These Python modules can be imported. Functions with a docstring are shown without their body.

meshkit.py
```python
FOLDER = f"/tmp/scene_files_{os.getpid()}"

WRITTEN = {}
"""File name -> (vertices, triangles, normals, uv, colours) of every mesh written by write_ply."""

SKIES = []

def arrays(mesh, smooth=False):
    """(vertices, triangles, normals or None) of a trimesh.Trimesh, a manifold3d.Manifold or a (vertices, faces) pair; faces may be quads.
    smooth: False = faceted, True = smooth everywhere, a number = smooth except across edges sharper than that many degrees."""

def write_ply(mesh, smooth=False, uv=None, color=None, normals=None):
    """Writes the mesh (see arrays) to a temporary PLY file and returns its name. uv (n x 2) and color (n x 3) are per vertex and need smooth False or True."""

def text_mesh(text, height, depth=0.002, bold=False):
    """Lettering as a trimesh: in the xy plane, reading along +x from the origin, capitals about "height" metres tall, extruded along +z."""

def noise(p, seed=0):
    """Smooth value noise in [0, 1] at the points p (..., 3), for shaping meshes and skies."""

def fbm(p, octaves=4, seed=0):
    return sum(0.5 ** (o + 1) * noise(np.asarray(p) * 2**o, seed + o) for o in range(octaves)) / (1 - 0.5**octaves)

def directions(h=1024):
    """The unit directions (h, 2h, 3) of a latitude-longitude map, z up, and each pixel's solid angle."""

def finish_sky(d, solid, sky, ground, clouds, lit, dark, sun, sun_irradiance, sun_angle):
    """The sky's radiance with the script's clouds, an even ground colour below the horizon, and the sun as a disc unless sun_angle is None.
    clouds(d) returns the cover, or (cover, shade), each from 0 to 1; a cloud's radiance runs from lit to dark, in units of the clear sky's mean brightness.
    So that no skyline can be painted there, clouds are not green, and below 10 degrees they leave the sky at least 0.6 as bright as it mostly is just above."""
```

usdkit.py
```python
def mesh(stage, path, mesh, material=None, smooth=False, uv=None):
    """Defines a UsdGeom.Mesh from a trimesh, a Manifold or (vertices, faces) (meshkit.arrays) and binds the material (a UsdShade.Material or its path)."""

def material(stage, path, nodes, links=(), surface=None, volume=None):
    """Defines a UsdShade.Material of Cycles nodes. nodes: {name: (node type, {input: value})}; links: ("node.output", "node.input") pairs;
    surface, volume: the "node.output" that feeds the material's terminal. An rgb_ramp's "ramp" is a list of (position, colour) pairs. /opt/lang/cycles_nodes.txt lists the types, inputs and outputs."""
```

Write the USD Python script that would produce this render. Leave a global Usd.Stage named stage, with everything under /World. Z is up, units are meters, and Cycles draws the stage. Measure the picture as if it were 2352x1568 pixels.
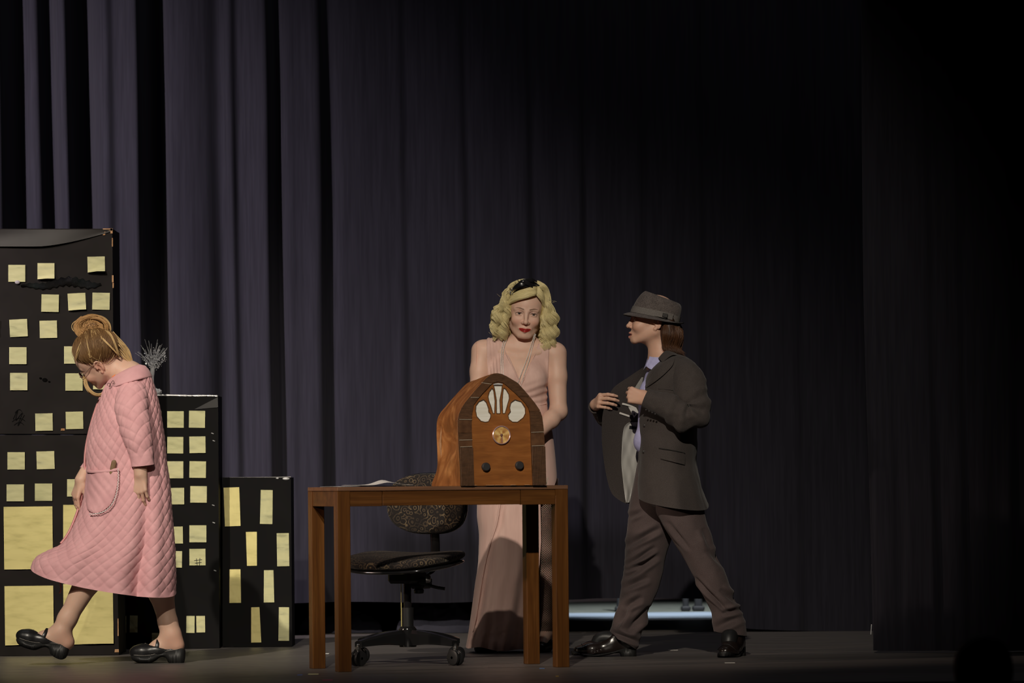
import math
import numpy as np
import trimesh
from scipy.interpolate import PchipInterpolator, CubicSpline
from pxr import Usd, UsdGeom, UsdLux, UsdShade, Sdf, Gf, Vt
import usdkit
import meshkit

stage = Usd.Stage.CreateInMemory()
UsdGeom.SetStageUpAxis(stage, UsdGeom.Tokens.z)
UsdGeom.SetStageMetersPerUnit(stage, 1.0)
UsdGeom.Xform.Define(stage, '/World')
UsdGeom.Scope.Define(stage, '/World/Looks')

# ---------------------------------------------------------------- camera
FPX, D0, HCAM, CX, YH, ROLL = 11140.0, 20.0, 0.793, 1176.0, 1098.0, math.radians(0.5)   # focal length in pixels of the 2352 wide frame, distance to the desk, camera height over the stage
cam = UsdGeom.Camera.Define(stage, '/World/camera')
cam.CreateHorizontalApertureAttr(36.0)
cam.CreateVerticalApertureAttr(24.0)
cam.CreateFocalLengthAttr(FPX / 2352.0 * 36.0)
cam.CreateVerticalApertureOffsetAttr((YH - 784.0) / 2352.0 * 36.0)
cam.CreateFStopAttr(4.5)
cam.CreateFocusDistanceAttr(21.6)
cam.CreateExposureAttr(0.0)
UsdGeom.Xformable(cam).AddTransformOp().Set(Gf.Matrix4d(math.cos(ROLL), 0, -math.sin(ROLL), 0, math.sin(ROLL), 0, math.cos(ROLL), 0, 0, -1, 0, 0, 0, -D0, HCAM, 1))


# ---------------------------------------------------------------- lights (stage lanterns out in the hall and in the left wing, one work light backstage, an added fill above the curtain)
def look_at(prim, pos, target):
    p, t = np.array(pos, float), np.array(target, float)
    z = (p - t) / np.linalg.norm(p - t)
    x = np.cross([0, 0, 1.0], z)
    x /= np.linalg.norm(x)
    y = np.cross(z, x)
    m = Gf.Matrix4d(*x, 0, *y, 0, *z, 0, *p, 1)
    UsdGeom.Xformable(prim).AddTransformOp().Set(m)


def lantern(name, pos, target, power, color, radius=0.1, cone=None, soft=0.5):
    l = UsdLux.SphereLight.Define(stage, '/World/' + name)
    l.CreateRadiusAttr(radius)
    l.CreateIntensityAttr(power / (radius * radius))
    l.CreateColorAttr(Gf.Vec3f(*color))
    if cone:
        s = UsdLux.ShapingAPI.Apply(l.GetPrim())
        s.CreateShapingConeAngleAttr(cone)
        s.CreateShapingConeSoftnessAttr(soft)
    look_at(l, pos, target)
    return l


WARM = (1.0, 0.90, 0.76)
lantern('key_lantern', (-6.2, -15.0, 11.6), (-2.55, 1.3, 1.15), 325.0, WARM, 0.11, 7.5, 1.0)
lantern('wing_lantern', (-7.4, -2.2, 5.2), (-3.0, 4.5, 1.7), 180.0, (1.0, 0.88, 0.94), 0.16, 18.0, 1.0)
lantern('boom_lantern', (-6.6, -2.6, 2.9), (-0.7, 0.2, 0.75), 21.0, (1.0, 0.78, 0.62), 0.12, 8.0, 1.0)
lantern('front_lantern', (-1.2, -17.0, 9.3), (0.02, 1.8, 1.05), 240.0, WARM, 0.10, 7.0, 1.0)
curtain_fill = UsdLux.RectLight.Define(stage, '/World/added_curtain_fill')  # unseen strip light, added only to lift the curtain out of black
curtain_fill.CreateWidthAttr(9.0)
curtain_fill.CreateHeightAttr(0.2)
curtain_fill.CreateIntensityAttr(5.2)
curtain_fill.CreateColorAttr(Gf.Vec3f(.95, .95, 1.0))
look_at(curtain_fill, (0.0, 2.4, 6.2), (0.0, 4.75, 1.4))
lantern('backstage_lamp', (1.0, 6.0, 3.2), (0.9, 8.3, 0.0), 24.0, (0.90, 0.95, 1.0), 0.1, 20.0, 0.8)


# ---------------------------------------------------------------- helpers
def U(px, py):
    """Pixel offsets from the principal point with the camera's slight roll taken out (right, down)."""
    x, y = px - CX, py - YH
    return math.cos(ROLL) * x - math.sin(ROLL) * y, math.sin(ROLL) * x + math.cos(ROLL) * y


def P(px, py, y):
    """The point at depth y (metres behind the desk's front leg) that the photograph shows at pixel (px, py)."""
    d = D0 + y
    u, v = U(px, py)
    return np.array([u * d / FPX, y, HCAM - v * d / FPX])


def floor_y(px, py):
    """How far back the stage floor lies at that pixel."""
    return FPX * HCAM / U(px, py)[1] - D0


_taken = {}


def numbered(parent, name):
    k = _taken.get((parent, name), 0)
    _taken[(parent, name)] = k + 1
    return f'{parent}/{name}' if k == 0 else f'{parent}/{name}_{k:03d}'


def tag(prim, label=None, cat=None, group=None, kind=None):
    for key, val in (('label', label), ('category', cat), ('group', group), ('kind', kind)):
        if val:
            prim.SetCustomDataByKey(key, val)
    return prim


def thing(name, label, cat, loc=(0, 0, 0), rz=0.0, group=None):
    x = UsdGeom.Xform.Define(stage, numbered('/World', name))
    x.AddTranslateOp().Set(Gf.Vec3d(*map(float, loc)))
    if rz:
        x.AddRotateZOp().Set(float(rz))
    x.loc, x.rz = np.array(loc, float), rz
    tag(x.GetPrim(), label, cat, group)
    return x


def to_local(x, v):
    v = np.asarray(v, float) - x.loc
    if x.rz:
        a = math.radians(-x.rz)
        v = v @ np.array([[math.cos(a), -math.sin(a), 0], [math.sin(a), math.cos(a), 0], [0, 0, 1]]).T
    return v


def put(parent, name, mesh, mat, smooth=35, label=None, cat=None, kind=None, group=None, colors=None, world=None, uv=None):
    """One Mesh prim. parent: None (top level), an Xform made by thing(), or a Mesh. world: the thing whose frame takes the world coordinates given."""
    v, f = (np.asarray(mesh.vertices, float), np.asarray(mesh.faces)) if hasattr(mesh, 'faces') else (np.asarray(mesh[0], float), np.asarray(mesh[1]))
    if world is not None:
        v = to_local(world, v)
    base = '/World' if parent is None else str(parent.GetPath())
    m = usdkit.mesh(stage, numbered(base, name), (v, f), mat, smooth=True if colors is not None else smooth, uv=uv)
    if colors is not None:
        UsdGeom.PrimvarsAPI(m).CreatePrimvar('tint', Sdf.ValueTypeNames.Color3fArray, 'vertex').Set(Vt.Vec3fArray.FromNumpy(np.asarray(colors, np.float32)))
    tag(m.GetPrim(), label, cat, group, kind)
    return m


def put_curves(parent, name, strands, widths, mat, world=None, kind=None, label=None):
    """BasisCurves: strands is a list of (n, 3) arrays, widths one number or a list of arrays."""
    pts = np.vstack(strands)
    if world is not None:
        pts = to_local(world, pts)
    c = UsdGeom.BasisCurves.Define(stage, numbered(str(parent.GetPath()), name))
    c.CreateTypeAttr('cubic')
    c.CreateBasisAttr('catmullRom')
    c.CreateWrapAttr('pinned')
    c.CreatePointsAttr(Vt.Vec3fArray.FromNumpy(pts.astype(np.float32)))
    c.CreateCurveVertexCountsAttr(Vt.IntArray([len(s) for s in strands]))
    w = np.full(len(pts), widths, np.float32) if isinstance(widths, float) else np.concatenate(widths).astype(np.float32)
    c.CreateWidthsAttr(Vt.FloatArray.FromNumpy(w))
    c.SetWidthsInterpolation('vertex')
    UsdShade.MaterialBindingAPI.Apply(c.GetPrim()).Bind(mat)
    tag(c.GetPrim(), label, None, None, kind)
    return c


def T(mesh, loc=(0, 0, 0), rot=None):
    m = mesh.copy()
    if rot is not None:
        m.apply_transform(trimesh.transformations.euler_matrix(*[math.radians(a) for a in rot]))
    m.apply_translation(loc)
    return m


def cat(*ms):
    ms = ms[0] if len(ms) == 1 and isinstance(ms[0], (list, tuple)) else ms
    return trimesh.util.concatenate([m if hasattr(m, 'faces') else trimesh.Trimesh(m[0], m[1], process=False) for m in ms])


def rbox(sx, sy, sz, r=0.003, loc=(0, 0, 0), rot=None):
    """A box with chamfered edges, centred on loc."""
    r = min(r, sx * .45, sy * .45, sz * .45)
    pts = []
    for a in (-1, 1):
        for b in (-1, 1):
            for c in (-1, 1):
                for k in range(3):
                    i = [r, r, r]
                    i[k] = 0
                    pts.append((a * (sx / 2 - i[0]), b * (sy / 2 - i[1]), c * (sz / 2 - i[2])))
    return T(trimesh.convex.convex_hull(np.array(pts)), loc, rot)


def cyl(r, h, loc=(0, 0, 0), rot=None, n=28):
    return T(trimesh.creation.cylinder(radius=r, height=h, sections=n), loc, rot)


def lathe(profile, n=36, loc=(0, 0, 0), rot=None):
    return T(trimesh.creation.revolve(np.array(profile, float), sections=n), loc, rot)


def grid_faces(n, m, close_u=False):
    """Triangles of an n x m grid of vertices (row major); close_u joins the last column to the first."""
    i, j = np.meshgrid(np.arange(n - 1), np.arange(m if close_u else m - 1), indexing='ij')
    a, b = i * m + j, i * m + (j + 1) % m
    c, d = (i + 1) * m + (j + 1) % m, (i + 1) * m + j
    return np.vstack([np.stack([a, b, c], -1).reshape(-1, 3), np.stack([a, c, d], -1).reshape(-1, 3)])


def sweep(path, radius, n=10, flat=None, up=None, caps=True):
    """A tube along path; radius per point; flat: second radius (an elliptical section) along the frame's second axis."""
    p = np.asarray(path, float)
    r = np.broadcast_to(np.asarray(radius, float), (len(p),))
    r2 = r if flat is None else np.broadcast_to(np.asarray(flat, float), (len(p),))
    t = np.gradient(p, axis=0)
    t /= np.linalg.norm(t, axis=1, keepdims=True) + 1e-12
    a = np.array(up if up is not None else ([0, 0, 1.0] if abs(t[0, 2]) < .9 else [1.0, 0, 0]), float)
    A = []
    for k in range(len(p)):
        a = a - t[k] * (a @ t[k])
        a /= np.linalg.norm(a) + 1e-12
        A.append(a)
    A = np.array(A)
    B = np.cross(t, A)
    ang = np.arange(n) * 2 * np.pi / n
    v = p[:, None] + r2[:, None, None] * np.cos(ang)[None, :, None] * A[:, None] + r[:, None, None] * np.sin(ang)[None, :, None] * B[:, None]
    f = grid_faces(len(p), n, True)
    v = v.reshape(-1, 3)
    if caps:
        v = np.vstack([v, p[:1], p[-1:]])
        e = len(v)
        j = np.arange(n)
        f = np.vstack([f, np.stack([np.full(n, e - 2), (j + 1) % n, j], 1), np.stack([np.full(n, e - 1), (len(p) - 1) * n + j, (len(p) - 1) * n + (j + 1) % n], 1)])
    m = trimesh.Trimesh(v, f, process=False)
    if m.volume < 0:
        m.invert()
    return m


def spline(pts, n, close=False):
    """A smooth curve through the points, n samples by chord length."""
    p = np.asarray(pts, float)
    if close:
        p = np.vstack([p, p[:1]])
    s = np.concatenate([[0], np.cumsum(np.linalg.norm(np.diff(p, axis=0), axis=1))])
    if close:
        return CubicSpline(s, p, bc_type='periodic')(np.linspace(0, s[-1], n, endpoint=False))
    return (CubicSpline(s, p) if len(p) > 2 else lambda q: p[0] + (p[1] - p[0]) * (q / s[-1])[:, None])(np.linspace(0, s[-1], n))


def keyed(keys, t):
    """Rows (t, values...) interpolated monotonically."""
    k = np.asarray(keys, float)
    return PchipInterpolator(k[:, 0], k[:, 1:])(t)


def thick_grid(front, t, mask=None):
    """A sheet of cloth or card: the grid of points front (n, m, 3) given thickness t behind it, edges closed. t may be a vector."""
    n, m, _ = front.shape
    if np.ndim(t) == 0:
        du, dv = np.gradient(front, axis=0), np.gradient(front, axis=1)
        nrm = np.cross(du, dv)
        nrm /= np.linalg.norm(nrm, axis=-1, keepdims=True) + 1e-12
        back = front + nrm * t
    else:
        back = front + np.asarray(t, float)
    v = np.vstack([front.reshape(-1, 3), back.reshape(-1, 3)])
    f = grid_faces(n, m)
    N = n * m
    rim = np.concatenate([np.arange(m), np.arange(1, n) * m + m - 1, (n - 1) * m + np.arange(m - 2, -1, -1), np.arange(n - 2, -1, -1) * m])
    a, b = rim[:-1], rim[1:]
    side = np.vstack([np.stack([a, b, b + N], 1), np.stack([a, b + N, a + N], 1)])
    mesh = trimesh.Trimesh(v, np.vstack([f[:, ::-1], f + N, side]), process=False)
    if mesh.volume < 0:
        mesh.invert()
    return mesh


def extrude(poly, depth, loc=(0, 0, 0)):
    """A shapely polygon given in (x, z), standing upright; its front face at y = loc[1], its back depth behind."""
    m = trimesh.creation.extrude_polygon(poly, depth, engine='earcut')
    v = np.array(m.vertices)
    m = trimesh.Trimesh(np.stack([v[:, 0], v[:, 2], v[:, 1]], 1) + np.array(loc), np.array(m.faces)[:, ::-1], process=False)
    return m


# ---------------------------------------------------------------- implicit surfaces: smooth unions meshed by surface nets (bodies)
class Field:
    def __init__(self, axes):
        self.ax = [np.asarray(a, np.float32) for a in axes]
        self.g = np.full([len(a) for a in self.ax], 0.06, np.float32)
        self.R, self.o = np.eye(3), np.zeros(3)

    def frame(self, R=None, o=None, s=1.0):
        self.R = np.eye(3) if R is None else np.asarray(R, float)   # columns: local axes in the world
        self.o = np.zeros(3) if o is None else np.asarray(o, float)
        self.s = s
        return self

    s = 1.0

    def W(self, p):
        return np.asarray(p, float) * self.s @ self.R.T + self.o

    def _near(self, lo, hi):
        sl = [slice(int(np.searchsorted(a, l)), int(np.searchsorted(a, h))) for a, l, h in zip(self.ax, lo, hi)]
        if any(s.stop - s.start < 1 for s in sl):
            return None, None
        X = np.stack(np.meshgrid(*[a[s] for a, s in zip(self.ax, sl)], indexing='ij'), -1)
        return tuple(sl), X

    def _mix(self, sl, d, k, sub):
        a = self.g[sl]
        if sub:
            d = -d
            h = np.maximum(k - np.abs(a - d), 0) / k
            self.g[sl] = np.maximum(a, d) + h * h * k * .25
        else:
            h = np.maximum(k - np.abs(a - d), 0) / k
            self.g[sl] = np.minimum(a, d) - h * h * k * .25

    def cap(self, a, b, ra, rb=None, k=0.012, sub=False, flat=None):
        """A tapered capsule; flat=(axis, factor) squeezes its section along a local axis."""
        rb = ra if rb is None else rb
        s = self.s
        A, B = self.W(a), self.W(b)
        ra, rb, k = ra * s, rb * s, k * s
        m = max(ra, rb) + k + .004
        sl, X = self._near(np.minimum(A, B) - m, np.maximum(A, B) + m)
        if sl is None:
            return self
        ab = (B - A).astype(np.float32)
        ap = X - A.astype(np.float32)
        t = np.clip(ap @ ab / max(float(ab @ ab), 1e-12), 0, 1)
        q = ap - t[..., None] * ab
        if flat is not None:
            ax = (self.R @ np.asarray(flat[0], float)).astype(np.float32)
            q = q + ((q @ ax) * (1 / flat[1] - 1))[..., None] * ax
        self._mix(sl, np.linalg.norm(q, axis=-1) - (ra + (rb - ra) * t), k, sub)
        return self

    def chain(self, pts, radii, k=0.012, flat=None):
        for i in range(len(pts) - 1):
            self.cap(pts[i], pts[i + 1], radii[i], radii[i + 1], k, flat=flat)
        return self

    def ell(self, c, r, k=0.012, sub=False, rot=None):
        """An ellipsoid; rot: Euler degrees in the local frame."""
        s = self.s
        C, r, k = self.W(c), np.asarray(r, float) * s, k * s
        R = self.R if rot is None else self.R @ trimesh.transformations.euler_matrix(*[math.radians(x) for x in rot])[:3, :3]
        ext = np.sqrt(((R * r) ** 2).sum(1)) + k + .004
        sl, X = self._near(C - ext, C + ext)
        if sl is None:
            return self
        q = (X - C.astype(np.float32)) @ R.astype(np.float32)
        k0 = np.linalg.norm(q / r.astype(np.float32), axis=-1)
        k1 = np.linalg.norm(q / (r * r).astype(np.float32), axis=-1)
        self._mix(sl, k0 * (k0 - 1) / np.maximum(k1, 1e-6), k, sub)
        return self

    def planes(self, lo, hi, halfs, k=.006, sub=True):
        """The meet of half spaces (point, outward normal), worked inside the box lo..hi."""
        sl, X = self._near(np.minimum(lo, hi), np.maximum(lo, hi))
        d = None
        for p, nn in halfs:
            nn = np.asarray(nn, np.float32) / np.float32(np.linalg.norm(nn))
            e = (X - np.asarray(p, np.float32)) @ nn
            d = e if d is None else np.maximum(d, e)
        self._mix(sl, d, k, sub)
        return self

    def mesh(self, smooth=2):
        g, (ax, ay, az) = self.g, self.ax
        s = g < 0
        n0, n1, n2 = g.shape
        c = s[:-1, :-1, :-1].astype(np.int8)
        for i, j, k in list(np.ndindex(2, 2, 2))[1:]:
            c = c + s[i:n0 - 1 + i, j:n1 - 1 + j, k:n2 - 1 + k]
        act = (c > 0) & (c < 8)
        idx = np.argwhere(act)
        ids = np.full(act.shape, -1, np.int32)
        ids[tuple(idx.T)] = np.arange(len(idx))
        acc, cnt = np.zeros((len(idx), 3)), np.zeros(len(idx))
        corner = {o: g[idx[:, 0] + o[0], idx[:, 1] + o[1], idx[:, 2] + o[2]] for o in np.ndindex(2, 2, 2)}
        for o in np.ndindex(2, 2, 2):
            for d in range(3):
                if o[d]:
                    continue
                e = list(o)
                e[d] = 1
                a, b = corner[o], corner[tuple(e)]
                x = (a < 0) != (b < 0)
                t = np.where(x, a / np.where(x, a - b, 1), 0)
                q = np.tile(np.array(o, float), (len(idx), 1))
                q[:, d] = t
                acc += np.where(x[:, None], q, 0)
                cnt += x
        q = acc / cnt[:, None]
        v = np.stack([A[idx[:, i]] + q[:, i] * (A[idx[:, i] + 1] - A[idx[:, i]]) for i, A in enumerate((ax, ay, az))], 1)
        F = []
        for d in range(3):
            u, w = (d + 1) % 3, (d + 2) % 3
            lo, hi = [slice(1, -1)] * 3, [slice(1, -1)] * 3
            lo[d], hi[d] = slice(0, -1), slice(1, None)
            x = s[tuple(lo)] != s[tuple(hi)]
            e = np.argwhere(x)
            for m in (u, w):
                e[:, m] += 1
            inside = s[tuple(e.T)]
            def at(du, dw):
                z = e.copy()
                z[:, u] -= du
                z[:, w] -= dw
                return ids[tuple(z.T)]
            A_, B_, C_, D_ = at(1, 1), at(0, 1), at(0, 0), at(1, 0)
            quad = np.stack([A_, B_, C_, D_], 1)
            quad[~inside] = quad[~inside][:, ::-1]
            F.append(quad)
        quad = np.vstack(F)
        f = np.vstack([quad[:, [0, 1, 2]], quad[:, [0, 2, 3]]])
        m = trimesh.Trimesh(v, f, process=False)
        for _ in range(smooth):   # light Laplacian passes even out the nets
            import scipy.sparse as sp
            e = m.edges_unique
            L = sp.coo_matrix((np.ones(2 * len(e)), (np.r_[e[:, 0], e[:, 1]], np.r_[e[:, 1], e[:, 0]])), shape=(len(v), len(v))).tocsr()
            deg = np.asarray(L.sum(1)).ravel()
            for lam in (.5, -.52):
                v = v + lam * (L @ v / np.maximum(deg, 1)[:, None] - v)
            m = trimesh.Trimesh(v, f, process=False)
        return m


def axis(lo, hi, coarse, fine, spans):
    """Grid coordinates from lo to hi: spacing fine inside the spans, coarse outside."""
    out = [lo]
    while out[-1] < hi:
        x = out[-1]
        out.append(x + (fine if any(a - coarse <= x <= b for a, b in spans) else coarse))
    return np.array(out)


# ---------------------------------------------------------------- materials
def M(name, nodes, links=(), surface='p.BSDF'):
    return usdkit.material(stage, '/World/Looks/' + name, nodes, links, surface=surface)


def plain(name, color, rough=0.6, spec=0.4, **kw):
    return M(name, {'p': ('principled_bsdf', dict(base_color=color, roughness=rough, specular_ior_level=spec, **kw))})


def mottled(name, c1, c2, scale=30.0, rough=0.7, spec=0.3, bump=0.0, bscale=None, stretch=(1, 1, 1), detail=4.0, **kw):
    """Two colours mixed by noise in object space, with optional fine bump."""
    nodes = {'t': ('texture_coordinate', {}), 'm': ('mapping', {'scale': stretch}), 'n': ('noise_texture', {'scale': scale, 'detail': detail}),
             'r': ('rgb_ramp', {'ramp': [(0.3, c1), (0.7, c2)]}), 'p': ('principled_bsdf', dict(roughness=rough, specular_ior_level=spec, **kw))}
    links = [('t.object', 'm.vector'), ('m.vector', 'n.vector'), ('n.fac', 'r.fac'), ('r.color', 'p.base_color')]
    if bump:
        nodes['n2'] = ('noise_texture', {'scale': bscale or scale * 4, 'detail': 3.0})
        nodes['b'] = ('bump', {'strength': bump, 'distance': 0.002})
        links += [('m.vector', 'n2.vector'), ('n2.fac', 'b.height'), ('b.normal', 'p.normal')]
    return M(name, nodes, links)
# ================================================================ the stage: floor, curtains, back wall
from shapely.geometry import Polygon, Point, box as sbox
from shapely import affinity
rng = np.random.default_rng(7)

m_floor = M('stage_floor', {
    'g': ('geometry', {}), 'mp': ('mapping', {'scale': (0.8, 9.0, 1.0)}), 'n': ('noise_texture', {'scale': 1.6, 'detail': 6.0, 'roughness': 0.65}),
    'mp2': ('mapping', {'scale': (3.0, 40.0, 1.0)}), 'n2': ('noise_texture', {'scale': 2.0, 'detail': 4.0}),
    'r': ('rgb_ramp', {'ramp': [(0.30, (.085, .075, .072)), (0.55, (.125, .112, .106)), (0.75, (.17, .152, .142))]}),
    'r2': ('rgb_ramp', {'ramp': [(0.3, (.32, .32, .32)), (0.7, (.55, .55, .55))]}), 'b': ('bump', {'strength': .25, 'distance': .002}),
    'p': ('principled_bsdf', dict(specular_ior_level=.35))},
    [('g.position', 'mp.vector'), ('mp.vector', 'n.vector'), ('g.position', 'mp2.vector'), ('mp2.vector', 'n2.vector'), ('n.fac', 'r.fac'), ('r.color', 'p.base_color'),
     ('n2.fac', 'r2.fac'), ('r2.color', 'p.roughness'), ('n2.fac', 'b.height'), ('b.normal', 'p.normal')])
put(None, 'floor', rbox(16, 17.3, .2, .01, (0, 7.25, -.1)), m_floor, smooth=False, kind='structure')
m_black = plain('black_wall', (.012, .012, .013), .9, .1)
put(None, 'wall_back', rbox(16, .2, 6, .01, (0, 15.8, 3)), m_black, smooth=False, kind='structure')
put(None, 'floor_auditorium', rbox(20, 12, .2, .01, (0, -7.5, -1.05)), m_black, smooth=False, kind='structure')
put(None, 'trim_1', rbox(16, .1, .95, .01, (0, -1.46, -.475)), m_black, smooth=False, kind='structure')

m_curtain = M('black_velour', {
    't': ('texture_coordinate', {}), 'mp': ('mapping', {'scale': (60.0, 60.0, 3.0)}), 'n': ('noise_texture', {'scale': 1.0, 'detail': 4.0}),
    'r': ('rgb_ramp', {'ramp': [(0.3, (.0130, .0124, .0172)), (0.7, (.0185, .0178, .0245))]}),
    'p': ('principled_bsdf', dict(roughness=.95, specular_ior_level=.08, sheen_weight=.10, sheen_roughness=.5, sheen_tint=(.55, .52, .62)))},
    [('t.object', 'mp.vector'), ('mp.vector', 'n.vector'), ('n.fac', 'r.fac'), ('r.color', 'p.base_color')])


def curtain(label, keys, y0, hem, top=4.6, slant=0.012, n=900, seed=0, soft=9.0):
    """keys: (image column, metres towards the camera) along the folds; hem: (column, height of the hem over the floor)."""
    k = np.array(keys, float)
    px = np.linspace(k[0, 0], k[-1, 0], n)
    d = PchipInterpolator(k[:, 0], k[:, 1])(px)
    kk = np.exp(-(np.arange(-12, 13) * (px[1] - px[0]) / soft) ** 2)
    d = np.convolve(np.pad(d, 12, mode='edge'), kk / kk.sum(), 'valid')
    h = keyed(hem, px)[:, 0]
    rows = 46
    G = np.zeros((rows, n, 3))
    x0 = (px - CX) * (D0 + y0) / FPX
    for i in range(rows):
        t = i / (rows - 1)
        z = h * t + top * (1 - t)
        wob = meshkit.fbm(np.stack([x0 * 1.3 + seed, z * .35, z * 0], -1), 3) - .5
        wob2 = meshkit.fbm(np.stack([x0 * 7 + seed, z * .8, z * 0 + 3], -1), 2) - .5
        G[i] = np.stack([x0 - (z - 1.5) * slant + .05 * wob, y0 - d * np.interp(px, [650, 1000], [.85, .5]) * (.88 + .22 * t) - .05 * wob - .016 * wob2, z], -1)
    G[-2:, :, 1] -= .006   # the hem's weighted fold
    mesh = thick_grid(G, (0, .004, 0))
    return put(None, 'stage_curtain', mesh, m_curtain, smooth=60, label=label, cat='curtain')


A = [(-260, .02), (-200, -.1), (-150, .08), (-90, -.08), (-60, .04), (14, .10), (24, .02), (52, -.13), (74, -.07), (98, -.02), (108, -.09), (132, -.16), (140, -.01), (146, .0), (167, .045),
     (178, -.08), (212, -.18), (224, -.05), (262, .10), (272, .06), (335, .17), (344, .04), (378, -.16), (388, -.03), (402, .06), (440, .075), (482, .05), (518, -.02), (534, .03), (544, .055),
     (552, .0), (586, .06), (624, .13), (634, .05), (648, -.01), (655, .03), (668, .075), (690, .07), (738, .10), (752, .045), (768, .0), (780, .035), (790, .05), (830, .055), (864, .045),
     (905, .045), (930, .055), (938, .02), (960, .03), (1020, .045), (1070, .06), (1084, .01), (1100, .03), (1180, .06), (1222, .07), (1232, .0), (1250, .03), (1300, .04), (1338, .075),
     (1350, .0), (1380, .03), (1420, .02), (1475, .06), (1486, .01), (1540, .035), (1612, .06), (1624, .0), (1700, .01), (1740, .02), (1830, .06), (1848, .01), (1900, .02), (1960, .05), (1990, .06), (2010, -.02), (2100, .03), (2180, .0), (2300, .05), (2420, .0), (2560, .04)]
Y_CUR = 4.72
curtain('wide black pleated stage curtain closing off the back of the stage', A, Y_CUR,
        [(-260, .02), (560, .06), (640, .165), (800, .172), (1000, .162), (1130, .168), (1300, .172), (1400, .178), (1640, .168), (1700, .02), (1740, .012), (1960, .0), (2560, .01)], n=1100)
B = [(1994, -.02), (2006, .06), (2040, .05), (2064, .02), (2072, .05), (2110, .04), (2136, .055), (2148, .0), (2176, .03), (2208, .045), (2216, .0), (2260, .03), (2300, .02), (2322, .05), (2340, .0), (2400, .05), (2460, .01), (2540, .04), (2640, .0)]
Y_LEG = floor_y(2060, 1499)
leg_curtain = curtain('narrow black side curtain hanging nearest at the far right edge', B, Y_LEG, [(1990, .012), (2640, .0)], n=420, seed=9, slant=.004)

put(leg_curtain, 'hem_tag', T(rbox(.004, .003, .046, .001), P(2001, 1445, Y_LEG - .07), (0, 4, 0)), plain('white_tag', (.6, .6, .6), .7, .2), smooth=False, label='small white tag on the curtain edge near the floor')
C_ = [(560, .0), (600, .05), (640, .0), (690, .05), (740, .0), (800, .06), (850, .0), (900, .05), (960, .0), (1020, .05), (1090, .0), (1150, .05), (1210, .0), (1260, .04)]
curtain('second black curtain hanging backstage, seen only under the raised hem behind the desk', C_, 5.75, [(560, .0), (1260, .0)], n=200, seed=4)

# what shows under the raised hem: a pale board painted for spilt light, dark cloth and the feet of something parked there
m_light_spill = mottled('painted_light_spill', (.26, .32, .40), (.42, .50, .60), 6.0, .45, .4, stretch=(1, 8, 1))  # pale blue colour stands for light spilt on the floor backstage
m_drab = mottled('drab_carpet', (.11, .12, .10), (.20, .21, .18), 9.0, .9, .1, stretch=(1, 4, 1))
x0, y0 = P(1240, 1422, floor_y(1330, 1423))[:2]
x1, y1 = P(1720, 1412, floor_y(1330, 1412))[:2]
put(None, 'light_spill_board', rbox(x1 - x0, y1 - y0, .012, .004, ((x0 + x1) / 2, (y0 + y1) / 2, .006)), m_light_spill, smooth=False, label='pale blue board painted as light spilt on the backstage floor under the raised curtain hem', cat='painted light spill')
put(None, 'backstage_carpet', rbox(x1 - x0 + .4, 2.6, .01, .004, ((x0 + x1) / 2, y1 + 1.34, .005)), m_drab, smooth=False, label='drab grey green carpet lying behind the pale strip backstage', cat='carpet')
m_dark = plain('dark_plastic', (.02, .02, .022), .5, .4)
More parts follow.
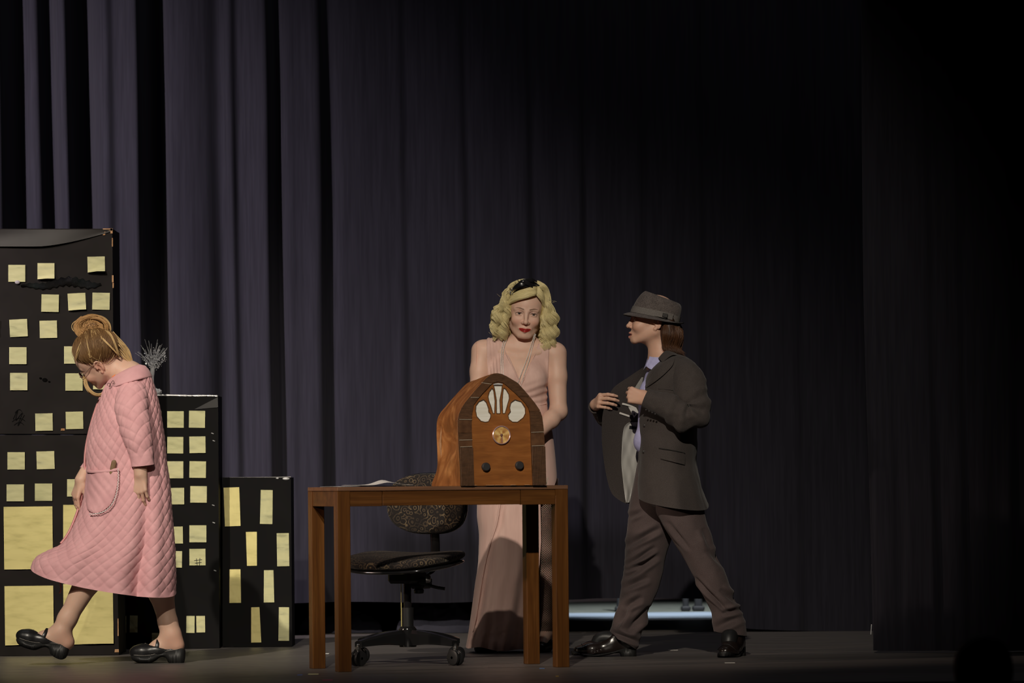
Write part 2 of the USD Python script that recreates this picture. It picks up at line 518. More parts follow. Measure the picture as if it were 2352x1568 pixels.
for (pa, pb, lab) in ((1564, 1586, 'left dark foot of a stand parked backstage between the man\'s legs'), (1590, 1618, 'right dark foot of a stand parked backstage between the man\'s legs'), (1412, 1437, 'dark foot of a stand backstage beside the man\'s front shin')):
    yb = floor_y(1560, 1407)
    a, b = P(pa, 1407, yb), P(pb, 1407, yb)
    w = b[0] - a[0]
    t = thing('stand_foot', lab, 'stand foot', ((a[0] + b[0]) / 2, yb, .01))
    put(t, 'post', rbox(w * .62, .05, .5, .006, (0, 0, .27)), m_dark)
    put(t, 'foot', rbox(w, .12, .03, .008, (0, 0, .015)), m_dark)

m_cloth = mottled('dark_blue_cloth', (.016, .016, .024), (.040, .039, .055), 4.0, .9, .15, detail=5.0)


def heap(name, label, cat_, pa, pb, py, y, depth, seed):
    """A heap of dark cloth lying backstage."""
    a, b = P(pa, py, y), P(pb, py, y)
    n, k = 64, 48
    U_, V_ = np.meshgrid(np.linspace(-1, 1, n), np.linspace(-1, 1, k), indexing='ij')
    r = np.clip(1 - np.maximum(np.abs(U_) ** 2.6, np.abs(V_) ** 2.2), 0, 1)
    q = np.stack([U_ * 2.2 + seed, V_ * 2.2, U_ * 0], -1)
    z = a[2] * (r ** .5) * (.55 + .6 * meshkit.fbm(q * 1.5, 4, seed))
    G = np.stack([(a[0] + b[0]) / 2 + U_ * (b[0] - a[0]) / 2, y + V_ * depth / 2 + .03 * (meshkit.fbm(q * 2, 3, 5) - .5), z + .012], -1)
    return put(None, name, thick_grid(G.transpose(1, 0, 2), (0, 0, -.01)), m_cloth, smooth=70, label=label, cat=cat_)


heap('cloth_heap', 'heap of dark blue cloth on the floor behind the desk chair base', 'cloth', 912, 1096, 1384, 5.15, .5, 3)
heap('cloth_heap', 'low dark cloth lying behind the desk between the two left legs', 'cloth', 690, 880, 1404, 5.25, .4, 8)

# ================================================================ the cardboard skyline
m_card = mottled('black_poster_paper', (.0105, .0087, .0082), (.0175, .0145, .0135), 5.0, .62, .10, bump=.12, bscale=14)
m_card2 = mottled('black_wall_paper', (.0035, .0033, .0034), (.0058, .0054, .0055), 5.0, .6, .08, bump=.12, bscale=14)
m_card_side = plain('black_card_edge', (.012, .012, .013), .7, .2)
m_torn = mottled('torn_cardboard', (.34, .17, .08), (.52, .32, .18), 60.0, .85, .1)
m_gloss = M('wet_black_tape', {'t': ('texture_coordinate', {}), 'n': ('noise_texture', {'scale': 120.0, 'detail': 2.0}), 'b': ('bump', {'strength': 1.0, 'distance': .010}), 'p': ('principled_bsdf', dict(base_color=(.003, .003, .003), roughness=.045, specular_ior_level=.5))}, [('t.object', 'n.vector'), ('n.fac', 'b.height'), ('b.normal', 'p.normal')])
m_putty = plain('pale_putty', (.36, .33, .36), .5, .3)
m_tape = mottled('clear_tape', (.25, .25, .26), (.6, .6, .6), 40.0, .2, .6)


def note_mat(name, c1, c2, dark=.80):  # darker noise streaks paint crease shading into the paper colour
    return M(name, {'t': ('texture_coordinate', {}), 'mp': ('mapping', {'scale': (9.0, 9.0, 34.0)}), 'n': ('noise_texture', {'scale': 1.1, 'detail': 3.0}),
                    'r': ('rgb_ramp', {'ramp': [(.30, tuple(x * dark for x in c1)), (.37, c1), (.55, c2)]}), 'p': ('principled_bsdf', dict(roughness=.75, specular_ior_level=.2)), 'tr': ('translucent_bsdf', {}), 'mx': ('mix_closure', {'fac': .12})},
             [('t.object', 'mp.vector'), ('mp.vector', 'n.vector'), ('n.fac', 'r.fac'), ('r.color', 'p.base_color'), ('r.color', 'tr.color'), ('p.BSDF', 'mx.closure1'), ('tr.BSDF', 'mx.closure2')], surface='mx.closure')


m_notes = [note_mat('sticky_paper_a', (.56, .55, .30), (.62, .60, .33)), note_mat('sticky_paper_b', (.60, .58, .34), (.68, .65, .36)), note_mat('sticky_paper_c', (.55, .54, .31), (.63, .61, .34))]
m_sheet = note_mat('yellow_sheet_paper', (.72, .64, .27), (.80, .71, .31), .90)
m_pen = plain('dark_pencil', (.20, .19, .12), .9, .1)


def paper(parent, world, name, x0, y0, x1, y1, y, mat, seed, curl=0.0, wr=.0026, rot=0.0, taper=0.0):
    """A sheet of paper stuck to a set wall: grid with creases; curl lifts its lower edge."""
    r = np.random.default_rng(seed)
    n, m = 12, 12
    v, u = np.meshgrid(np.linspace(0, 1, n), np.linspace(0, 1, m), indexing='ij')
    a = math.radians(rot)
    cx, cy = (x0 + x1) / 2, (y0 + y1) / 2
    qx, qy = (u - .5) * (x1 - x0) * (1 + taper * (v - .5)), (v - .5) * (y1 - y0)
    lift = np.zeros_like(u)
    if curl:
        e = np.clip((v - .72 + .10 * np.sign(curl) * (u - .5) * 2) / .28, 0, 1)
        lift = .024 * abs(curl) * e ** 1.6
        qy = qy - (y1 - y0) * .13 * abs(curl) * e ** 1.5
    px, py = cx + qx * math.cos(a) - qy * math.sin(a), cy + qx * math.sin(a) + qy * math.cos(a)
    big = (y1 - y0) / 40.0
    w = meshkit.fbm(np.stack([u * 2.2 * max(1, big * .6) + seed * 3.1, v * 6 * max(1, big * .6), u * 0], -1), 3, seed)
    G = np.zeros((n, m, 3))
    for i in range(n):
        for j in range(m):
            G[i, j] = P(px[i, j], py[i, j], y - .0035 - lift[i, j] - (w[i, j] - .5) * 2 * wr * min(2, max(1, big)))
    return put(parent, name, thick_grid(G, (0, .0006, 0)), mat, smooth=50, world=world)


def pen_marks(parent, world, strokes, y, w=.0011, mat=None):
    for s in strokes:
        pts = spline([P(a, b, y) for a, b in s], 4 * len(s))
        put(parent, 'pen_mark', sweep(pts, w, 5), mat or m_pen, world=world, smooth=40)


def set_box(parent, name, px_l, px_r, py_t, py_b, y, depth, px_r2=None, dent=.004, seed=0, mat=None):
    """A paper-wrapped cardboard box of the skyline: four corners from the photograph, real depth, slightly buckled faces."""
    n, m = 22, 12
    t, u = np.meshgrid(np.linspace(0, 1, n), np.linspace(0, 1, m), indexing='ij')
    px_r2 = px_r if px_r2 is None else px_r2
    front = np.zeros((n, m, 3))
    for i in range(n):
        for j in range(m):
            r = px_r + (px_r2 - px_r) * t[i, j]
            q = P(px_l + (r - px_l) * u[i, j], py_t + (py_b - py_t) * t[i, j], y)
            edge = min(t[i, j], 1 - t[i, j], u[i, j], 1 - u[i, j])
            q[1] += dent * (meshkit.fbm(np.array([q[0] * 3 + seed, q[2] * 3, seed]), 3) - .5) * min(1, edge * 6)
            q[2] = max(q[2], .002)
            front[i, j] = q
    return put(parent, name, thick_grid(front, (0, depth, 0)), mat or m_card, smooth=30, world=parent)


# --- tall tower at the left edge
yt = floor_y(262, 1504)
o = P(60, 1500, yt)
tower = thing('cardboard_tower', 'tallest black cardboard building at the left edge with yellow paper windows', 'stage prop', (o[0], yt + .2, 0))
set_box(tower, 'upper_box', -190, 258, 525, 996, yt, .40, 262, seed=1)
set_box(tower, 'lower_box', -190, 264, 999, 1506, yt - .006, .42, 273, seed=2)
yf, yl = yt - .003, yt - .009
NOTES_UP = [(19, 608, 58, 647, 0, 0), (86, 604, 125, 643, 0, .7), (201, 589, 241, 628, -1, 1.0), (95, 676, 135, 716, 1, 0), (156, 673, 197, 713, -3, .35), (212, 672, 252, 711, 1, 0), (22, 733, 63, 773, -3, 0), (91, 736, 131, 776, -1, 0),
            (210, 743, 250, 782, 0, 0), (21, 797, 61, 836, 0, 0), (147, 795, 187, 835, 0, 0), (23, 856, 63, 896, 0, 0), (150, 857, 190, 897, 0, 0), (214, 854, 254, 894, 1, 0), (81, 949, 121, 989, -1, 0), (151, 945, 191, 985, -1, 0),
            (-42, 733, -2, 772, 2, 0), (-48, 860, -8, 899, -1, 0)]
NOTES_LO = [(17, 1038, 57, 1078, 0, 0), (84, 1036, 125, 1077, -1.5, 0), (15, 1112, 55, 1151, 0, 0), (80, 1110, 120, 1150, 0, 0), (154, 1100, 193, 1140, 0, 0)]
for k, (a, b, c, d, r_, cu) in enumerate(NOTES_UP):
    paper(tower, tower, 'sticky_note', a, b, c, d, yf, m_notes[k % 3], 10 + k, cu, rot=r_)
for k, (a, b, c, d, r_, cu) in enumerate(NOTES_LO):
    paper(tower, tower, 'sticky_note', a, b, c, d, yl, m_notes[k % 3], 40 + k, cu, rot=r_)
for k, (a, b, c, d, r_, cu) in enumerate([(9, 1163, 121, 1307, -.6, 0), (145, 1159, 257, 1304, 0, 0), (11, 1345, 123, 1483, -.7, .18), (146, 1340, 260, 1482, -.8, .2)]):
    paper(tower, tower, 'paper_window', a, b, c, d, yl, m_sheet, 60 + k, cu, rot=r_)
# the loose flap of paper along the top, the shiny tape smear, blob, putty, torn corners
n_, m_ = 8, 26
fl = np.zeros((n_, m_, 3))
for i in range(n_):
    for j in range(m_):
        u, t = j / (m_ - 1), i / (n_ - 1)
        low = 566 if u < .62 else 566 - 34 * ((u - .62) / .38) ** 1.5
        fl[i, j] = P(-188 + 442 * u, 527 + (low - 527) * t, yt - .004 - .012 * t ** 2 * (1 - .6 * u) - .004 * math.sin(9 * u + 2 * t))
put(tower, 'paper_flap', thick_grid(fl, (0, .001, 0)), mottled('grey_black_paper', (.022, .020, .019), (.034, .031, .029), 6.0, .5, .2), smooth=60, world=tower, label='loose flap of black paper')
sm = spline([P(x, y, yf) for x, y in [(48, 657), (70, 655), (100, 657), (130, 650), (160, 646), (190, 651), (215, 655), (232, 652)]], 46)
rad = np.interp(np.linspace(0, 1, 46), [0, .15, .4, .65, .85, 1], [.004, .012, .017, .021, .018, .005]) * (1 + .25 * np.sin(np.arange(46) * 1.7))
put(tower, 'tape_smear', sweep(sm, .005, 12, flat=rad, up=(0, 0, 1)), m_gloss, smooth=60, world=tower, label='shiny black strip of crumpled tape')
for (x, y, r) in [(103, 872, .012), (93, 868, .006), (113, 876, .005)]:
    put(tower, 'paint_blob', T(trimesh.creation.icosphere(3, 1.0).apply_scale((r, .004, r * .7)), P(x, y, yf)), m_gloss, smooth=True, world=tower)
put(tower, 'putty', T(trimesh.creation.icosphere(2, 1.0).apply_scale((.012, .005, .009)), P(40, 648, yf - .004)), m_putty, smooth=True, world=tower, label='pale lump of putty')
pen_marks(tower, tower, [[(30, 962), (40, 945), (36, 965), (50, 948), (42, 972), (56, 952)], [(28, 968), (44, 960), (57, 966)], [(32, 976), (48, 970), (54, 975)], [(34, 948), (45, 940), (52, 950)]], yf, .0010, plain('black_ink', (.004, .004, .004), .8, .1))
for (x, y, w, h) in [(247, 527, 22, 5), (239, 535, 6, 10), (256, 530, 5, 12), (259, 640, 4, 16), (260, 655, 3, 12), (258, 556, 2.5, 20), (144, 986, 9, 5), (268, 1494, 10, 7), (271, 1440, 3, 40)]:
    yy = (yf if y < 997 else yl) - .001
    a, b = P(x - w / 2, y - h / 2, yy), P(x + w / 2, y + h / 2, yy)
    r2 = np.random.default_rng(int(x * y))
    poly = Polygon([(a[0] + r2.uniform(-.001, .002), a[2]), ((a[0] + b[0]) / 2, a[2] + r2.uniform(-.003, .001)), (b[0], a[2]), (b[0] + r2.uniform(-.002, .001), b[2]), ((a[0] + b[0]) / 2, b[2] + r2.uniform(-.002, .003)), (a[0], b[2])])
    put(tower, 'torn_edge', extrude(poly.convex_hull, .002, (0, yy, 0)), m_torn, smooth=False, world=tower)

# --- middle building
ym = floor_y(500, 1489)
o = P(380, 1480, ym)
mid = thing('cardboard_building', 'middle black cardboard building with rows of square note windows behind the girl', 'stage prop', (o[0], ym + .17, 0))
set_box(mid, 'box_body', 205, 501, 909, 1491, ym, .30, 504, seed=3, mat=m_card2)
ymf = ym - .003
MID = [(332, 944, 371, 982), (384, 944, 422, 982), (434, 943, 471, 982), (332, 1004, 370, 1042), (384, 1003, 421, 1041), (435, 1002, 472, 1040), (384, 1059, 421, 1098), (435, 1059, 473, 1097), (385, 1120, 423, 1158), (437, 1116, 475, 1154),
       (382, 1209, 420, 1248), (435, 1206, 474, 1245), (380, 1265, 418, 1303), (435, 1260, 472, 1298), (428, 1414, 447, 1453), (451, 1414, 471, 1452), (274, 1414, 290, 1453), (298, 1413, 316, 1452), (349, 1453, 384, 1488)]
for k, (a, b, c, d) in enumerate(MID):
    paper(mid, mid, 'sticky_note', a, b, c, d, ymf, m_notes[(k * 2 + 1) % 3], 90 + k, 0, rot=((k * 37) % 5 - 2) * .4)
pen_marks(mid, mid, [[(446, 1287), (464, 1285)], [(448, 1293), (463, 1291)], [(451, 1282), (453, 1298)], [(459, 1281), (458, 1299)]], ymf - .004, .0014, plain('marker', (.03, .03, .03), .8, .1))
put(mid, 'top_tape', sweep(spline([P(x, y, ym + .004) for x, y in [(355, 908), (400, 908), (450, 909), (485, 909), (500, 910)]], 40), .004 * (1 + .5 * rng.random(40)), 7), m_tape, smooth=40, world=mid, label='glinting clear tape along the top edge')
cr = Polygon([P(446, 940, ym)[[0, 2]], P(500, 912, ym)[[0, 2]], P(501, 935, ym)[[0, 2]], P(470, 929, ym)[[0, 2]]])
put(mid, 'paper_fold', extrude(cr.convex_hull, .002, (0, ym - .004, 0)), plain('paper_fold_black', (.022, .021, .021), .45, .4), smooth=False, world=mid, label='folded paper corner')
for (x, y) in [(488, 995), (491, 1012), (490, 1160), (491, 1200), (494, 1310)]:
    put(mid, 'tape_scrap', T(rbox(.012, .002, .004, .0005), P(x, y, ymf), (0, 20, 0)), m_tape, smooth=False, world=mid)

# --- low building
yw = floor_y(590, 1485.5)
o = P(590, 1480, yw)
low = thing('cardboard_building', 'lowest black cardboard building with staggered narrow yellow windows beside the desk', 'stage prop', (o[0], yw + .15, 0))
set_box(low, 'box_body', 511, 668, 1096, 1485, yw, .30, 671, seed=4, mat=m_card2)
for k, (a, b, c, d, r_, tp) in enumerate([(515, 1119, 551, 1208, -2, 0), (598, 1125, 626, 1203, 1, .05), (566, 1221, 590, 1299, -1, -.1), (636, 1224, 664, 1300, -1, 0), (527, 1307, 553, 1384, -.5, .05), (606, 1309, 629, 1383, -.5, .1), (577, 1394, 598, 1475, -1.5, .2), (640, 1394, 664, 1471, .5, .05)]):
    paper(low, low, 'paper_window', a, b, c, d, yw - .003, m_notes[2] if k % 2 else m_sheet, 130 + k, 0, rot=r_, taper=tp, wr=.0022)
put(low, 'top_edge', sweep(spline([P(x, y, yw + .002) for x, y in [(513, 1097), (560, 1096.5), (620, 1096), (668, 1095)]], 20), .0022, 6), plain('worn_edge', (.30, .29, .28), .5, .4), smooth=40, world=low, label='worn pale top edge')
put(low, 'tape_scrap', T(trimesh.creation.icosphere(2, 1.0).apply_scale((.017, .003, .006)), P(657, 1099, yw - .002)), m_tape, smooth=True, world=low, label='scrap of shiny tape at the top corner')
put(low, 'tape_scrap', T(trimesh.creation.icosphere(2, 1.0).apply_scale((.007, .003, .004)), P(637, 1098, yw - .002)), m_tape, smooth=True, world=low)

# --- silver foil spray on the middle building
m_foil = M('silver_foil', {'p': ('principled_bsdf', dict(base_color=(.95, .95, .98), metallic=.1, roughness=.25, specular_ior_level=.9))})
ys = ym + .13
ob = P(356, 905, ys)
spray = thing('foil_spray', 'silver foil spray of shiny filaments standing on the middle cardboard building', 'decoration', (ob[0], ys, ob[2]))
top = P(350, 852, ys)
put(spray, 'stem', sweep(spline([ob + (0, 0, .004), P(352, 885, ys), P(349, 865, ys), top, P(349, 835, ys)], 20), np.interp(np.linspace(0, 1, 20), [0, .3, .7, 1], [.014, .006, .012, .009]), 9), m_foil, smooth=30, world=spray)
r3 = np.random.default_rng(21)
cr_ = T(trimesh.creation.icosphere(3, 1.0), (0, 0, 0))
cv = np.array(cr_.vertices)
cv = cv * (.75 + .5 * r3.random(len(cv)))[:, None] * (.026, .022, .014) + ob + (0.004, 0, .012)
put(spray, 'foil_base', (cv, np.array(cr_.faces)), m_foil, smooth=False, world=spray)
strands = []
for k in range(34):
    a, el = r3.uniform(-.62, .55), r3.uniform(-.35, .35)
    L = r3.uniform(.10, .165) * (1 - .25 * abs(a))
    q0 = top + (0, 0, .01)
    q = np.linspace(0, 1, 6)[:, None]
    strands.append(q0 + q * L * np.array([math.sin(a), el, math.cos(a)]) + (q ** 2) * np.array([.03 * a, 0, -.015]))
put_curves(spray, 'filaments', strands, .0015, m_foil, world=spray, kind='stuff')
fl_ = []
for k in range(300):
    br = r3.integers(0, 7)
    ang = [-.55, -.32, -.12, .1, .32, .62, .8][br]
    L = r3.uniform(.02, [.085, .10, .105, .10, .10, .11, .10][br])
    c = top + np.array([math.sin(ang) * L, r3.uniform(-.02, .02), math.cos(ang) * L]) + r3.normal(0, .006, 3)
    s_ = r3.uniform(.0035, .0080)
    fl_.append(T(rbox(s_, .0005, s_ * .7, .0001), c, r3.uniform(-90, 90, 3)))
put(spray, 'foil_flakes', cat(fl_), m_foil, smooth=False, world=spray, kind='stuff')

# ================================================================ marks on the stage floor
for (px, py, w, c, lab) in [(689, 1550, 12, (.10, .18, .55), 'short blue tape mark on the floor left of the desk leg'), (720, 1548, 24, (.75, .72, .40), 'yellow tape mark on the floor before the desk left leg'), (752, 1562, 24, (.75, .12, .25), 'pink tape mark on the floor lowest in front of the desk'),
                            (747, 1501, 18, (.75, .75, .72), 'white tape mark on the floor between the desk left legs'), (832, 1524, 10, (.7, .7, .7), 'white scrap of tape by the chair left caster'), (1280, 1553, 7, (.75, .50, .08), 'orange tape mark on the floor below the desk right leg'),
                            (1245, 1535, 12, (.12, .22, .45), 'faint blue tape mark on the floor between the desk right legs'), (1546, 1493, 22, (.55, .52, .48), 'white tape mark on the floor between the man\'s shoes'), (1676, 1522, 24, (.62, .60, .55), 'white tape mark on the floor before the man\'s back shoe')]:
    y = floor_y(px, py)
    a, b = P(px - w / 2, py, y), P(px + w / 2, py, y)
    put(None, 'tape_mark', rbox(b[0] - a[0], .055, .0016, .0005, ((a[0] + b[0]) / 2, y, .001)), plain('tape_%d_%d' % (px, py), c, .5, .4), smooth=False, label=lab, cat='tape')
# ================================================================ the desk
TH = math.radians(18.0)


def wood(name, c1, c2, c3, along, rough=.36, scale=1.0):
    st = {'x': (1.2, 26, 26), 'z': (26, 26, 1.2)}[along]
    return M(name, {'t': ('texture_coordinate', {}), 'mp': ('mapping', {'scale': tuple(s * scale for s in st)}), 'n': ('noise_texture', {'scale': 1.0, 'detail': 7.0, 'roughness': .62, 'distortion': .6}),
                    'mp2': ('mapping', {'scale': tuple(s * scale * 4 for s in st)}), 'n2': ('noise_texture', {'scale': 1.0, 'detail': 3.0}),
                    'r': ('rgb_ramp', {'ramp': [(.28, c1), (.5, c2), (.72, c3)]}), 'r2': ('rgb_ramp', {'ramp': [(.3, (.7, .7, .7)), (.6, (1, 1, 1))]}), 'mx': ('mix_color', {'blend_type': 'multiply', 'fac': .6}),
                    'b': ('bump', {'strength': .12, 'distance': .001}), 'p': ('principled_bsdf', dict(roughness=rough, specular_ior_level=.4))},
             [('t.object', 'mp.vector'), ('mp.vector', 'n.vector'), ('t.object', 'mp2.vector'), ('mp2.vector', 'n2.vector'), ('n.fac', 'r.fac'), ('n2.fac', 'r2.fac'), ('r.color', 'mx.a'), ('r2.color', 'mx.b'), ('mx.result', 'p.base_color'), ('n2.fac', 'b.height'), ('b.normal', 'p.normal')])


W1, W2, W3 = (.050, .016, .003), (.098, .035, .006), (.165, .066, .015)
m_wood_x, m_wood_z = wood('walnut_boards', W1, W2, W3, 'x'), wood('walnut_legs', W1, W2, W3, 'z')
m_wood_top = wood('walnut_top', (.10, .045, .022), (.17, .08, .04), (.22, .11, .055), 'x', .5)
corner = P(778, 1544, 0.0)
corner[2] = 0
desk = thing('writing_desk', 'brown wooden writing desk with one wide drawer carrying the cardboard radio', 'desk', corner, math.degrees(TH))
L_, S_, HT = 1.005, .45, .762
LEG = .056
put(desk, 'tabletop', rbox(L_, S_ + .004, .0165, .002, (L_ / 2, S_ / 2, HT - .008)), m_wood_top, smooth=False)
zt = HT - .0165
for (x, y) in ((LEG / 2, LEG / 2), (LEG / 2, S_ - LEG / 2), (L_ - LEG / 2, LEG / 2), (L_ - LEG / 2, S_ - LEG / 2)):
    put(desk, 'leg', rbox(LEG, LEG, zt, .002, (x, y, zt / 2)), m_wood_z, smooth=False)
AH = .063
za = zt - AH / 2
put(desk, 'apron', rbox(.138, .02, AH, .001, (LEG + .069, .014, za)), m_wood_x, smooth=False)
dr = put(desk, 'drawer', rbox(.600, .02, AH - .003, .0015, (LEG + .140 + .300, .013, za)), m_wood_x, smooth=False)
put(desk, 'drawer_box', rbox(.56, .3, AH - .012, .002, (LEG + .44, .18, za)), m_wood_top, smooth=False)
x2 = LEG + .742
put(desk, 'apron', rbox(L_ - LEG - x2, .02, AH, .001, ((x2 + L_ - LEG) / 2, .014, za)), m_wood_x, smooth=False)
put(desk, 'apron', rbox(L_ - 2 * LEG, .02, AH, .001, (L_ / 2, S_ - .014, za)), m_wood_x, smooth=False)
for x in (.014, L_ - .014):
    put(desk, 'side_apron', rbox(.02, S_ - 2 * LEG, AH, .001, (x, S_ / 2, za)), m_wood_x, smooth=False)


def on_desk(s, t, z=HT):
    return corner + np.array([s * math.cos(TH) - t * math.sin(TH), s * math.sin(TH) + t * math.cos(TH), z])


m_paper = plain('white_paper', (.74, .73, .72), .7, .3)
for k, (s, t, w, h, rot, hump, lab) in enumerate([(.17, .20, .30, .216, 6, .003, 'flat white paper sheet under the other on the desk left end'), (.22, .16, .28, .20, -10, .018, 'bowed white paper sheet lying on top of the other sheet on the desk')]):
    u, v = np.meshgrid(np.linspace(-.5, .5, 24), np.linspace(-.5, .5, 10), indexing='xy')
    z = hump * np.exp(-((u - .12) / .16) ** 2) * (.6 + .6 * (v + .5)) + .0018 * (k + 1) * .6 + .0008 * np.sin(u * 9 + v * 4 + k) + .001
    a = math.radians(rot)
    G = np.stack([u * w * math.cos(a) - v * h * math.sin(a), u * w * math.sin(a) + v * h * math.cos(a), z], -1)
    c = on_desk(s, t) + (0, 0, .004 * k)
    th = thing('paper_sheet', lab, 'paper', c, math.degrees(TH), 'papers on the desk')
    put(th, 'page', thick_grid(G, (0, 0, .0005)), m_paper, smooth=60)

# ================================================================ the cardboard radio
yr0 = .155                                   # where the lower left corner of its front stands
rc = P(1058.5, 1112, yr0)
RS = FPX / (D0 + yr0)
rth = math.radians(17.0)
radio = thing('cardboard_radio', 'brown painted cardboard cathedral radio standing on the desk', 'radio prop', (rc[0], yr0, HT + .0008), 17.0)
u0, v0 = U(1058.5, 1112)


def RP(px, py):
    """Pixel on the radio's front -> (along the front, up)."""
    u, v = U(px, py)
    return ((u - u0) / (RS * math.cos(rth)), max(0.0, (v0 - v) / RS))


def Z(x, y):
    return RP(990 + x / 5.228, 830 + y / 5.228)


def poly(pts, smooth=0):
    p = np.array([Z(*q) for q in pts])
    q = Polygon(p).buffer(0)
    return q.buffer(-.003).buffer(.006).buffer(-.003) if smooth else q


outer_pts = [(358, 1478), (350, 1250), (338, 1020), (325, 800), (325, 690), (340, 610), (372, 535), (415, 470), (470, 400), (540, 318), (610, 240), (665, 180), (720, 135), (760, 120), (800, 116), (850, 126), (900, 150), (970, 190), (1040, 232), (1110, 310),
             (1180, 390), (1250, 475), (1305, 555), (1335, 640), (1350, 760), (1360, 880), (1366, 1000), (1375, 1230), (1386, 1478)]
inner_pts = [(522, 1478), (505, 1200), (490, 900), (489, 700), (494, 600), (512, 500), (570, 420), (625, 355), (680, 300), (710, 262), (740, 238), (800, 225), (860, 235), (905, 268), (950, 310), (1000, 352), (1050, 400), (1130, 480), (1170, 540), (1185, 610), (1192, 740), (1200, 1000), (1210, 1240), (1220, 1478)]
outer, inner = poly(outer_pts), poly(inner_pts)
m_radio = M('radio_paint', {'t': ('texture_coordinate', {}), 'mp': ('mapping', {'scale': (5, 5, 26)}), 'n': ('noise_texture', {'scale': 1.6, 'detail': 6.0, 'roughness': .6, 'distortion': .5}),
                            'r': ('rgb_ramp', {'ramp': [(.25, (.18, .058, .010)), (.5, (.255, .086, .016)), (.75, (.33, .122, .027))]}), 'p': ('principled_bsdf', dict(roughness=.42, specular_ior_level=.45)), 'b': ('bump', {'strength': .2, 'distance': .002})},
            [('t.object', 'mp.vector'), ('mp.vector', 'n.vector'), ('n.fac', 'r.fac'), ('r.color', 'p.base_color'), ('n.fac', 'b.height'), ('b.normal', 'p.normal')])
m_radio_side = M('radio_side_paint', {'t': ('texture_coordinate', {}), 'n': ('noise_texture', {'scale': 9.0, 'detail': 5.0, 'distortion': 1.2}),
                                      'r': ('rgb_ramp', {'ramp': [(.30, (.15, .050, .013)), (.5, (.30, .110, .030)), (.70, (.50, .225, .075))]}), 'p': ('principled_bsdf', dict(roughness=.38, specular_ior_level=.5)), 'b': ('bump', {'strength': .35, 'distance': .004})},
                 [('t.object', 'n.vector'), ('n.fac', 'r.fac'), ('r.color', 'p.base_color'), ('n.fac', 'b.height'), ('b.normal', 'p.normal')])
m_radio_dark = mottled('radio_dark_paint', (.055, .026, .012), (.105, .050, .024), 40.0, .35, .5, bump=.2, stretch=(1, 1, 4))
m_cream = M('cream_card', {'t': ('texture_coordinate', {}), 'mp': ('mapping', {'scale': (4, 4, 60)}), 'n': ('noise_texture', {'scale': 1.2, 'detail': 2.0}), 'r': ('rgb_ramp', {'ramp': [(.35, (.74, .71, .62)), (.65, (.84, .82, .75))]}), 'p': ('principled_bsdf', dict(roughness=.35, specular_ior_level=.4))},
            [('t.object', 'mp.vector'), ('mp.vector', 'n.vector'), ('n.fac', 'r.fac'), ('r.color', 'p.base_color')])
petals = [poly(p, 60) for p in (
    [(630, 435), (575, 460), (540, 510), (535, 570), (550, 640), (600, 695), (650, 708), (690, 700), (715, 650), (718, 612), (692, 582), (690, 540), (665, 470)],
    [(735, 295), (700, 340), (685, 395), (695, 450), (720, 520), (745, 603), (763, 603), (768, 450), (752, 330)],
    [(752, 262), (768, 330), (786, 440), (786, 603), (833, 603), (826, 440), (848, 330), (856, 262)],
    [(872, 290), (900, 310), (935, 370), (940, 420), (920, 490), (890, 600), (862, 603), (856, 440), (865, 330)],
    [(1010, 435), (960, 470), (945, 530), (955, 575), (925, 620), (935, 670), (980, 705), (1040, 705), (1110, 650), (1135, 600), (1130, 530), (1085, 460)])]
holes = petals[0]
for q in petals[1:]:
    holes = holes.union(q)
# shell: the arched body lofted from the front outline to a slightly lower, slightly dented back
N = 130
ring = np.array(outer.exterior.coords)[:-1]
ob_ = np.array([Z(*q) for q in outer_pts])
s_ = np.concatenate([[0], np.cumsum(np.linalg.norm(np.diff(ob_, axis=0), axis=1))])
front_ring = PchipInterpolator(s_, ob_)(np.linspace(0, s_[-1], N))
RD = .33
rows = []
cxm = front_ring[:, 0].mean()
for i, t in enumerate(np.linspace(0, 1, 30)):
    q = front_ring.copy()
    hump = q[:, 1] / q[:, 1].max()
    q[:, 1] *= 1 - .055 * t * np.clip((hump - .45) / .3, 0, 1) ** 1.2
    q[:, 0] += (cxm - q[:, 0]) * .06 * t * hump
    w = meshkit.fbm(np.stack([q[:, 0] * 9, np.full(N, t * 3.0), q[:, 1] * 9], -1), 3) - .5
    side = (q[:, 0] < cxm)
    q[:, 0] += w * .020 * math.sin(math.pi * min(t * 1.15, 1)) + np.where(side, -.028 * t ** 1.5 * np.exp(-((q[:, 1]) / .05) ** 2) + .03 * math.sin(math.pi * t) * np.exp(-((q[:, 1] - .20) / .09) ** 2), 0)
    q[:, 1] += np.where(hump > .05, w * .014 * math.sin(math.pi * min(t * 1.15, 1)), 0)
    rows.append(np.stack([q[:, 0], np.full(N, .012 + RD * t), q[:, 1]], -1))
sh = np.array(rows)
put(radio, 'body_shell', thick_grid(sh, .003), m_radio_side, smooth=60)
back = Polygon(sh[-1][:, [0, 2]]).buffer(0)
put(radio, 'back_panel', extrude(back, .004, (0, RD + .008, 0)), m_radio_side, smooth=False)
put(radio, 'front_panel', extrude(inner.difference(holes), .008, (0, .002, 0)), m_radio, smooth=False)
put(radio, 'backing_panel', extrude(outer.buffer(-.004), .003, (0, .0115, 0)), m_radio_dark, smooth=False)
for q in petals:
    put(radio, 'grille_petal', extrude(q.buffer(-.0004), .005, (0, .0055, 0)), m_cream, smooth=False)
capl = poly([(740, 252), (770, 240), (800, 236), (830, 238), (860, 246), (858, 260), (800, 256), (752, 260)])
put(radio, 'grille_cap', extrude(capl, .004, (0, -.001, 0)), m_tape, smooth=False, label='silvery cap over the grille')
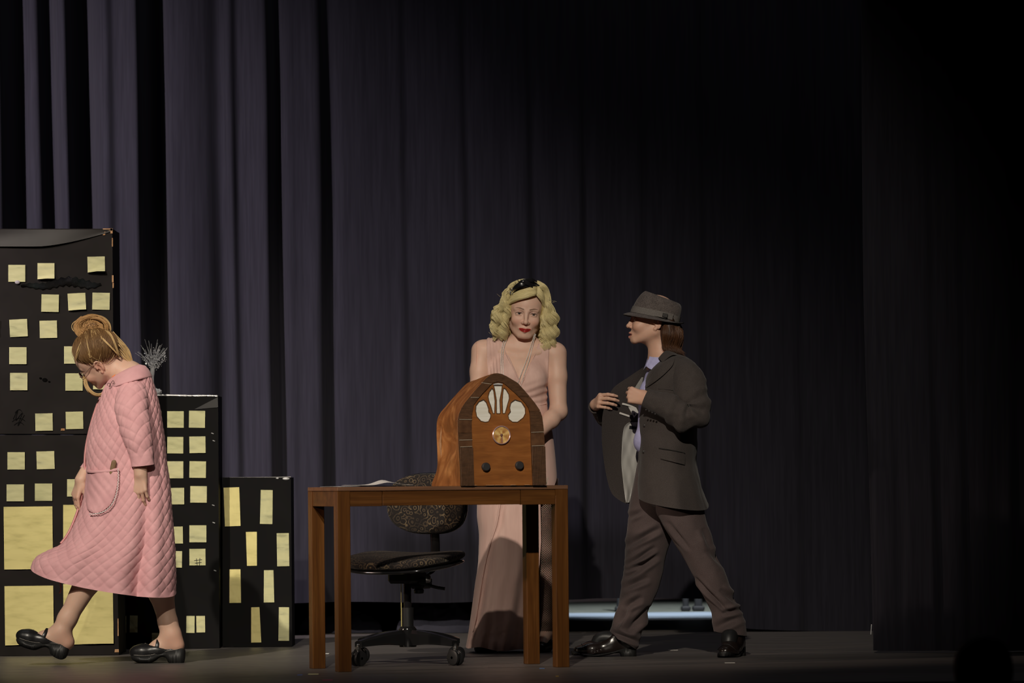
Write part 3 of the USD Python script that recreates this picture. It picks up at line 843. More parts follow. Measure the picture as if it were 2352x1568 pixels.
# rim of the grille openings
for q in petals:
    e = np.array(q.exterior.coords)[:-1]
    e3 = np.stack([e[:, 0], np.full(len(e), .001), e[:, 1]], -1)
    put(radio, 'grille_rim', sweep(np.vstack([e3, e3[:2]]), .0016, 6, caps=False), m_radio_dark, smooth=50)
# arch frame, cut into bands by its seams
frame = outer.difference(inner.buffer(.0005))
ZB = lambda x0_, y0_, x1_, y1_: Polygon([Z(x0_, y0_), Z(x1_, y0_), Z(x1_, y1_), Z(x0_, y1_)])
cutsL, cutsR = [1478, 1006, 924, 838, 676, 412, 230], [1478, 992, 828, 574, 400]
bands = []
for a, b in zip(cutsL[:-1], cutsL[1:]):
    bands.append(frame.intersection(ZB(250, b, 740, a)))
for a, b in zip(cutsR[:-1], cutsR[1:]):
    bands.append(frame.intersection(ZB(900, b, 1450, a)))
rest = frame
for q in bands:
    rest = rest.difference(q)
bands.append(rest)
rmat = [m_radio_dark, mottled('radio_band_paint', (.070, .032, .016), (.13, .062, .030), 30.0, .3, .5, bump=.15)]
for k, q in enumerate(bands):
    for g in getattr(q, 'geoms', [q]):
        g = g.buffer(-.0006)
        if g.area < 5e-5 or g.is_empty:
            continue
        for g2 in getattr(g, 'geoms', [g]):
            if g2.area > 5e-5:
                put(radio, 'frame_band', extrude(g2, .013, (0, -.003 - .0012 * (k % 3), 0)), rmat[k % 2], smooth=False)
m_white_edge = plain('worn_card_edge', (.42, .36, .28), .7, .2)
for (xa, ya, xb, yb) in [(335, 676, 486, 676), (332, 924, 490, 920), (345, 1006, 490, 1000), (1200, 828, 1352, 822), (1205, 992, 1356, 985), (470, 412, 570, 412), (600, 232, 720, 250)]:
    a, b = Z(xa, ya), Z(xb, yb)
    put(radio, 'seam_edge', sweep([(a[0], -.006, a[1]), (b[0], -.006, b[1])], .0011, 5), m_white_edge, smooth=40)
# fluted columns
for (xa, xb, yt_) in ((345, 505, 1015), (1205, 1375, 998)):
    for k in range(9):
        u = (k + .5) / 9
        a, b = Z(xa + (xb - xa) * u, yt_), Z(xa + (xb - xa) * u + 12, 1476)
        put(radio, 'flute', sweep([(a[0], -.005, a[1]), (b[0], -.005, b[1] + .001)], .0021, 8), rmat[0], smooth=50)
# dial
dc = Z(842, 862)
dr_ = 108 / 5.228 / RS
m_dial = M('dial_print', {'t': ('texture_coordinate', {}), 'mp': ('mapping', {'location': (-dc[0], 0, -dc[1])}), 'w': ('gradient_texture', {'gradient_type': 'radial'}), 'mp2': ('mapping', {'rotation': (math.pi / 2, 0, 0)}),
                          'mm': ('math', {'math_type': 'multiply', 'value2': 31.4}), 'ms': ('math', {'math_type': 'sine'}), 'n': ('noise_texture', {'scale': 60.0, 'detail': 3.0}), 'ma': ('math', {'math_type': 'multiply_add', 'value2': .18, 'value3': .0}), 'ad': ('math', {'math_type': 'add'}),
                          'r': ('rgb_ramp', {'ramp': [(.30, (.42, .19, .06)), (.5, (.62, .36, .12)), (.75, (.78, .56, .22))]}), 'p': ('principled_bsdf', dict(roughness=.25, specular_ior_level=.5))},
           [('t.object', 'mp.vector'), ('mp.vector', 'mp2.vector'), ('mp2.vector', 'w.vector'), ('w.fac', 'mm.value1'), ('mm.value', 'ms.value1'), ('ms.value', 'ma.value1'), ('t.object', 'n.vector'), ('ma.value', 'ad.value1'), ('n.fac', 'ad.value2'), ('ad.value', 'r.fac'), ('r.color', 'p.base_color')])
put(radio, 'dial', cyl(dr_, .006, (dc[0], -.001, dc[1]), (90, 0, 0), 48), m_dial, smooth=40)
put(radio, 'dial_ring', lathe([(dr_ * .93, 0), (dr_ * 1.02, -.001), (dr_ * 1.05, .003), (dr_ * .98, .006), (dr_ * .93, .004), (dr_ * .93, 0)], 48, (dc[0], -.003, dc[1]), (90, 0, 0)), plain('pinkish_metal', (.62, .46, .50), .3, .5, metallic=.6), smooth=40)
put(radio, 'dial_hub', lathe([(.0001, .006), (.004, .005), (.006, .002), (.006, 0), (.0001, 0)], 20, (dc[0], -.004, dc[1]), (90, 0, 0)), plain('dial_hub_paint', (.16, .07, .05), .4, .4), smooth=40)
put(radio, 'dial_needle', T(rbox(.005, .001, dr_ * .8, .0004), (dc[0] + .002, -.0046, dc[1] - dr_ * .45)), plain('needle_paint', (.30, .13, .12), .4, .4), smooth=False)
for (x, y) in ((655, 1245), (1058, 1228)):
    k = Z(x, y)
    kr = 53 / 5.228 / RS
    put(radio, 'knob', lathe([(.0001, .016), (kr * .78, .016), (kr * .92, .0135), (kr, .009), (kr, 0), (.0001, 0)], 14, (k[0], .001, k[1]), (90, 0, 0)), plain('knob_black_%d' % x, (.022, .022, .024), .5, .4), smooth=25)
# exposed card at the back corner and frayed lower edges
fr = np.random.default_rng(3)
put(radio, 'raw_card', thick_grid(np.array([[[-.001 + .001 * math.sin(t * 9) + .006, .30 + .038 * s * (1 + .3 * math.sin(t * 4)), .06 + .22 * t] for s in np.linspace(0, 1, 5)] for t in np.linspace(0, 1, 14)]) + np.array([sh[-4, 20][0] * .0, 0, 0]), .002), m_torn, smooth=40, label='bare cardboard edge')
for k in range(5):
    p0 = Z(540 + k * 150 + fr.uniform(-30, 30), 1474)
    put(radio, 'frayed_edge', rbox(fr.uniform(.02, .05), .003, .0025, .0008, (p0[0], .0, .002)), m_torn, smooth=False)
put(radio, 'frayed_edge', T(rbox(.004, .003, .03, .001), (Z(1400, 1420)[0], .004, .018), (0, 14, 0)), m_white_edge, smooth=False)

# ================================================================ the swivel chair
m_fab = M('rose_fabric', {'t': ('texture_coordinate', {}), 'v': ('voronoi_texture', {'scale': 34.0, 'randomness': 1.0}), 'n': ('noise_texture', {'scale': 40.0, 'detail': 3.0}), 'ad': ('math', {'math_type': 'multiply_add', 'value2': 7.5}),
                          'w': ('math', {'math_type': 'multiply', 'value2': 17.0}), 's': ('math', {'math_type': 'sine'}), 'n2': ('noise_texture', {'scale': 16.0, 'detail': 2.0}), 'mu': ('math', {'math_type': 'multiply'}),
                          'r': ('rgb_ramp', {'ramp': [(.0, (.016, .013, .012)), (.30, (.030, .023, .020)), (.46, (.075, .054, .034)), (.58, (.17, .125, .072)), (.70, (.10, .075, .05))]}), 'p': ('principled_bsdf', dict(roughness=.85, specular_ior_level=.2, sheen_weight=.1))},
          [('t.object', 'v.vector'), ('t.object', 'n.vector'), ('n.fac', 'ad.value1'), ('v.distance', 'w.value1'), ('w.value', 'ad.value3'), ('ad.value', 's.value1'), ('t.object', 'n2.vector'), ('s.value', 'mu.value1'), ('n2.fac', 'mu.value2'), ('mu.value', 'r.fac'), ('r.color', 'p.base_color')])
m_chrome = plain('black_gloss', (.012, .012, .013), .12, .6)
m_steel = M('steel', {'p': ('principled_bsdf', dict(base_color=(.55, .55, .56), metallic=1.0, roughness=.25))})
m_rub = plain('black_rubber', (.014, .014, .015), .45, .4)
yc = floor_y(1047, 1528) + .215
cc = P(937, 1500, yc)
CH = -26.0                                    # it faces the hall, turned a little to the left
chair = thing('swivel_chair', 'black swivel chair with rose patterned seat and backrest behind the desk', 'chair', (cc[0], yc, 0), CH)
zz = lambda py: P(937, py, yc)[2]
# chair frame: -y is the way it faces


def pad(cx_, cy_, cz_, w, d, h, bend, nx=40, ny=30, vert=False, e=3.0):
    """A rounded cushion, bent; vert: standing (backrest)."""
    u, v = np.meshgrid(np.linspace(-math.pi, math.pi, nx, endpoint=False), np.linspace(-math.pi / 2, math.pi / 2, ny), indexing='ij')
    sg = lambda c, p: np.sign(c) * np.abs(c) ** p
    x = w / 2 * sg(np.cos(v), .55) * sg(np.cos(u), 2 / e)
    y = d / 2 * sg(np.cos(v), .55) * sg(np.sin(u), 2 / e)
    z = h / 2 * sg(np.sin(v), .8)
    z = z + bend(x / (w / 2), y / (d / 2))
    p = np.stack([x, y, z], -1)
    if vert:
        p = np.stack([x, z, y], -1)
    f = grid_faces(nx, ny)
    m = trimesh.Trimesh((p + (cx_, cy_, cz_)).transpose(1, 0, 2).reshape(-1, 3), grid_faces(ny, nx, True), process=False)
    if m.volume < 0:
        m.invert()
    return m


zs = zz(1288)
put(chair, 'seat', pad(0, -.04, zs, .50, .46, .062, lambda x, y: .026 * x ** 2 * (.4 + .6 * np.clip(y + .3, 0, 1)) - .02 * np.clip(-y - .45, 0, 1) ** 1.5 + .012 * y), m_fab, smooth=50)
put(chair, 'seat_shell', pad(0, -.03, zs - .028, .485, .44, .034, lambda x, y: .024 * x ** 2 * (.4 + .6 * np.clip(y + .3, 0, 1)) - .016 * np.clip(-y - .45, 0, 1) ** 1.5 + .012 * y), m_chrome, smooth=50)
zb = zz(1157)
put(chair, 'backrest', pad(0, .215, zb, .375, .26, .07, lambda x, y: -.035 * x ** 2, vert=True, e=2.6), m_fab, smooth=50)
put(chair, 'backrest_shell', pad(0, .235, zb, .385, .268, .05, lambda x, y: -.035 * x ** 2, vert=True, e=2.6), m_chrome, smooth=50)
put(chair, 'back_post', sweep(spline([(0, .02, zs - .065), (0, .17, zs - .06), (0, .245, zs - .03), (0, .268, zs + .06), (0, .265, zb)], 30), .022, 10, flat=.009, up=(0, 1, 0)), m_chrome, smooth=50)
put(chair, 'mechanism', cat(rbox(.11, .17, .055, .012, (0, .0, zs - .068)), rbox(.07, .09, .04, .01, (.03, .07, zs - .1)), rbox(.05, .05, .03, .008, (.07, .03, zs - .085))), m_rub)
put(chair, 'lever', sweep([(.05, .02, zs - .095), (.12, .05, zs - .115), (.15, .06, zs - .12)], .007, 8), m_rub)
put(chair, 'tension_knob', lathe([(.0001, .02), (.014, .02), (.018, .012), (.018, 0), (.0001, 0)], 14, (.10, -.02, zs - .075), (0, 90, 26)), m_steel)
put(chair, 'tilt_knob', lathe([(.0001, 0), (.016, 0), (.022, -.008), (.02, -.022), (.0001, -.024)], 14, (.03, .05, zs - .118)), m_rub)
z1, z2, z3 = zz(1395), zz(1330), zz(1470)
put(chair, 'gas_column', cyl(.0165, z2 - z1 + .06, (0, 0, (z1 + z2) / 2 + .02)), m_chrome)
put(chair, 'column_sleeve', cyl(.025, z1 - z3, (0, 0, (z1 + z3) / 2)), m_rub)
put(chair, 'hub', lathe([(.0001, -.028), (.036, -.028), (.040, -.015), (.040, .045), (.030, .06), (.0001, .06)], 28, (0, 0, z3)), m_chrome)
put(chair, 'column_stripe', rbox(.003, .003, z2 - z3 - .02, .0005, (-.024, -.012, (z2 + z3) / 2 - .01)), plain('yellow_strip', (.65, .58, .22), .5, .3), smooth=False, label='thin yellow stripe down the column')
RB = .292
for k in range(4):
    a = math.radians(-45 - CH + 90 * k)
    e = np.array([math.cos(a), math.sin(a), 0])
    ze = .088
    sp_ = np.linspace(.03, RB, 14)
    path = np.stack([sp_ * e[0], sp_ * e[1], np.interp(sp_, [.03, RB], [z3 + .012, ze + .006])], -1)
    path[:, 2] += .006 * np.sin(np.linspace(0, math.pi, 14))
    hgt = np.interp(sp_, [.03, RB], [.034, .013])
    sec = []
    side = np.array([-e[1], e[0], 0])
    for p_, h_ in zip(path, hgt):
        w_ = .021
        sec.append([p_ + side * w_ * x + np.array([0, 0, h_ * z]) for x, z in ((-1, -1), (1, -1), (1, .55), (.55, 1), (-.55, 1), (-1, .55))])
    sec = np.array(sec)
    f = grid_faces(14, 6, True)
    v = np.vstack([sec.reshape(-1, 3), path[:1], path[-1:]])
    j = np.arange(6)
    f = np.vstack([f, np.stack([np.full(6, len(v) - 2), (j + 1) % 6, j], 1), np.stack([np.full(6, len(v) - 1), 78 + j, 78 + (j + 1) % 6], 1)])
    bm = trimesh.Trimesh(v, f, process=False)
    if bm.volume < 0:
        bm.invert()
    bl = put(chair, 'base_leg', bm, m_chrome, smooth=25)
    c = e * RB
    cs = put(chair, 'caster', cat(*[T(lathe([(.006, -.009), (.024, -.009), (.032, -.006), (.0335, 0), (.032, .006), (.024, .009), (.006, .009)], 26), c + side * s * .014 + np.array([0, 0, .0335]), (90, 0, math.degrees(a) + 0)) for s in (-1, 1)]), m_rub, smooth=35)
    put(chair, 'caster_fork', cat(T(rbox(.012, .012, .05, .003), c + (0, 0, .07)), T(rbox(.045, .010, .012, .003), c + (0, 0, .052), (0, 0, math.degrees(a))), cyl(.012, .012, c + np.array([0, 0, .078]))), m_steel, smooth=35)
# ================================================================ people: heads and hands as implicit surfaces
def Rm(fwd, up=(0, 0, 1)):
    """Columns: local x (the viewer's right when the face looks at the viewer), local y (backwards), local z (up), for a face looking along fwd."""
    y = -np.asarray(fwd, float)
    y /= np.linalg.norm(y)
    z = np.asarray(up, float)
    z = z - y * (z @ y)
    z /= np.linalg.norm(z)
    return np.stack([np.cross(y, z), y, z], 1)


def add_head(F, R, o, s=1.0, child=0.0, smile=0.0, mouth_open=0.0, eye=1.0):
    """A head in its own frame: eyes at z = 0, face towards -y, crown at z = +.115, chin at -.108 (metres for s = 1)."""
    F.frame(R, o, s)
    F.ell((0, .018, .030), (.0735, .092, .086), k=.02)                       # cranium
    F.ell((0, -.030, .030), (.062, .055, .062), k=.03)                       # forehead
    F.ell((0, -.022, -.040), (.0575 + .003 * child, .062, .064), k=.03)      # face
    for x in (-1, 1):
        F.cap((x * .053, .012, -.050), (x * .020, -.064, -.094), .020, .013, k=.022)   # jaw line
        F.ell((x * .037, -.060, -.034 + .004 * smile), (.022 + .003 * child, .022, .021 + .003 * child), k=.02)   # cheek
        F.cap((x * .012, -.079, .017), (x * .046, -.064, .019), .0075, .006, k=.012)   # brow ridge
    F.ell((0, -.070, -.092), (.017, .016, .0155), k=.018)                    # chin
    F.ell((0, -.066, -.066), (.026, .022, .020), k=.016)                     # muzzle
    for x in (-1, 1):
        F.ell((x * .0315, -.092, .0005), (.0195, .018, .0125), k=.012, sub=True)       # eye sockets
        F.ell((x * .0315, -.0665, 0), (.0150, .0150, .0140), k=.004)                   # lids over the ball
        F.cap((x * .020, -.0795, .0015), (x * .032, -.0835, .0072), .0026, .0032, k=.003)
        F.cap((x * .032, -.0835, .0072), (x * .045, -.0755, .0020), .0032, .0026, k=.003)
        F.cap((x * .021, -.0790, -.0055), (x * .043, -.0760, -.0058), .0026, .0026, k=.004)
        F.ell((x * .0318, -.0850, .0004), (.0128, .0105, .0050 * eye), k=.0015, sub=True)     # the opening between the lids
    n = 1 - .22 * child
    F.cap((0, -.082, .008), (0, -.098 + .006 * child, -.030), .0065 * n, .0085 * n, k=.010)   # nose
    F.ell((0, -.1005 + .006 * child, -.0345), (.0098 * n, .0095, .0088 * n), k=.007)
    for x in (-1, 1):
        F.ell((x * .0118 * n, -.0885, -.0375), (.0070 * n, .0095, .0066), k=.006)
        F.ell((x * .0062 * n, -.0965, -.0440), (.0030, .0042, .0028), k=.003, sub=True)
    w, up = .0215 + .004 * smile, .0045 * smile
    zl = -.0680
    for x in (-1, 1):
        F.cap((x * w, -.0785, zl + up), (x * .006, -.0905, zl + .0042), .0030, .0046, k=.005)
        F.cap((x * (w - .002), -.0785, zl - .002 + up - .006 * mouth_open), (0, -.0895, zl - .0062 - .010 * mouth_open), .0030, .0056, k=.005)
    F.cap((-.006, -.0905, zl + .0042), (.006, -.0905, zl + .0042), .0044, k=.004)
    for x in (-1, 1):
        F.cap((x * w, -.0830, zl + up - .001), (0, -.0960, zl - .0008 - .004 * mouth_open), .0011, .0012 + .0046 * mouth_open, k=.002, sub=True)
    for x in (-1, 1):                                                        # ears
        F.frame(R, o, s)
        c = np.array([x * .0705, .022, -.012])
        F.ell(c + (x * .004, 0, .002), (.0065, .016, .028), k=.006, rot=(12, 0, x * -18))
        arc = [c + np.array([x * (.007 + .004 * math.sin(a)), -.001 + .0165 * math.cos(a), .006 + .024 * math.sin(a)]) for a in np.linspace(-1.0, 3.5, 9)]
        F.chain(arc, [.0040] * 9, k=.003)
        F.ell(c + (x * .010, -.004, -.002), (.0045, .0085, .013), k=.004, sub=True)
        F.ell(c + (x * .004, -.009, -.026), (.0055, .0075, .0080), k=.005)
    return F


def head_colors(v, R, o, s, skin, lip, brow, blush=.3, liner=.6, lipz=(.0085, .0125), smile=0.0, mouth_open=0.0, browx=1.0, shadow=None):
    """Vertex colours of the skin: lips, brows, cheeks and ears, lash lines (paint and pigment only)."""
    q = (v - o) @ R / s
    x, y, z = q.T
    ax = np.abs(x)
    c = np.tile(np.array(skin, float), (len(v), 1))
    c *= (1 + .10 * (meshkit.fbm(q * 45, 3) - .5))[:, None]
    red = c * np.array([1.06, .74, .70])

    def mixin(col, m):
        nonlocal c
        m = np.clip(m, 0, 1)[:, None]
        c = c * (1 - m) + np.asarray(col) * m

    front = np.clip((-.03 - y) / .02, 0, 1)
    mixin(red, blush * np.exp(-(((ax - .040) / .018) ** 2 + ((z + .036) / .017) ** 2)) * front)
    mixin(red, .5 * blush * np.exp(-(((ax) / .013) ** 2 + ((z + .038) / .012) ** 2)) * front)
    mixin(red, .8 * blush * np.exp(-(((ax - .08) / .010) ** 2 + ((y - .022) / .02) ** 2 + ((z + .012) / .03) ** 2)))
    w, zl = .0225 + .004 * smile, -.0680
    mid = zl + .0045 * smile * (ax / w) ** 2 - .001
    upb, lob = .0098 * np.sqrt(np.clip(1 - (ax / (w + .001)) ** 2, 0, 1)) * (1 - .12 * np.exp(-(ax / .004) ** 2)), .0098 * np.sqrt(np.clip(1 - (ax / w) ** 2, 0, 1)) + .010 * mouth_open * np.clip(1 - (ax / w) ** 2, 0, 1)
    d = np.where(z > mid, (upb - (z - mid)), (lob - (mid - z)))
    mixin(lip, np.clip(d / .0018, 0, 1) * front * (ax < w + .002))
    inner = np.abs(z - mid + .0005 + .003 * mouth_open) - .0010 - .0042 * mouth_open * np.clip(1 - (ax / w) ** 2, 0, 1)
    mixin((.05, .012, .010), np.clip(-inner / .0008, 0, 1) * front * (ax < w))
    bz = .0205 + .0045 * np.sin(np.clip((ax - .014) / .036, 0, 1) * math.pi * .8)
    bt = .0034 * (1 - .55 * np.clip((ax - .03) / .02, 0, 1))
    mixin(brow, np.clip((bt - np.abs(z - bz)) / .0016, 0, 1) * ((ax > .012) & (ax < .051)) * front * .85 * browx)
    if shadow is not None:
        mixin(shadow, .5 * np.exp(-(((ax - .032) / .014) ** 2 + ((z - .008) / .006) ** 2)) * front)
    ez = .0068 * np.sqrt(np.clip(1 - ((ax - .0315) / .0145) ** 2, 0, 1))
    mixin((.03, .018, .014), liner * np.clip((.0019 - np.abs(z - ez)) / .0010, 0, 1) * (np.abs(ax - .0318) < .0155) * front)
    mixin((.06, .035, .028), .55 * liner * np.clip((.0015 - np.abs(z + .0045)) / .0010, 0, 1) * (np.abs(ax - .0318) < .0135) * front)
    return c


m_eye_white = plain('eye_white', (.46, .42, .39), .2, .5)


def add_eyes(parent, world, R, o, s, iris, look=(0, 0)):
    for x in (-1, 1):
        c = np.array([x * .0315, -.0668, .0]) * s
        e = T(trimesh.creation.icosphere(3, .0126 * s), (0, 0, 0))
        put(parent, 'eye', T(e, R @ c + o), m_eye_white, smooth=True, world=world)
        d = R @ np.array([math.sin(math.radians(look[0])), -math.cos(math.radians(look[0])), math.sin(math.radians(look[1]))])
        d /= np.linalg.norm(d)
        for nm, rad, off, col in (('iris', .0062, .0109, iris), ('pupil', .0028, .0124, (.005, .005, .005))):
            ic = trimesh.creation.icosphere(2, 1.0)
            ic.apply_scale((rad * s, rad * s, .0022 * s))
            z = d
            xx = np.cross([0, 0, 1.0], z)
            xx /= np.linalg.norm(xx)
            m4 = np.eye(4)
            m4[:3, :3] = np.stack([xx, np.cross(z, xx), z], 1)
            ic.apply_transform(m4)
            put(parent, nm, T(ic, R @ c + o + d * off * s), plain(f'{nm}_{numbered("mat", nm)[4:]}', col, .15, .5), smooth=True, world=world)


def hand_frame(along, palm):
    """Columns: local x (thumb side for side = +1), y (out of the back of the hand), z (against the fingers)."""
    z = -np.asarray(along, float)
    z /= np.linalg.norm(z)
    y = -np.asarray(palm, float)
    y = y - z * (y @ z)
    y /= np.linalg.norm(y)
    return np.stack([np.cross(y, z), y, z], 1)


def add_hand(F, wrist, along, palm, side, curl=(25, 28, 30, 34), thumb=(35, 20), s=1.0, spread=4, wr=.024):
    """A hand from the wrist: along = where the fingers point, palm = the way the palm faces, side = +1 / -1 puts the thumb on local +x / -x.
    curl: per finger (index..little) the bend at each of its three joints in degrees, a number or three."""
    R = hand_frame(along, palm)
    F.frame(R, wrist, s)
    sd = side
    F.cap((0, 0, .01), (0, 0, -.012), wr, wr * .95, k=.012, flat=((0, 1, 0), .72))
    kn = [(.028, -.082, .0088), (.0095, -.087, .0092), (-.0095, -.083, .0088), (-.027, -.075, .0078)]
    for x, z, r in kn:
        F.cap((sd * x * .55, .0, -.016), (sd * x, .002, z), .0135, r + .0022, k=.012)
    F.ell((sd * .022, -.008, -.034), (.0155, .0130, .026), k=.010, rot=(0, sd * 18, 0))
    F.ell((-sd * .019, -.007, -.036), (.012, .010, .027), k=.010)
    L = [(.042, .025, .020), (.046, .029, .021), (.043, .027, .021), (.034, .020, .019)]
    for i, ((x, z, r), ls) in enumerate(zip(kn, L)):
        c = curl[i]
        c = (c, c, c * .7) if np.ndim(c) == 0 else c
        fan = math.radians(spread * (1.5 - i)) * sd
        p = np.array([sd * x, .002, z])
        a = 0.0
        pts, rr = [p], [r]
        for j in range(3):
            a += math.radians(c[j])
            d = np.array([math.sin(fan) * math.cos(a), -math.sin(a), -math.cos(a) * math.cos(fan)])
            p = p + d * ls[j]
            pts.append(p)
            rr.append(r * (.93, .86, .74)[j])
        F.chain(pts, rr, k=.0035)
    a, b = math.radians(thumb[0]), math.radians(thumb[1])
    p = np.array([sd * .020, -.008, -.020])
    d = np.array([sd * math.sin(a), -math.sin(b), -math.cos(a) * math.cos(b)])
    p1 = p + d * .036
    d2 = d + np.array([-sd * .30, -.12, -.25])
    d2 /= np.linalg.norm(d2)
    p2 = p1 + d2 * .032
    d3 = d2 + np.array([-sd * .25, -.12, -.1])
    d3 /= np.linalg.norm(d3)
    F.chain([p, p1, p2, p2 + d3 * .023], [.0145, .0112, .0102, .0082], k=.006)
    return F


def skin_mat(name, sss=.12, rough=.5):
    return M(name, {'a': ('attribute', {'attribute': 'tint'}), 'p': ('principled_bsdf', dict(roughness=rough, specular_ior_level=.35, subsurface_weight=sss, subsurface_radius=(1.0, .35, .18), subsurface_scale=.006)),
                    't': ('texture_coordinate', {}), 'n': ('noise_texture', {'scale': 260.0, 'detail': 2.0}), 'b': ('bump', {'strength': .05, 'distance': .0006})},
             [('a.color', 'p.base_color'), ('t.object', 'n.vector'), ('n.fac', 'b.height'), ('b.normal', 'p.normal')])


def hair_mat(name, c1, c2, rough=.38, scale=60.0):
    return M(name, {'t': ('texture_coordinate', {}), 'n': ('noise_texture', {'scale': scale, 'detail': 3.0}), 'r': ('rgb_ramp', {'ramp': [(.3, c1), (.7, c2)]}), 'p': ('principled_bsdf', dict(roughness=rough, specular_ior_level=.45))},
             [('t.object', 'n.vector'), ('n.fac', 'r.fac'), ('r.color', 'p.base_color')])


def jitter_lock(path, n, r0, rng_, taper=.35, wav=.15):
    """n hairs running along a lock: offsets around its path, gathered towards the tip."""
    p = np.asarray(path, float)
    m = len(p)
    t = np.gradient(p, axis=0)
    t /= np.linalg.norm(t, axis=1, keepdims=True) + 1e-9
    a = np.cross(t, np.array([.31, .52, .8]))
    a /= np.linalg.norm(a, axis=1, keepdims=True) + 1e-9
    b = np.cross(t, a)
    u = np.linspace(0, 1, m)
    out = []
    for _ in range(n):
        th, r = rng_.uniform(0, 2 * math.pi), r0 * math.sqrt(rng_.uniform(.1, 1))
        th = th + wav * 6 * u * rng_.uniform(-1, 1)
        rr = r * (1 - (1 - taper) * u ** 1.5)
        out.append(p + (np.cos(th) * rr)[:, None] * a + (np.sin(th) * rr)[:, None] * b)
    return out


def strand_mat(name, ramp, rough=.5):
    """Hair with a tone of its own for every strand."""
    return M(name, {'h': ('hair_info', {}), 'w': ('white_noise_texture', {'dimensions': '1D'}), 'r': ('rgb_ramp', {'ramp': ramp}), 'p': ('principled_bsdf', dict(roughness=rough, specular_ior_level=.35))},
             [('h.index', 'w.w'), ('w.value', 'r.fac'), ('r.color', 'p.base_color')])
# ================================================================ the girl in the quilted robe
yg = floor_y(365, 1523)
SG = FPX / (D0 + yg)
base = P(300, 1523, yg)
girl = thing('person', 'girl with a hair bun, head bowed, striding left in a pink quilted robe', 'person', (base[0], yg, 0))
g = lambda px, py, dy=0.0: P(px, py, yg + dy) + np.array([0, 0, 0])
GR = Rm((-.775, .33, -.53), (-.62, -.25, .73))
GO, GS = np.array([-1.802, yg, 1.321]), .98
hx = lambda p: GR @ (np.array(p, float) * GS) + GO
wN, wF = g(323, 1088, -.165), g(186, 1102, .06)
lo, hi = g(30, 1520, -.32), g(440, 715, .30)
F = Field([axis(lo[0], hi[0], .0065, .0027, [(GO[0] - .12, GO[0] + .13), (wF[0] - .06, wF[0] + .05), (wN[0] - .05, wN[0] + .05)]),
           axis(yg - .30, yg + .28, .0065, .0027, [(yg - .24, yg - .02)]),
           axis(.01, 1.56, .0065, .0027, [(GO[2] - .13, GO[2] + .13), (wN[2] - .18, wN[2] + .01)])])
add_head(F, GR, GO, GS, child=.7)
F.frame()
nb = g(296, 866, 0)
F.cap(hx((0, .030, -.040)), nb, .050, .056, k=.03)
ch, wa, pe = g(305, 925), g(305, 1010), g(312, 1110)
F.cap(nb, ch, .065, .10, k=.05).cap(ch, wa, .105, .10, k=.04).cap(wa, pe, .10, .12, k=.04)
shN, elN = g(304, 896, -.11), g(314, 985, -.160)
shF, elF = g(288, 892, .13), g(246, 1010, .16)
F.cap(ch, shN, .070, .035, k=.03).cap(ch, shF, .070, .035, k=.03)
F.chain([shN, elN, wN], [.036, .036, .0285], k=.015).chain([shF, elF, wF], [.050, .041, .0275], k=.02)
hipN, kN, anN = g(300, 1150, -.08), g(228, 1262, -.09), g(140, 1452, -.09)
hipF, kF, anF = g(318, 1150, .07), g(344, 1290, .06), g(394, 1458, .05)
for hip, kn, an, bk in ((hipN, kN, anN, np.array([.016, 0, .006])), (hipF, kF, anF, np.array([.012, 0, .0]))):
    F.cap(pe, hip, .085, .075, k=.03)
    F.cap(hip, kn, .075, .060, k=.03)
    calf = kn + (an - kn) * .36 + bk
    F.chain([kn, calf, an + (kn - an) * .16, an], [.056, .057, .038, .036], k=.03)
# feet: heel, ankle bones, instep, toes
def foot(F, an, heel, toe, up):
    F.frame()
    heel, toe, up = map(np.asarray, (heel, toe, up))
    F.cap(an, heel, .036, .030, k=.02)
    F.cap(an, heel + (toe - heel) * .55 + up * .02, .034, .026, k=.03)
    F.cap(heel, heel + (toe - heel) * .6, .028, .024, k=.03)
    F.cap(heel + (toe - heel) * .55 + up * .012, toe, .027, .020, k=.02)
hN, tN = g(152, 1474, -.09), g(62, 1470, -.09)
hF, tF = g(405, 1481, .05), g(326, 1502, .05)
foot(F, anN, hN, tN, (.15, 0, 1))
foot(F, anF, hF, tF, (.1, 0, 1))
add_hand(F, wN, (-.03, -.02, -1), (.35, .94, 0), 1, curl=(16, 18, 22, 26), thumb=(14, 30), s=.92, wr=.027)
add_hand(F, wF, (-.32, .02, -.95), (.80, .55, -.20), -1, curl=(22, 26, 30, 34), thumb=(22, 25), s=.92, wr=.026)
bm = F.mesh()
bv = np.array(bm.vertices)
gc = head_colors(bv, GR, GO, GS, (.60, .37, .28), (.42, .12, .10), (.30, .19, .10), blush=.85, liner=.35)
far = np.linalg.norm((bv - GO), axis=1) > .15
leg = np.array((.60, .385, .29)) * (1 + .12 * (meshkit.fbm(bv * 20, 3) - .5))[:, None]
for c_, r_ in ((hN, .05), (hF, .05), (anF + (0, 0, -.01), .035)):
    m_ = np.exp(-(np.linalg.norm(bv - c_, axis=1) / r_) ** 2)[:, None] * .5
    leg = leg * (1 - m_) + np.array((.55, .23, .16)) * m_
for c_ in (wN + np.array([0, 0, -.13]), wF + np.array([-.03, 0, -.1])):
    m_ = np.exp(-(np.linalg.norm(bv - c_, axis=1) / .06) ** 2)[:, None] * .4
    leg = leg * (1 - m_) + np.array((.56, .27, .19)) * m_
gc[far] = leg[far]
m_skin = skin_mat('skin')
gb = put(girl, 'body', bm, m_skin, colors=gc, world=girl)
add_eyes(girl, girl, GR, GO, GS, (.10, .12, .10), (0, -20))

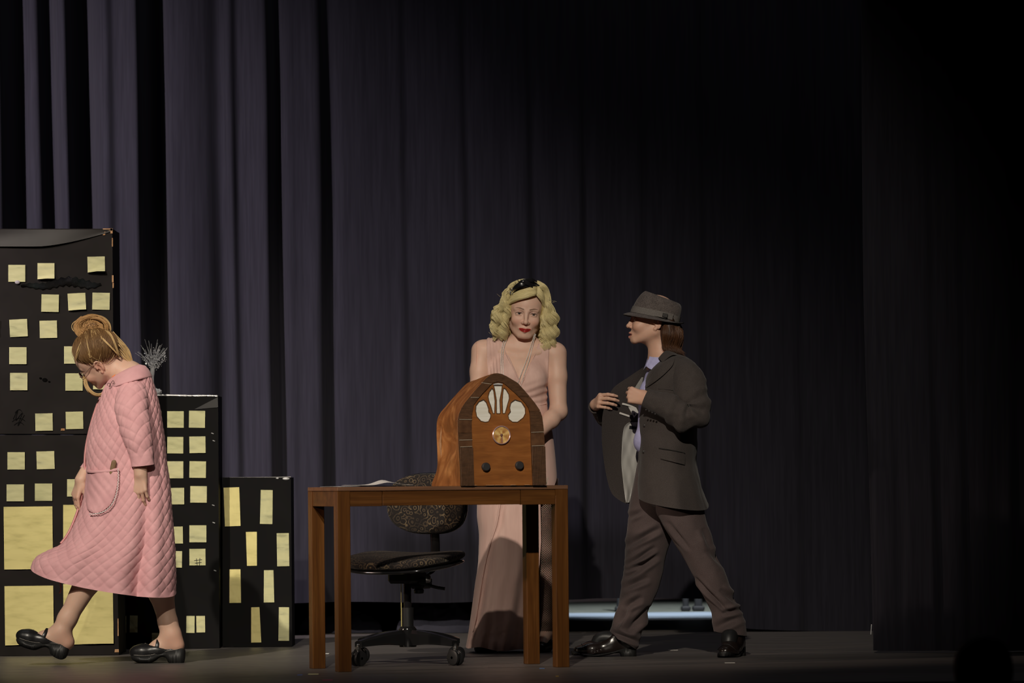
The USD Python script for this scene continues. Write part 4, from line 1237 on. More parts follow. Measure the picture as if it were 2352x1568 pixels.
# --- robe: rings between the front (left) and back (right) outlines seen in the photograph
RL = [(244, 884), (236, 905), (222, 945), (208, 995), (201, 1040), (199, 1090), (193, 1140), (178, 1188), (160, 1226), (140, 1250), (108, 1266), (82, 1283), (73, 1304)]
RR = [(324, 842), (346, 868), (358, 905), (367, 950), (373, 1000), (380, 1055), (386, 1100), (391, 1145), (396, 1190), (401, 1232), (404, 1272), (404, 1312), (402, 1360)]
RB_ = [.070, .125, .148, .155, .155, .158, .165, .172, .178, .184, .188, .190, .190]
tk = np.linspace(0, 1, 13)
n, m = 300, 430
t = np.linspace(0, 1, n)
Lc, Rc, Bc = PchipInterpolator(tk, np.array(RL, float))(t), PchipInterpolator(tk, np.array(RR, float))(t), PchipInterpolator(tk, np.array(RB_))(t)
th = np.linspace(0, 2 * math.pi, m, endpoint=False)
sg = lambda c, p: np.sign(c) * np.abs(c) ** p
Cx, Sx = sg(np.cos(th), .92), sg(np.sin(th), .80)


def bump(a, a0, w):
    d = (a - a0 + math.pi) % (2 * math.pi) - math.pi
    return np.exp(-(d / w) ** 2)


G = np.zeros((n, m, 3))
for i in range(n):
    c = (Lc[i] + Rc[i]) / 2
    h = (Rc[i] - Lc[i]) / 2
    f = np.clip((t[i] - .42) / .58, 0, 1)
    rad = 1 - .30 * f ** .8 * bump(th, 1.12, .13) + .10 * f * bump(th, .82, .16) + .08 * f * bump(th, 1.42, .16) - .10 * f ** 1.3 * bump(th, 1.85, .16) + .05 * f * bump(th, 2.2, .2) - .06 * np.clip((t[i] - .15) * 3, 0, 1) * bump(th, .62, .1) * (1 - f)
    rad = rad - .10 * f * (.5 + .5 * np.cos(7 * th)) * (np.sin(th) < 0)
    sag = f ** 2 * np.maximum(Sx, 0) * 26 - f ** 2 * np.maximum(-Sx, 0) * 6 - 15 * np.abs(Sx) * math.exp(-((t[i] - .085) / .06) ** 2)
    px = c[0] + h[0] * Cx * (1 - .02 * (1 - rad))
    py = c[1] + h[1] * Cx + sag
    y = -Bc[i] * Sx * rad
    for j in range(m):
        G[i, j] = g(px[j], py[j], y[j])
nrm = np.cross(np.gradient(G, axis=0), np.roll(G, -1, 1) - np.roll(G, 1, 1))
nrm /= np.linalg.norm(nrm, axis=-1, keepdims=True) + 1e-12
if (nrm[:, m // 4, 1]).mean() > 0:
    nrm = -nrm
wr = meshkit.fbm(np.stack([G[..., 0] * 6, G[..., 1] * 6, G[..., 2] * 4], -1), 3, 5) - .5
G = G + nrm * (.020 * wr * np.clip(t * 3, .3, 1)[:, None])[..., None]


def quilt(G, closed, a, b, amp):
    """Diamond quilting pressed into a ring grid; returns heights."""
    d = np.linalg.norm(np.roll(G, -1, 1) - G, axis=-1)
    u = np.cumsum(d, axis=1)
    tot = u[:, -1:]
    u = u / tot
    cells = round(tot.mean() / a)
    v = np.concatenate([np.zeros((1, G.shape[1])), np.cumsum(np.linalg.norm(np.diff(G, axis=0), axis=-1), axis=0)], 0)
    w_ = cells * .35 / (2 * math.pi)
    jit = .42 * (meshkit.fbm(np.stack([w_ * np.cos(2 * math.pi * u) + 9, v / b * .35, w_ * np.sin(2 * math.pi * u) + 9], -1), 2, 4) - .5)
    p, q = u * cells + v / b + jit, u * cells - v / b + jit * .7
    return amp * (np.abs(np.sin(math.pi * p)) * np.abs(np.sin(math.pi * q))) ** .34


qh = quilt(G, True, .043, .055, .0050)
pl = np.clip(1 - (n - 1 - np.arange(n)) / 5.0, 0, 1)
Gq = G + nrm * (qh * (1 - pl)[:, None] + .006 * pl[:, None])[..., None]
NIN = 24
inner_ = np.stack([Gq[n - 1 - k] - nrm[n - 1 - k] * .014 for k in range(NIN)])
rings = np.concatenate([Gq, inner_], 0)
m_robe = M('pink_quilt', {'t': ('texture_coordinate', {}), 'n': ('noise_texture', {'scale': 14.0, 'detail': 4.0}), 'r': ('rgb_ramp', {'ramp': [(.3, (.60, .315, .335)), (.7, (.69, .38, .40))]}), 'p': ('principled_bsdf', dict(roughness=.8, specular_ior_level=.18, sheen_weight=.15, sheen_roughness=.5, sheen_tint=(1, .75, .75)))},
           [('t.object', 'n.vector'), ('n.fac', 'r.fac'), ('r.color', 'p.base_color')])
m_trim = plain('robe_trim', (.66, .32, .32), .8, .15)
m_lace = plain('white_lace', (.78, .68, .68), .8, .2)
robe = put(girl, 'robe', (rings.reshape(-1, 3), grid_faces(len(rings), m, True)), m_robe, smooth=60, world=girl)
from scipy.spatial import cKDTree
near = Gq[:, th < math.pi].reshape(-1, 3)
u_ = np.array([(near[:, 0]) * FPX / (D0 + near[:, 1]), -(near[:, 2] - HCAM) * FPX / (D0 + near[:, 1])]).T
rtree_ = cKDTree(u_)


def surf(px, py, off):
    d_, i_ = rtree_.query(U(px, py), k=6)
    return P(px, py, near[i_, 1].mean() - off)


# pocket with its lace edge
pv = np.linspace(0, 1, 20)
py_ = 1079 + 99 * pv
xl = np.interp(py_, [1079, 1110, 1150, 1168, 1174, 1178], [201, 199, 197, 200, 205, 214])
xr = np.interp(py_, [1079, 1110, 1140, 1160, 1172, 1178], [271, 270, 264, 254, 240, 224])
pk = np.array([[surf(a + (b - a) * s, y + 3 * math.sin(math.pi * s) * (1 - k / 19), .012 + .006 * math.sin(math.pi * s) * (1 - k / 22)) for s in np.linspace(0, 1, 22)] for k, (a, b, y) in enumerate(zip(xl, xr, py_))])
pk[1:-1, 1:-1, 1] -= .004 * (np.abs(np.sin(np.linspace(0, 1, 20)[1:-1, None] * 14 + np.linspace(0, 1, 22)[None, 1:-1] * 11)) * np.abs(np.sin(np.linspace(0, 1, 20)[1:-1, None] * 14 - np.linspace(0, 1, 22)[None, 1:-1] * 11))) ** .5
pkt = put(robe, 'pocket', thick_grid(pk, (0, .005, 0)), m_robe, smooth=60, world=girl)
lace = spline([surf(x, y, .019) for x, y in [(271, 1076), (271, 1108), (265, 1140), (255, 1160), (240, 1173), (222, 1179), (206, 1180)]], 90)
lace = lace + np.stack([.0018 * np.sin(np.arange(90) * 1.6), np.zeros(90), .0018 * np.cos(np.arange(90) * 1.6)], 1)
put(pkt, 'lace_edge', sweep(lace, .0020, 6), m_lace, smooth=40, world=girl, label='white lace edging')
put(pkt, 'pocket_hem', sweep(spline([surf(x, y, .020) for x, y in [(200, 1082), (225, 1083), (250, 1081), (271, 1077)]], 24), .0028, 8, flat=.006, up=(0, 0, 1)), m_robe, smooth=50, world=girl)
# front edge of the robe, its facing seen in coral
fe = [g(236, 903, .03), g(219, 945, .05), (g(205, 995, .06)), g(197, 1040, .07), g(195, 1090, .07), g(189, 1140, .07), g(174, 1188, .06), g(157, 1226, .05), g(140, 1249, .04)]
put(robe, 'front_facing', sweep(spline(fe, 60), .0075, 9, flat=.020, up=(0, 1, 0)), m_trim, smooth=50, world=girl, label='coral facing of the robe front edge')
tie = [g(140, 1318, -.02), g(138, 1338, -.02), g(140, 1352, -.02), g(136, 1362, -.02)]
put(robe, 'hem_tie', sweep(spline(tie, 20), .004, 8), m_trim, smooth=50, world=girl)
# collar
nc = 72
tc = np.linspace(0, 2 * math.pi, nc, endpoint=False)
ci, co_ = [], []
col = []
for k, (l_, r_, b_, up_) in enumerate([((249, 878), (316, 842), .060, -11), ((246, 878), (324, 838), .070, -15), ((242, 884), (335, 841), .096, -17), ((240, 890), (343, 850), .126, -16), ((240, 897), (350, 864), .158, -12), ((244, 900), (349, 868), .154, -12)]):
    row = []
    for a in tc:
        c, h = (np.array(l_, float) + r_) / 2, (np.array(r_, float) - l_) / 2
        q = c + h * math.cos(a) + np.array([0, abs(math.sin(a)) * up_ * .55])
        row.append(g(q[0], q[1], -b_ * math.sin(a)))
    col.append(row)
col = np.array(col)
# it stays open at the front: leave out the ring's front end
keep = [j for j in range(nc) if abs((tc[j] - math.pi + math.pi) % (2 * math.pi) - math.pi) > .0]
order = [(j + nc // 2 + 2) % nc for j in range(nc - 3)]
put(robe, 'collar', thick_grid(col[:, order], .006), m_robe, smooth=60, world=girl)
em = [(247, 886), (250, 880), (254, 884), (251, 888), (256, 878), (260, 874), (262, 878), (258, 880)]
put(robe, 'embroidery', sweep(spline([g(x, y, -.122 - .012 * (x - 247) / 15) for x, y in em], 60), .0012, 5), plain('embroidery_thread', (.10, .06, .05), .7, .2), smooth=40, world=girl, label='dark embroidery on the collar tip')
put(girl, 'neck_cord', sweep(spline([g(258, 866, -.052), g(270, 856, -.058), g(280, 849, -.057), g(290, 843, -.052), g(298, 839, -.04)], 24), .0022, 7), plain('orange_cord', (.80, .22, .04), .6, .3), smooth=50, world=girl, label='orange cord round the neck')


def sleeve(keys, name, nn=120, mm=130, q=(.042, .053, .0045)):
    k = np.array([list(a) + [r] for a, r in keys])
    s = np.concatenate([[0], np.cumsum(np.linalg.norm(np.diff(k[:, :3], axis=0), axis=1))])
    kk = PchipInterpolator(s / s[-1], k)(np.linspace(0, 1, nn))
    p, r = kk[:, :3], kk[:, 3]
    tt = np.gradient(p, axis=0)
    tt /= np.linalg.norm(tt, axis=1, keepdims=True)
    a = np.cross(tt, np.tile([0, 1.0, 0], (nn, 1)))
    a /= np.linalg.norm(a, axis=1, keepdims=True)
    b = np.cross(tt, a)
    an = np.linspace(0, 2 * math.pi, mm, endpoint=False)
    S = p[:, None] + r[:, None, None] * (np.cos(an)[None, :, None] * a[:, None] + .86 * np.sin(an)[None, :, None] * b[:, None])
    nr = S - p[:, None]
    nr /= np.linalg.norm(nr, axis=-1, keepdims=True)
    u = np.linspace(0, 1, nn)[:, None]
    w = meshkit.fbm(np.stack([S[..., 0] * 12, S[..., 1] * 12, S[..., 2] * 9], -1), 3, 8) - .5
    S = S + nr * (w * .016)[..., None]
    hq = quilt(S, True, *q)
    cuff = np.clip((u - .86) / .03, 0, 1)
    S = S + nr * (hq * (1 - cuff * .7) + .004 * cuff)[..., None]
    inn = np.stack([S[nn - 1 - k_] - nr[nn - 1 - k_] * .010 for k_ in range(20)])
    R_ = np.concatenate([S, inn], 0)
    return put(robe, name, (R_.reshape(-1, 3), grid_faces(len(R_), mm, True)), m_robe, smooth=60, world=girl)


sleeve([(g(300, 884, -.070), .046), (g(303, 899, -.112), .062), (g(302, 930, -.150), .071), (g(309, 975, -.165), .066), (g(320, 1020, -.172), .055), (g(326, 1052, -.172), .049), (g(328, 1068, -.170), .048)], 'sleeve')
sleeve([(g(290, 875, .085), .058), (g(283, 900, .12), .062), (g(262, 960, .14), .060), (g(240, 1015, .145), .055), (g(216, 1072, .10), .048), (g(206, 1088, .09), .046)], 'sleeve', 90, 100)
# the handle in the pocket
hd = thing('pocket_handle', 'flat tan handle sticking out of the robe\'s patch pocket', 'handle', surf(260, 1078, .02))
hp = [surf(255, 1092, .010), surf(258, 1080, .012), surf(261, 1066, .016), surf(263, 1056, .018)]
put(hd, 'handle', sweep(spline(hp, 16), np.r_[np.full(12, .0055), .0054, .005, .0042, .002], 10, flat=np.r_[np.full(12, .0115), .0112, .0105, .009, .004], up=(1, 0, 0)), mottled('tan_wood', (.17, .10, .055), (.25, .16, .09), 30.0, .5, .3), smooth=50, world=hd)

# --- hair
m_hair_g = strand_mat('hair_blond', [(0, (.20, .095, .033)), (.5, (.42, .225, .085)), (1, (.68, .44, .20))])
m_hair_gd = hair_mat('hair_blond_dark', (.085, .040, .016), (.21, .105, .040), .45, 40.0)
HF = Field([axis(GO[0] - .19, GO[0] + .19, .004, .004, []), axis(GO[1] - .15, GO[1] + .18, .004, .004, []), axis(GO[2] - .10, GO[2] + .22, .004, .004, [])])
HF.frame(GR, GO, GS)
HF.ell((0, .026, .036), (.0775, .0940, .0880), k=.01)
HF.ell((0, -.125, -.030), (.095, .080, .105), k=.012, sub=True)
HF.ell((0, -.02, -.105), (.12, .115, .085), k=.012, sub=True)
HF.ell((.075, .02, -.014), (.022, .024, .033), k=.008, sub=True)
HF.ell((-.075, .02, -.014), (.022, .024, .033), k=.008, sub=True)
hair = put(girl, 'hair', HF.mesh(), m_hair_gd, smooth=True, world=girl)
bun = g(211, 753, .02)
hr = np.random.default_rng(12)
ic = trimesh.creation.icosphere(4, 1.0)
iv = np.array(ic.vertices)
iv = iv * (1 + .22 * (meshkit.fbm(iv * 2.6, 3, 3) - .5))[:, None] * (.068, .060, .050)
put(hair, 'bun', (iv + bun, np.array(ic.faces)), m_hair_gd, smooth=True, world=girl)
cc_ = GO + GR @ (np.array([0, .026, .036]) * GS)
erad = np.array([.0795, .0960, .0900]) * GS


def on_cap(d, off=0.0):
    q = d @ GR
    q = q / np.linalg.norm(q, axis=-1, keepdims=True)
    r = 1 / np.sqrt(((q / erad) ** 2).sum(-1, keepdims=True))
    return cc_ + (q * (r + off)) @ GR.T


m_hair_root = strand_mat('hair_root', [(0, (.070, .035, .015)), (.6, (.17, .088, .034)), (1, (.36, .21, .085))])
strands, sw = [], []
db = (bun - cc_) / np.linalg.norm(bun - cc_)
for k in range(2600):
    a = hr.uniform(0, 2 * math.pi)
    # the hairline in the head's frame: forehead, temples, above the ears, nape
    loc = np.array([math.sin(a) * .074, -.062 * math.cos(a) + .026, .060 + .010 * math.cos(2 * a) - .060 * (a > .5 * math.pi) * (a < 1.5 * math.pi) * abs(math.cos(a)) - .02 * abs(math.sin(a))])
    d0 = GR @ (loc - np.array([0, .026, .036]))
    d0 = d0 / np.linalg.norm(d0) + hr.normal(0, .06, 3)
    u = np.linspace(0, 1, 9)[:, None]
    d = d0 * (1 - u) + db * u
    pts = on_cap(d, .002 + .004 * hr.random() + .012 * np.sin(np.linspace(0, math.pi, 9)[:, None]) * hr.random())
    strands.append(pts)
    sw.append(np.interp(np.linspace(0, 1, 9), [0, .15, 1], [.0007, .0011, .0012]))
put_curves(hair, 'strands', strands, sw, m_hair_root, world=girl, kind='stuff')
strands, sw = [], []
for k in range(1000):   # coils of the bun
    ax = np.array([.25, -.85, .35]) + hr.normal(0, .30, 3)
    ax /= np.linalg.norm(ax)
    e1 = np.cross(ax, [.2, .1, 1.0])
    e1 /= np.linalg.norm(e1)
    e2 = np.cross(ax, e1)
    a0, span = hr.uniform(0, 2 * math.pi), hr.uniform(1.2, 3.6)
    rr, hgt = hr.uniform(.35, 1.02), hr.uniform(-.75, .75)
    aa = a0 + np.linspace(0, span, 14)
    rho = np.sqrt(max(.05, 1.05 - hgt ** 2)) * (.55 + .45 * rr)
    q = (np.cos(aa) * rho)[:, None] * e1 + (np.sin(aa) * rho)[:, None] * e2 + hgt * ax
    q = q / np.maximum(np.linalg.norm(q, axis=1, keepdims=True), .9)
    strands.append(bun + q * np.array([.074, .066, .055]) * hr.uniform(.93, 1.05) + hr.normal(0, .0015, 3))
    sw.append(np.full(14, .0014) * np.interp(np.linspace(0, 1, 14), [0, .2, .8, 1], [.4, 1, 1, .4]))
for k in range(16):   # looser locks wound round it
    a0 = hr.uniform(0, 2 * math.pi)
    aa = a0 + np.linspace(0, hr.uniform(1.5, 3.2), 16)
    rr = np.linspace(hr.uniform(.75, 1.05), hr.uniform(.35, .9), 16)
    up_ = hr.uniform(-.6, .6) + np.linspace(0, hr.uniform(-.4, .4), 16)
    lk = bun + np.stack([.076 * rr * np.cos(aa), np.full(16, -.050) - .012 * np.cos(np.linspace(-1.5, 1.5, 16)), .056 * rr * np.sin(aa) + .008 * up_], 1)
    for q in jitter_lock(lk, 22, .0085, hr, .6, .3):
        strands.append(q)
        sw.append(np.full(16, .0014) * np.interp(np.linspace(0, 1, 16), [0, .15, .85, 1], [.3, 1, 1, .3]))
put_curves(hair, 'bun_strands', strands, sw, m_hair_g, world=girl, kind='stuff')
wisps = []
for k in range(130):   # lighter stray hairs over the crown
    d0 = np.array([hr.normal(0, .5), -.75, hr.normal(.1, .5)])
    d0 /= np.linalg.norm(d0)
    u = np.linspace(0, 1, 16)[:, None]
    d = d0 * (1 - u) + (db + hr.normal(0, .25, 3)) * u
    wisps.append(on_cap(d, .005 + .007 * np.sin(np.linspace(0, math.pi, 16)[:, None]) * hr.random()))
wisp_paths = [([(196, 763, -.055), (199, 783, -.092), (203, 803, -.106), (207, 822, -.102)], 14, .005), ([(224, 766, -.055), (238, 780, -.100), (255, 797, -.104), (272, 816, -.080)], 14, .004), ([(240, 760, -.045), (258, 776, -.085), (268, 800, -.085), (274, 822, -.065)], 12, .006),
              ([(262, 778, -.03), (276, 793, -.04), (290, 815, -.03), (303, 838, -.02)], 20, .012), ([(255, 765, 0), (275, 785, 0), (292, 805, 0), (300, 830, .0)], 18, .014), ([(268, 800, -.03), (280, 812, -.03), (292, 826, -.03), (304, 842, -.03)], 22, .012),
              ([(196, 868, -.01), (199, 885, -.02), (208, 898, -.03), (222, 906, -.03), (240, 902, -.03), (254, 893, -.06)], 30, .007), ([(194, 862, 0), (198, 890, 0), (212, 905, -.01), (232, 909, -.01), (246, 905, -.02)], 16, .005),
              ([(186, 748, 0), (176, 737, 0), (166, 745, 0), (167, 757, 0), (178, 762, 0)], 7, .002), ([(228, 726, 0), (248, 738, 0), (254, 752, 0), (250, 768, 0)], 10, .004), ([(188, 786, -.075), (180, 806, -.085), (174, 830, -.062)], 10, .008),
              ([(280, 790, 0), (293, 800, 0), (301, 820, 0), (306, 836, .0)], 8, .004)]
for pth, cnt, rad_ in wisp_paths:
    wisps += jitter_lock(spline([g(*q) for q in pth], 16), cnt, rad_, hr, .6, .3)
put_curves(hair, 'wisps', wisps, [np.full(16, .0016) * np.interp(np.linspace(0, 1, 16), [0, .8, 1], [1, .9, .3]) for _ in wisps], strand_mat('hair_light', [(0, (.34, .19, .07)), (1, (.70, .50, .24))]), world=girl, kind='stuff')

# --- glasses
m_gframe = plain('glasses_frame', (.30, .20, .16), .3, .5, metallic=.5)
m_lens = M('lens_glass', {'f': ('fresnel', {'IOR': 1.45}), 't': ('transparent_bsdf', {}), 'g': ('glossy_bsdf', {'roughness': .02}), 'm': ('mix_closure', {})}, [('f.fac', 'm.fac'), ('t.BSDF', 'm.closure1'), ('g.BSDF', 'm.closure2')], surface='m.closure')
fr_ = []
gl = put(girl, 'glasses', sweep([hx((-.008, -.101, -.006)), hx((0, -.104, -.003)), hx((.008, -.101, -.006))], .0014, 7), m_gframe, smooth=40, world=girl)
for x in (-1, 1):
    a = np.linspace(0, 2 * math.pi, 41)
    ring = np.array([hx((x * .0335 + .0245 * math.cos(q), -.100 + .010 * abs(x * .0335 + .0245 * math.cos(q)) / .05, -.008 + .0200 * math.sin(q))) for q in a])
    put(gl, 'lens_rim', sweep(ring, .0013, 7, caps=False), m_gframe, smooth=40, world=girl)
    put(gl, 'temple', sweep(spline([hx((x * .058, -.092, -.002)), hx((x * .072, -.04, .004)), hx((x * .077, .010, .010)), hx((x * .079, .030, .002)), hx((x * .078, .040, -.010))], 20), .0016, 7), m_gframe, smooth=40, world=girl)
    c = ring[:-1].mean(0)
    v = np.vstack([ring[:-1], [c]])
    put(gl, 'lens', (v, np.array([[40, k, (k + 1) % 40] for k in range(40)])), m_lens, smooth=False, world=girl)

# --- shoes: black clogs with a strap
import manifold3d as mf
m_leather = plain('black_leather', (.010, .010, .011), .36, .5)
m_sole = plain('black_sole', (.014, .014, .014), .5, .35)
m_stitch = plain('pale_stitch', (.24, .22, .20), .7, .2)


def clog(heel, toe, up, name='shoe', L=.232):
    """heel, toe: the sole's lower end points."""
    heel, toe = np.asarray(heel, float), np.asarray(toe, float)
    X = (toe - heel) / np.linalg.norm(toe - heel)
    Zv = np.asarray(up, float)
    Zv = Zv - X * (X @ Zv)
    Zv /= np.linalg.norm(Zv)
    Yv = np.cross(Zv, X)
    R = np.stack([X, Yv, Zv], 1)
    s = np.linalg.norm(toe - heel) / L
    tr = lambda p: heel + (np.asarray(p, float) * s) @ R.T
    prof = spline([(0, 0), (.062, 0), (.068, .004), (.076, .020), (.095, .027), (.115, .018), (.135, .004), (.17, .0), (.205, .004), (.232, .020), (.236, .030), (.225, .034), (.16, .032), (.10, .046), (.04, .056), (-.004, .060), (-.008, .04), (-.004, .012)], 90, True)
    side = mf.CrossSection([prof[:, :2]], mf.FillRule.EvenOdd).extrude(.12)
    plan = spline([(-.008, 0), (-.002, .024), (.02, .033), (.06, .034), (.10, .034), (.15, .043), (.19, .044), (.222, .032), (.238, 0), (.222, -.032), (.19, -.044), (.15, -.043), (.10, -.034), (.06, -.034), (.02, -.033), (-.002, -.024)], 90, True)
    pl_ = mf.CrossSection([plan[:, :2]], mf.FillRule.EvenOdd).extrude(.1).translate([0, 0, -.02])
    side = side.rotate([90, 0, 0]).translate([0, .06, 0])
    so = (side ^ pl_).to_mesh()
    root = put(girl, name, (tr(so.vert_properties[:, :3]), so.tri_verts), m_sole, smooth=40, world=girl)
    SF = Field([axis(-.03, .26, .0035, .0035, []), axis(-.06, .06, .0035, .0035, []), axis(.0, .13, .0035, .0035, [])])
    SF.cap((.185, 0, .050), (.207, 0, .048), .0405, .036, k=.02, flat=((0, 0, 1), .82))
    SF.cap((.12, 0, .056), (.185, 0, .050), .039, .039, k=.02, flat=((0, 0, 1), .85))
    SF.cap((.03, 0, .062), (.12, 0, .056), .033, .036, k=.02, flat=((0, 0, 1), .75))
    SF.ell((.075, 0, .100), (.088, .050, .046), k=.008, sub=True)
    SF.ell((.010, 0, .085), (.06, .06, .032), k=.008, sub=True)
    SF.ell((.09, 0, .066), (.085, .0265, .030), k=.006, sub=True)
    SF.cap((-.03, 0, .0), (.27, 0, -.008), .030, k=.004, sub=True)
    um = SF.mesh()
    put(root, 'upper', (tr(um.vertices), np.array(um.faces)), m_leather, smooth=True, world=girl)
    st = spline([(.118, -.036, .060), (.112, -.034, .082), (.110, -.018, .102), (.110, .004, .108), (.112, .024, .098), (.118, .036, .062)], 30)
    put(root, 'strap', sweep(tr(st), .0025 * s, 8, flat=.0085 * s, up=X), m_leather, smooth=50, world=girl)
    put(root, 'buckle', T(rbox(.012, .006, .016, .002), tr((.112, -.036, .080))), m_leather, smooth=False, world=girl)
    for o in (-1, 1):
        e = spline([(.232, 0, .038), (.222, o * .030, .037), (.19, o * .0425, .035), (.15, o * .0415, .036), (.10, o * .034, .047), (.04, o * .033, .058), (.0, o * .025, .062)], 40)
        put(root, 'welt_stitch', sweep(tr(e), .0011 * s, 5), m_stitch, smooth=40, world=girl)
    e = spline([(.178, -.030, .066), (.188, -.012, .078), (.170, .0, .088), (.188, .012, .078), (.178, .030, .066)], 30)
    put(root, 'toe_seam', sweep(tr(e), .0012 * s, 5), m_stitch, smooth=40, world=girl)
    return root


qa, qb = g(422, 1523, .05), g(303, 1523, .05)
qa[2] = qb[2] = .001
clog(qa, qb, (0, 0, 1))
clog(g(150, 1511, -.09), g(36, 1481, -.09), (.25, 0, 1))
# ================================================================ the woman in the blush gown
ywm = floor_y(1190, 1497)
SW_ = FPX / (D0 + ywm)
base = P(1190, 1497, ywm)
lady = thing('person', 'blonde woman in a sleeveless blush pink gown standing behind the radio, smiling', 'person', (base[0], ywm, 0))
w = lambda px, py, dy=0.0: P(px, py, ywm + dy)
WR = Rm((.05, -.99, -.13), (.10, 0, .995))
WS = 1.05
WO = w(1206.5, 717.5, .0)
wx = lambda p: WR @ (np.array(p, float) * WS) + WO
lo, hi = w(1060, 1500, -.4), w(1320, 640, .3)
wrL, wrR = w(1160, 1012, -.20), w(1222, 1008, -.20)
F = Field([axis(lo[0], hi[0], .0065, .0027, [(WO[0] - .12, WO[0] + .13), (wrL[0] - .05, wrR[0] + .05)]), axis(ywm - .36, ywm + .24, .0065, .0027, [(ywm - .30, ywm + .02)]),
           axis(.004, 1.75, .0065, .0027, [(WO[2] - .16, WO[2] + .13), (wrL[2] - .06, wrL[2] + .05)])])
add_head(F, WR, WO, WS, smile=1.0, eye=.66)
F.frame()
nk = w(1197, 802, .035)
F.cap(wx((0, .036, -.055)), nk, .047, .052, k=.03)
chest, rib, waist, pelv = w(1190, 862, .0), w(1195, 905, .0), w(1203, 940, .01), w(1203, 1015, .02)
shL, elL = w(1107, 806, .02), w(1095, 922, -.03)
shR, elR = w(1277, 812, .02), w(1283, 945, -.02)
TORSO = [('cap', nk, w(1193, 835, .02), .045, .075, .05), ('cap', w(1124, 806, .025), w(1262, 810, .025), .044, .044, .04), ('cap', w(1180, 792, .02), w(1112, 806, .02), .030, .040, .04), ('cap', w(1216, 794, .02), w(1272, 811, .02), .030, .040, .04), ('ell', w(1191, 858, .005), (.138, .088, .085), .04), ('ell', w(1165, 872, -.058), (.052, .045, .050), .035), ('ell', w(1224, 874, -.058), (.052, .045, .050), .035),
         ('ell', rib, (.116, .088, .075), .04), ('ell', waist, (.104, .080, .07), .04), ('ell', pelv, (.116, .090, .10), .05)]


def torso(F, grow=0.0, skip=()):
    for i, q in enumerate(TORSO):
        if i in skip:
            continue
        if q[0] == 'cap':
            F.cap(q[1], q[2], q[3] + grow, q[4] + grow, k=q[5])
        else:
            F.ell(q[1], np.array(q[2]) + grow, k=q[3])


torso(F)
F.cap(w(1150, 806, -.022), w(1187, 815, -.040), .007, .007, k=.03).cap(w(1240, 808, -.022), w(1205, 815, -.040), .007, .007, k=.03)   # collar bones
F.chain([shL, shL + (elL - shL) * .4, elL, wrL + (elL - wrL) * .7, wrL], [.049, .043, .036, .037, .025], k=.02)
F.chain([shR, shR + (elR - shR) * .4, elR, wrR + (elR - wrR) * .7, wrR], [.050, .044, .038, .038, .025], k=.02)
for hip, kn, an, toe in ((w(1172, 1040, .02), w(1155, 1250, .01), w(1138, 1448, .03), w(1108, 1490, -.06)), (w(1236, 1040, .02), w(1250, 1262, -.03), w(1257, 1448, .01), w(1244, 1488, -.09))):
    F.cap(pelv, hip, .080, .070, k=.03).cap(hip, kn, .070, .052, k=.03)
    F.chain([kn, kn + (an - kn) * .32 + np.array([.004, .018, 0]), an + (kn - an) * .15, an], [.050, .051, .032, .031], k=.03)
    F.cap(an, toe, .031, .019, k=.02).cap(an, an + np.array([.0, .03, -.05]), .029, .026, k=.02)
add_hand(F, wrL, (.9, -.15, -.25), (0, .9, -.35), 1, curl=(25, 28, 30, 32), s=.9)
add_hand(F, wrR, (-.9, -.1, -.35), (0, .95, -.2), -1, curl=(25, 28, 30, 32), s=.9)
bm = F.mesh()
bv = np.array(bm.vertices)
SK = (.66, .42, .325)
wc = head_colors(bv, WR, WO, WS, SK, (.36, .020, .017), (.11, .055, .028), blush=.45, liner=.95, smile=1.0, shadow=(.42, .27, .24))
far = (bv[:, 2] < WO[2] - .13)
sk2 = np.array(SK) * (1 + .10 * (meshkit.fbm(bv * 22, 3) - .5))[:, None]
wc[far] = sk2[far]
put(lady, 'body', bm, m_skin, colors=wc, world=lady)
add_eyes(lady, lady, WR, WO, WS, (.05, .065, .075), (8, -4))

# --- gown: bodice cut from the inflated torso, skirt lofted between its outlines
m_gown = M('blush_chiffon', {'t': ('texture_coordinate', {}), 'mp': ('mapping', {'scale': (40, 40, 5)}), 'n': ('noise_texture', {'scale': 1.0, 'detail': 4.0}), 'r': ('rgb_ramp', {'ramp': [(.3, (.60, .385, .335)), (.7, (.68, .455, .395))]}), 'b': ('bump', {'strength': .15, 'distance': .002}),
                             'p': ('principled_bsdf', dict(roughness=.7, specular_ior_level=.25, sheen_weight=.12))}, [('t.object', 'mp.vector'), ('mp.vector', 'n.vector'), ('n.fac', 'r.fac'), ('r.color', 'p.base_color'), ('n.fac', 'b.height'), ('b.normal', 'p.normal')])
BF = Field([axis(w(1095, 900)[0], w(1290, 900)[0], .0036, .0036, []), axis(ywm - .16, ywm + .16, .0036, .0036, []), axis(w(1190, 975)[2], w(1190, 750)[2], .0036, .0036, [])])
torso(BF, .0065)
GW = .0065
BF.cap(wx((0, .036, -.055)), nk, .047 + GW, .052 + GW, k=.03)
for sh_, el_, r_ in ((shL, elL, (.049, .043)), (shR, elR, (.050, .044))):
    BF.cap(sh_, sh_ + (el_ - sh_) * .4, r_[0] + GW, r_[1] + GW, k=.02)
A_, B_, C2 = w(1150, 775), w(1198, 884), w(1237, 788)
box_lo, box_hi = w(1095, 975, -.2), w(1300, 748, .2)
nA = np.array([-(B_ - A_)[2], 0, (B_ - A_)[0]])
nA = nA if nA @ (A_ - w(1230, 800)) > 0 else -nA
nC = np.array([-(B_ - C2)[2], 0, (B_ - C2)[0]])
nC = nC if nC @ (C2 - w(1160, 800)) > 0 else -nC
BF.planes(box_lo, box_hi, [(A_, nA), (C2, nC)], .006)
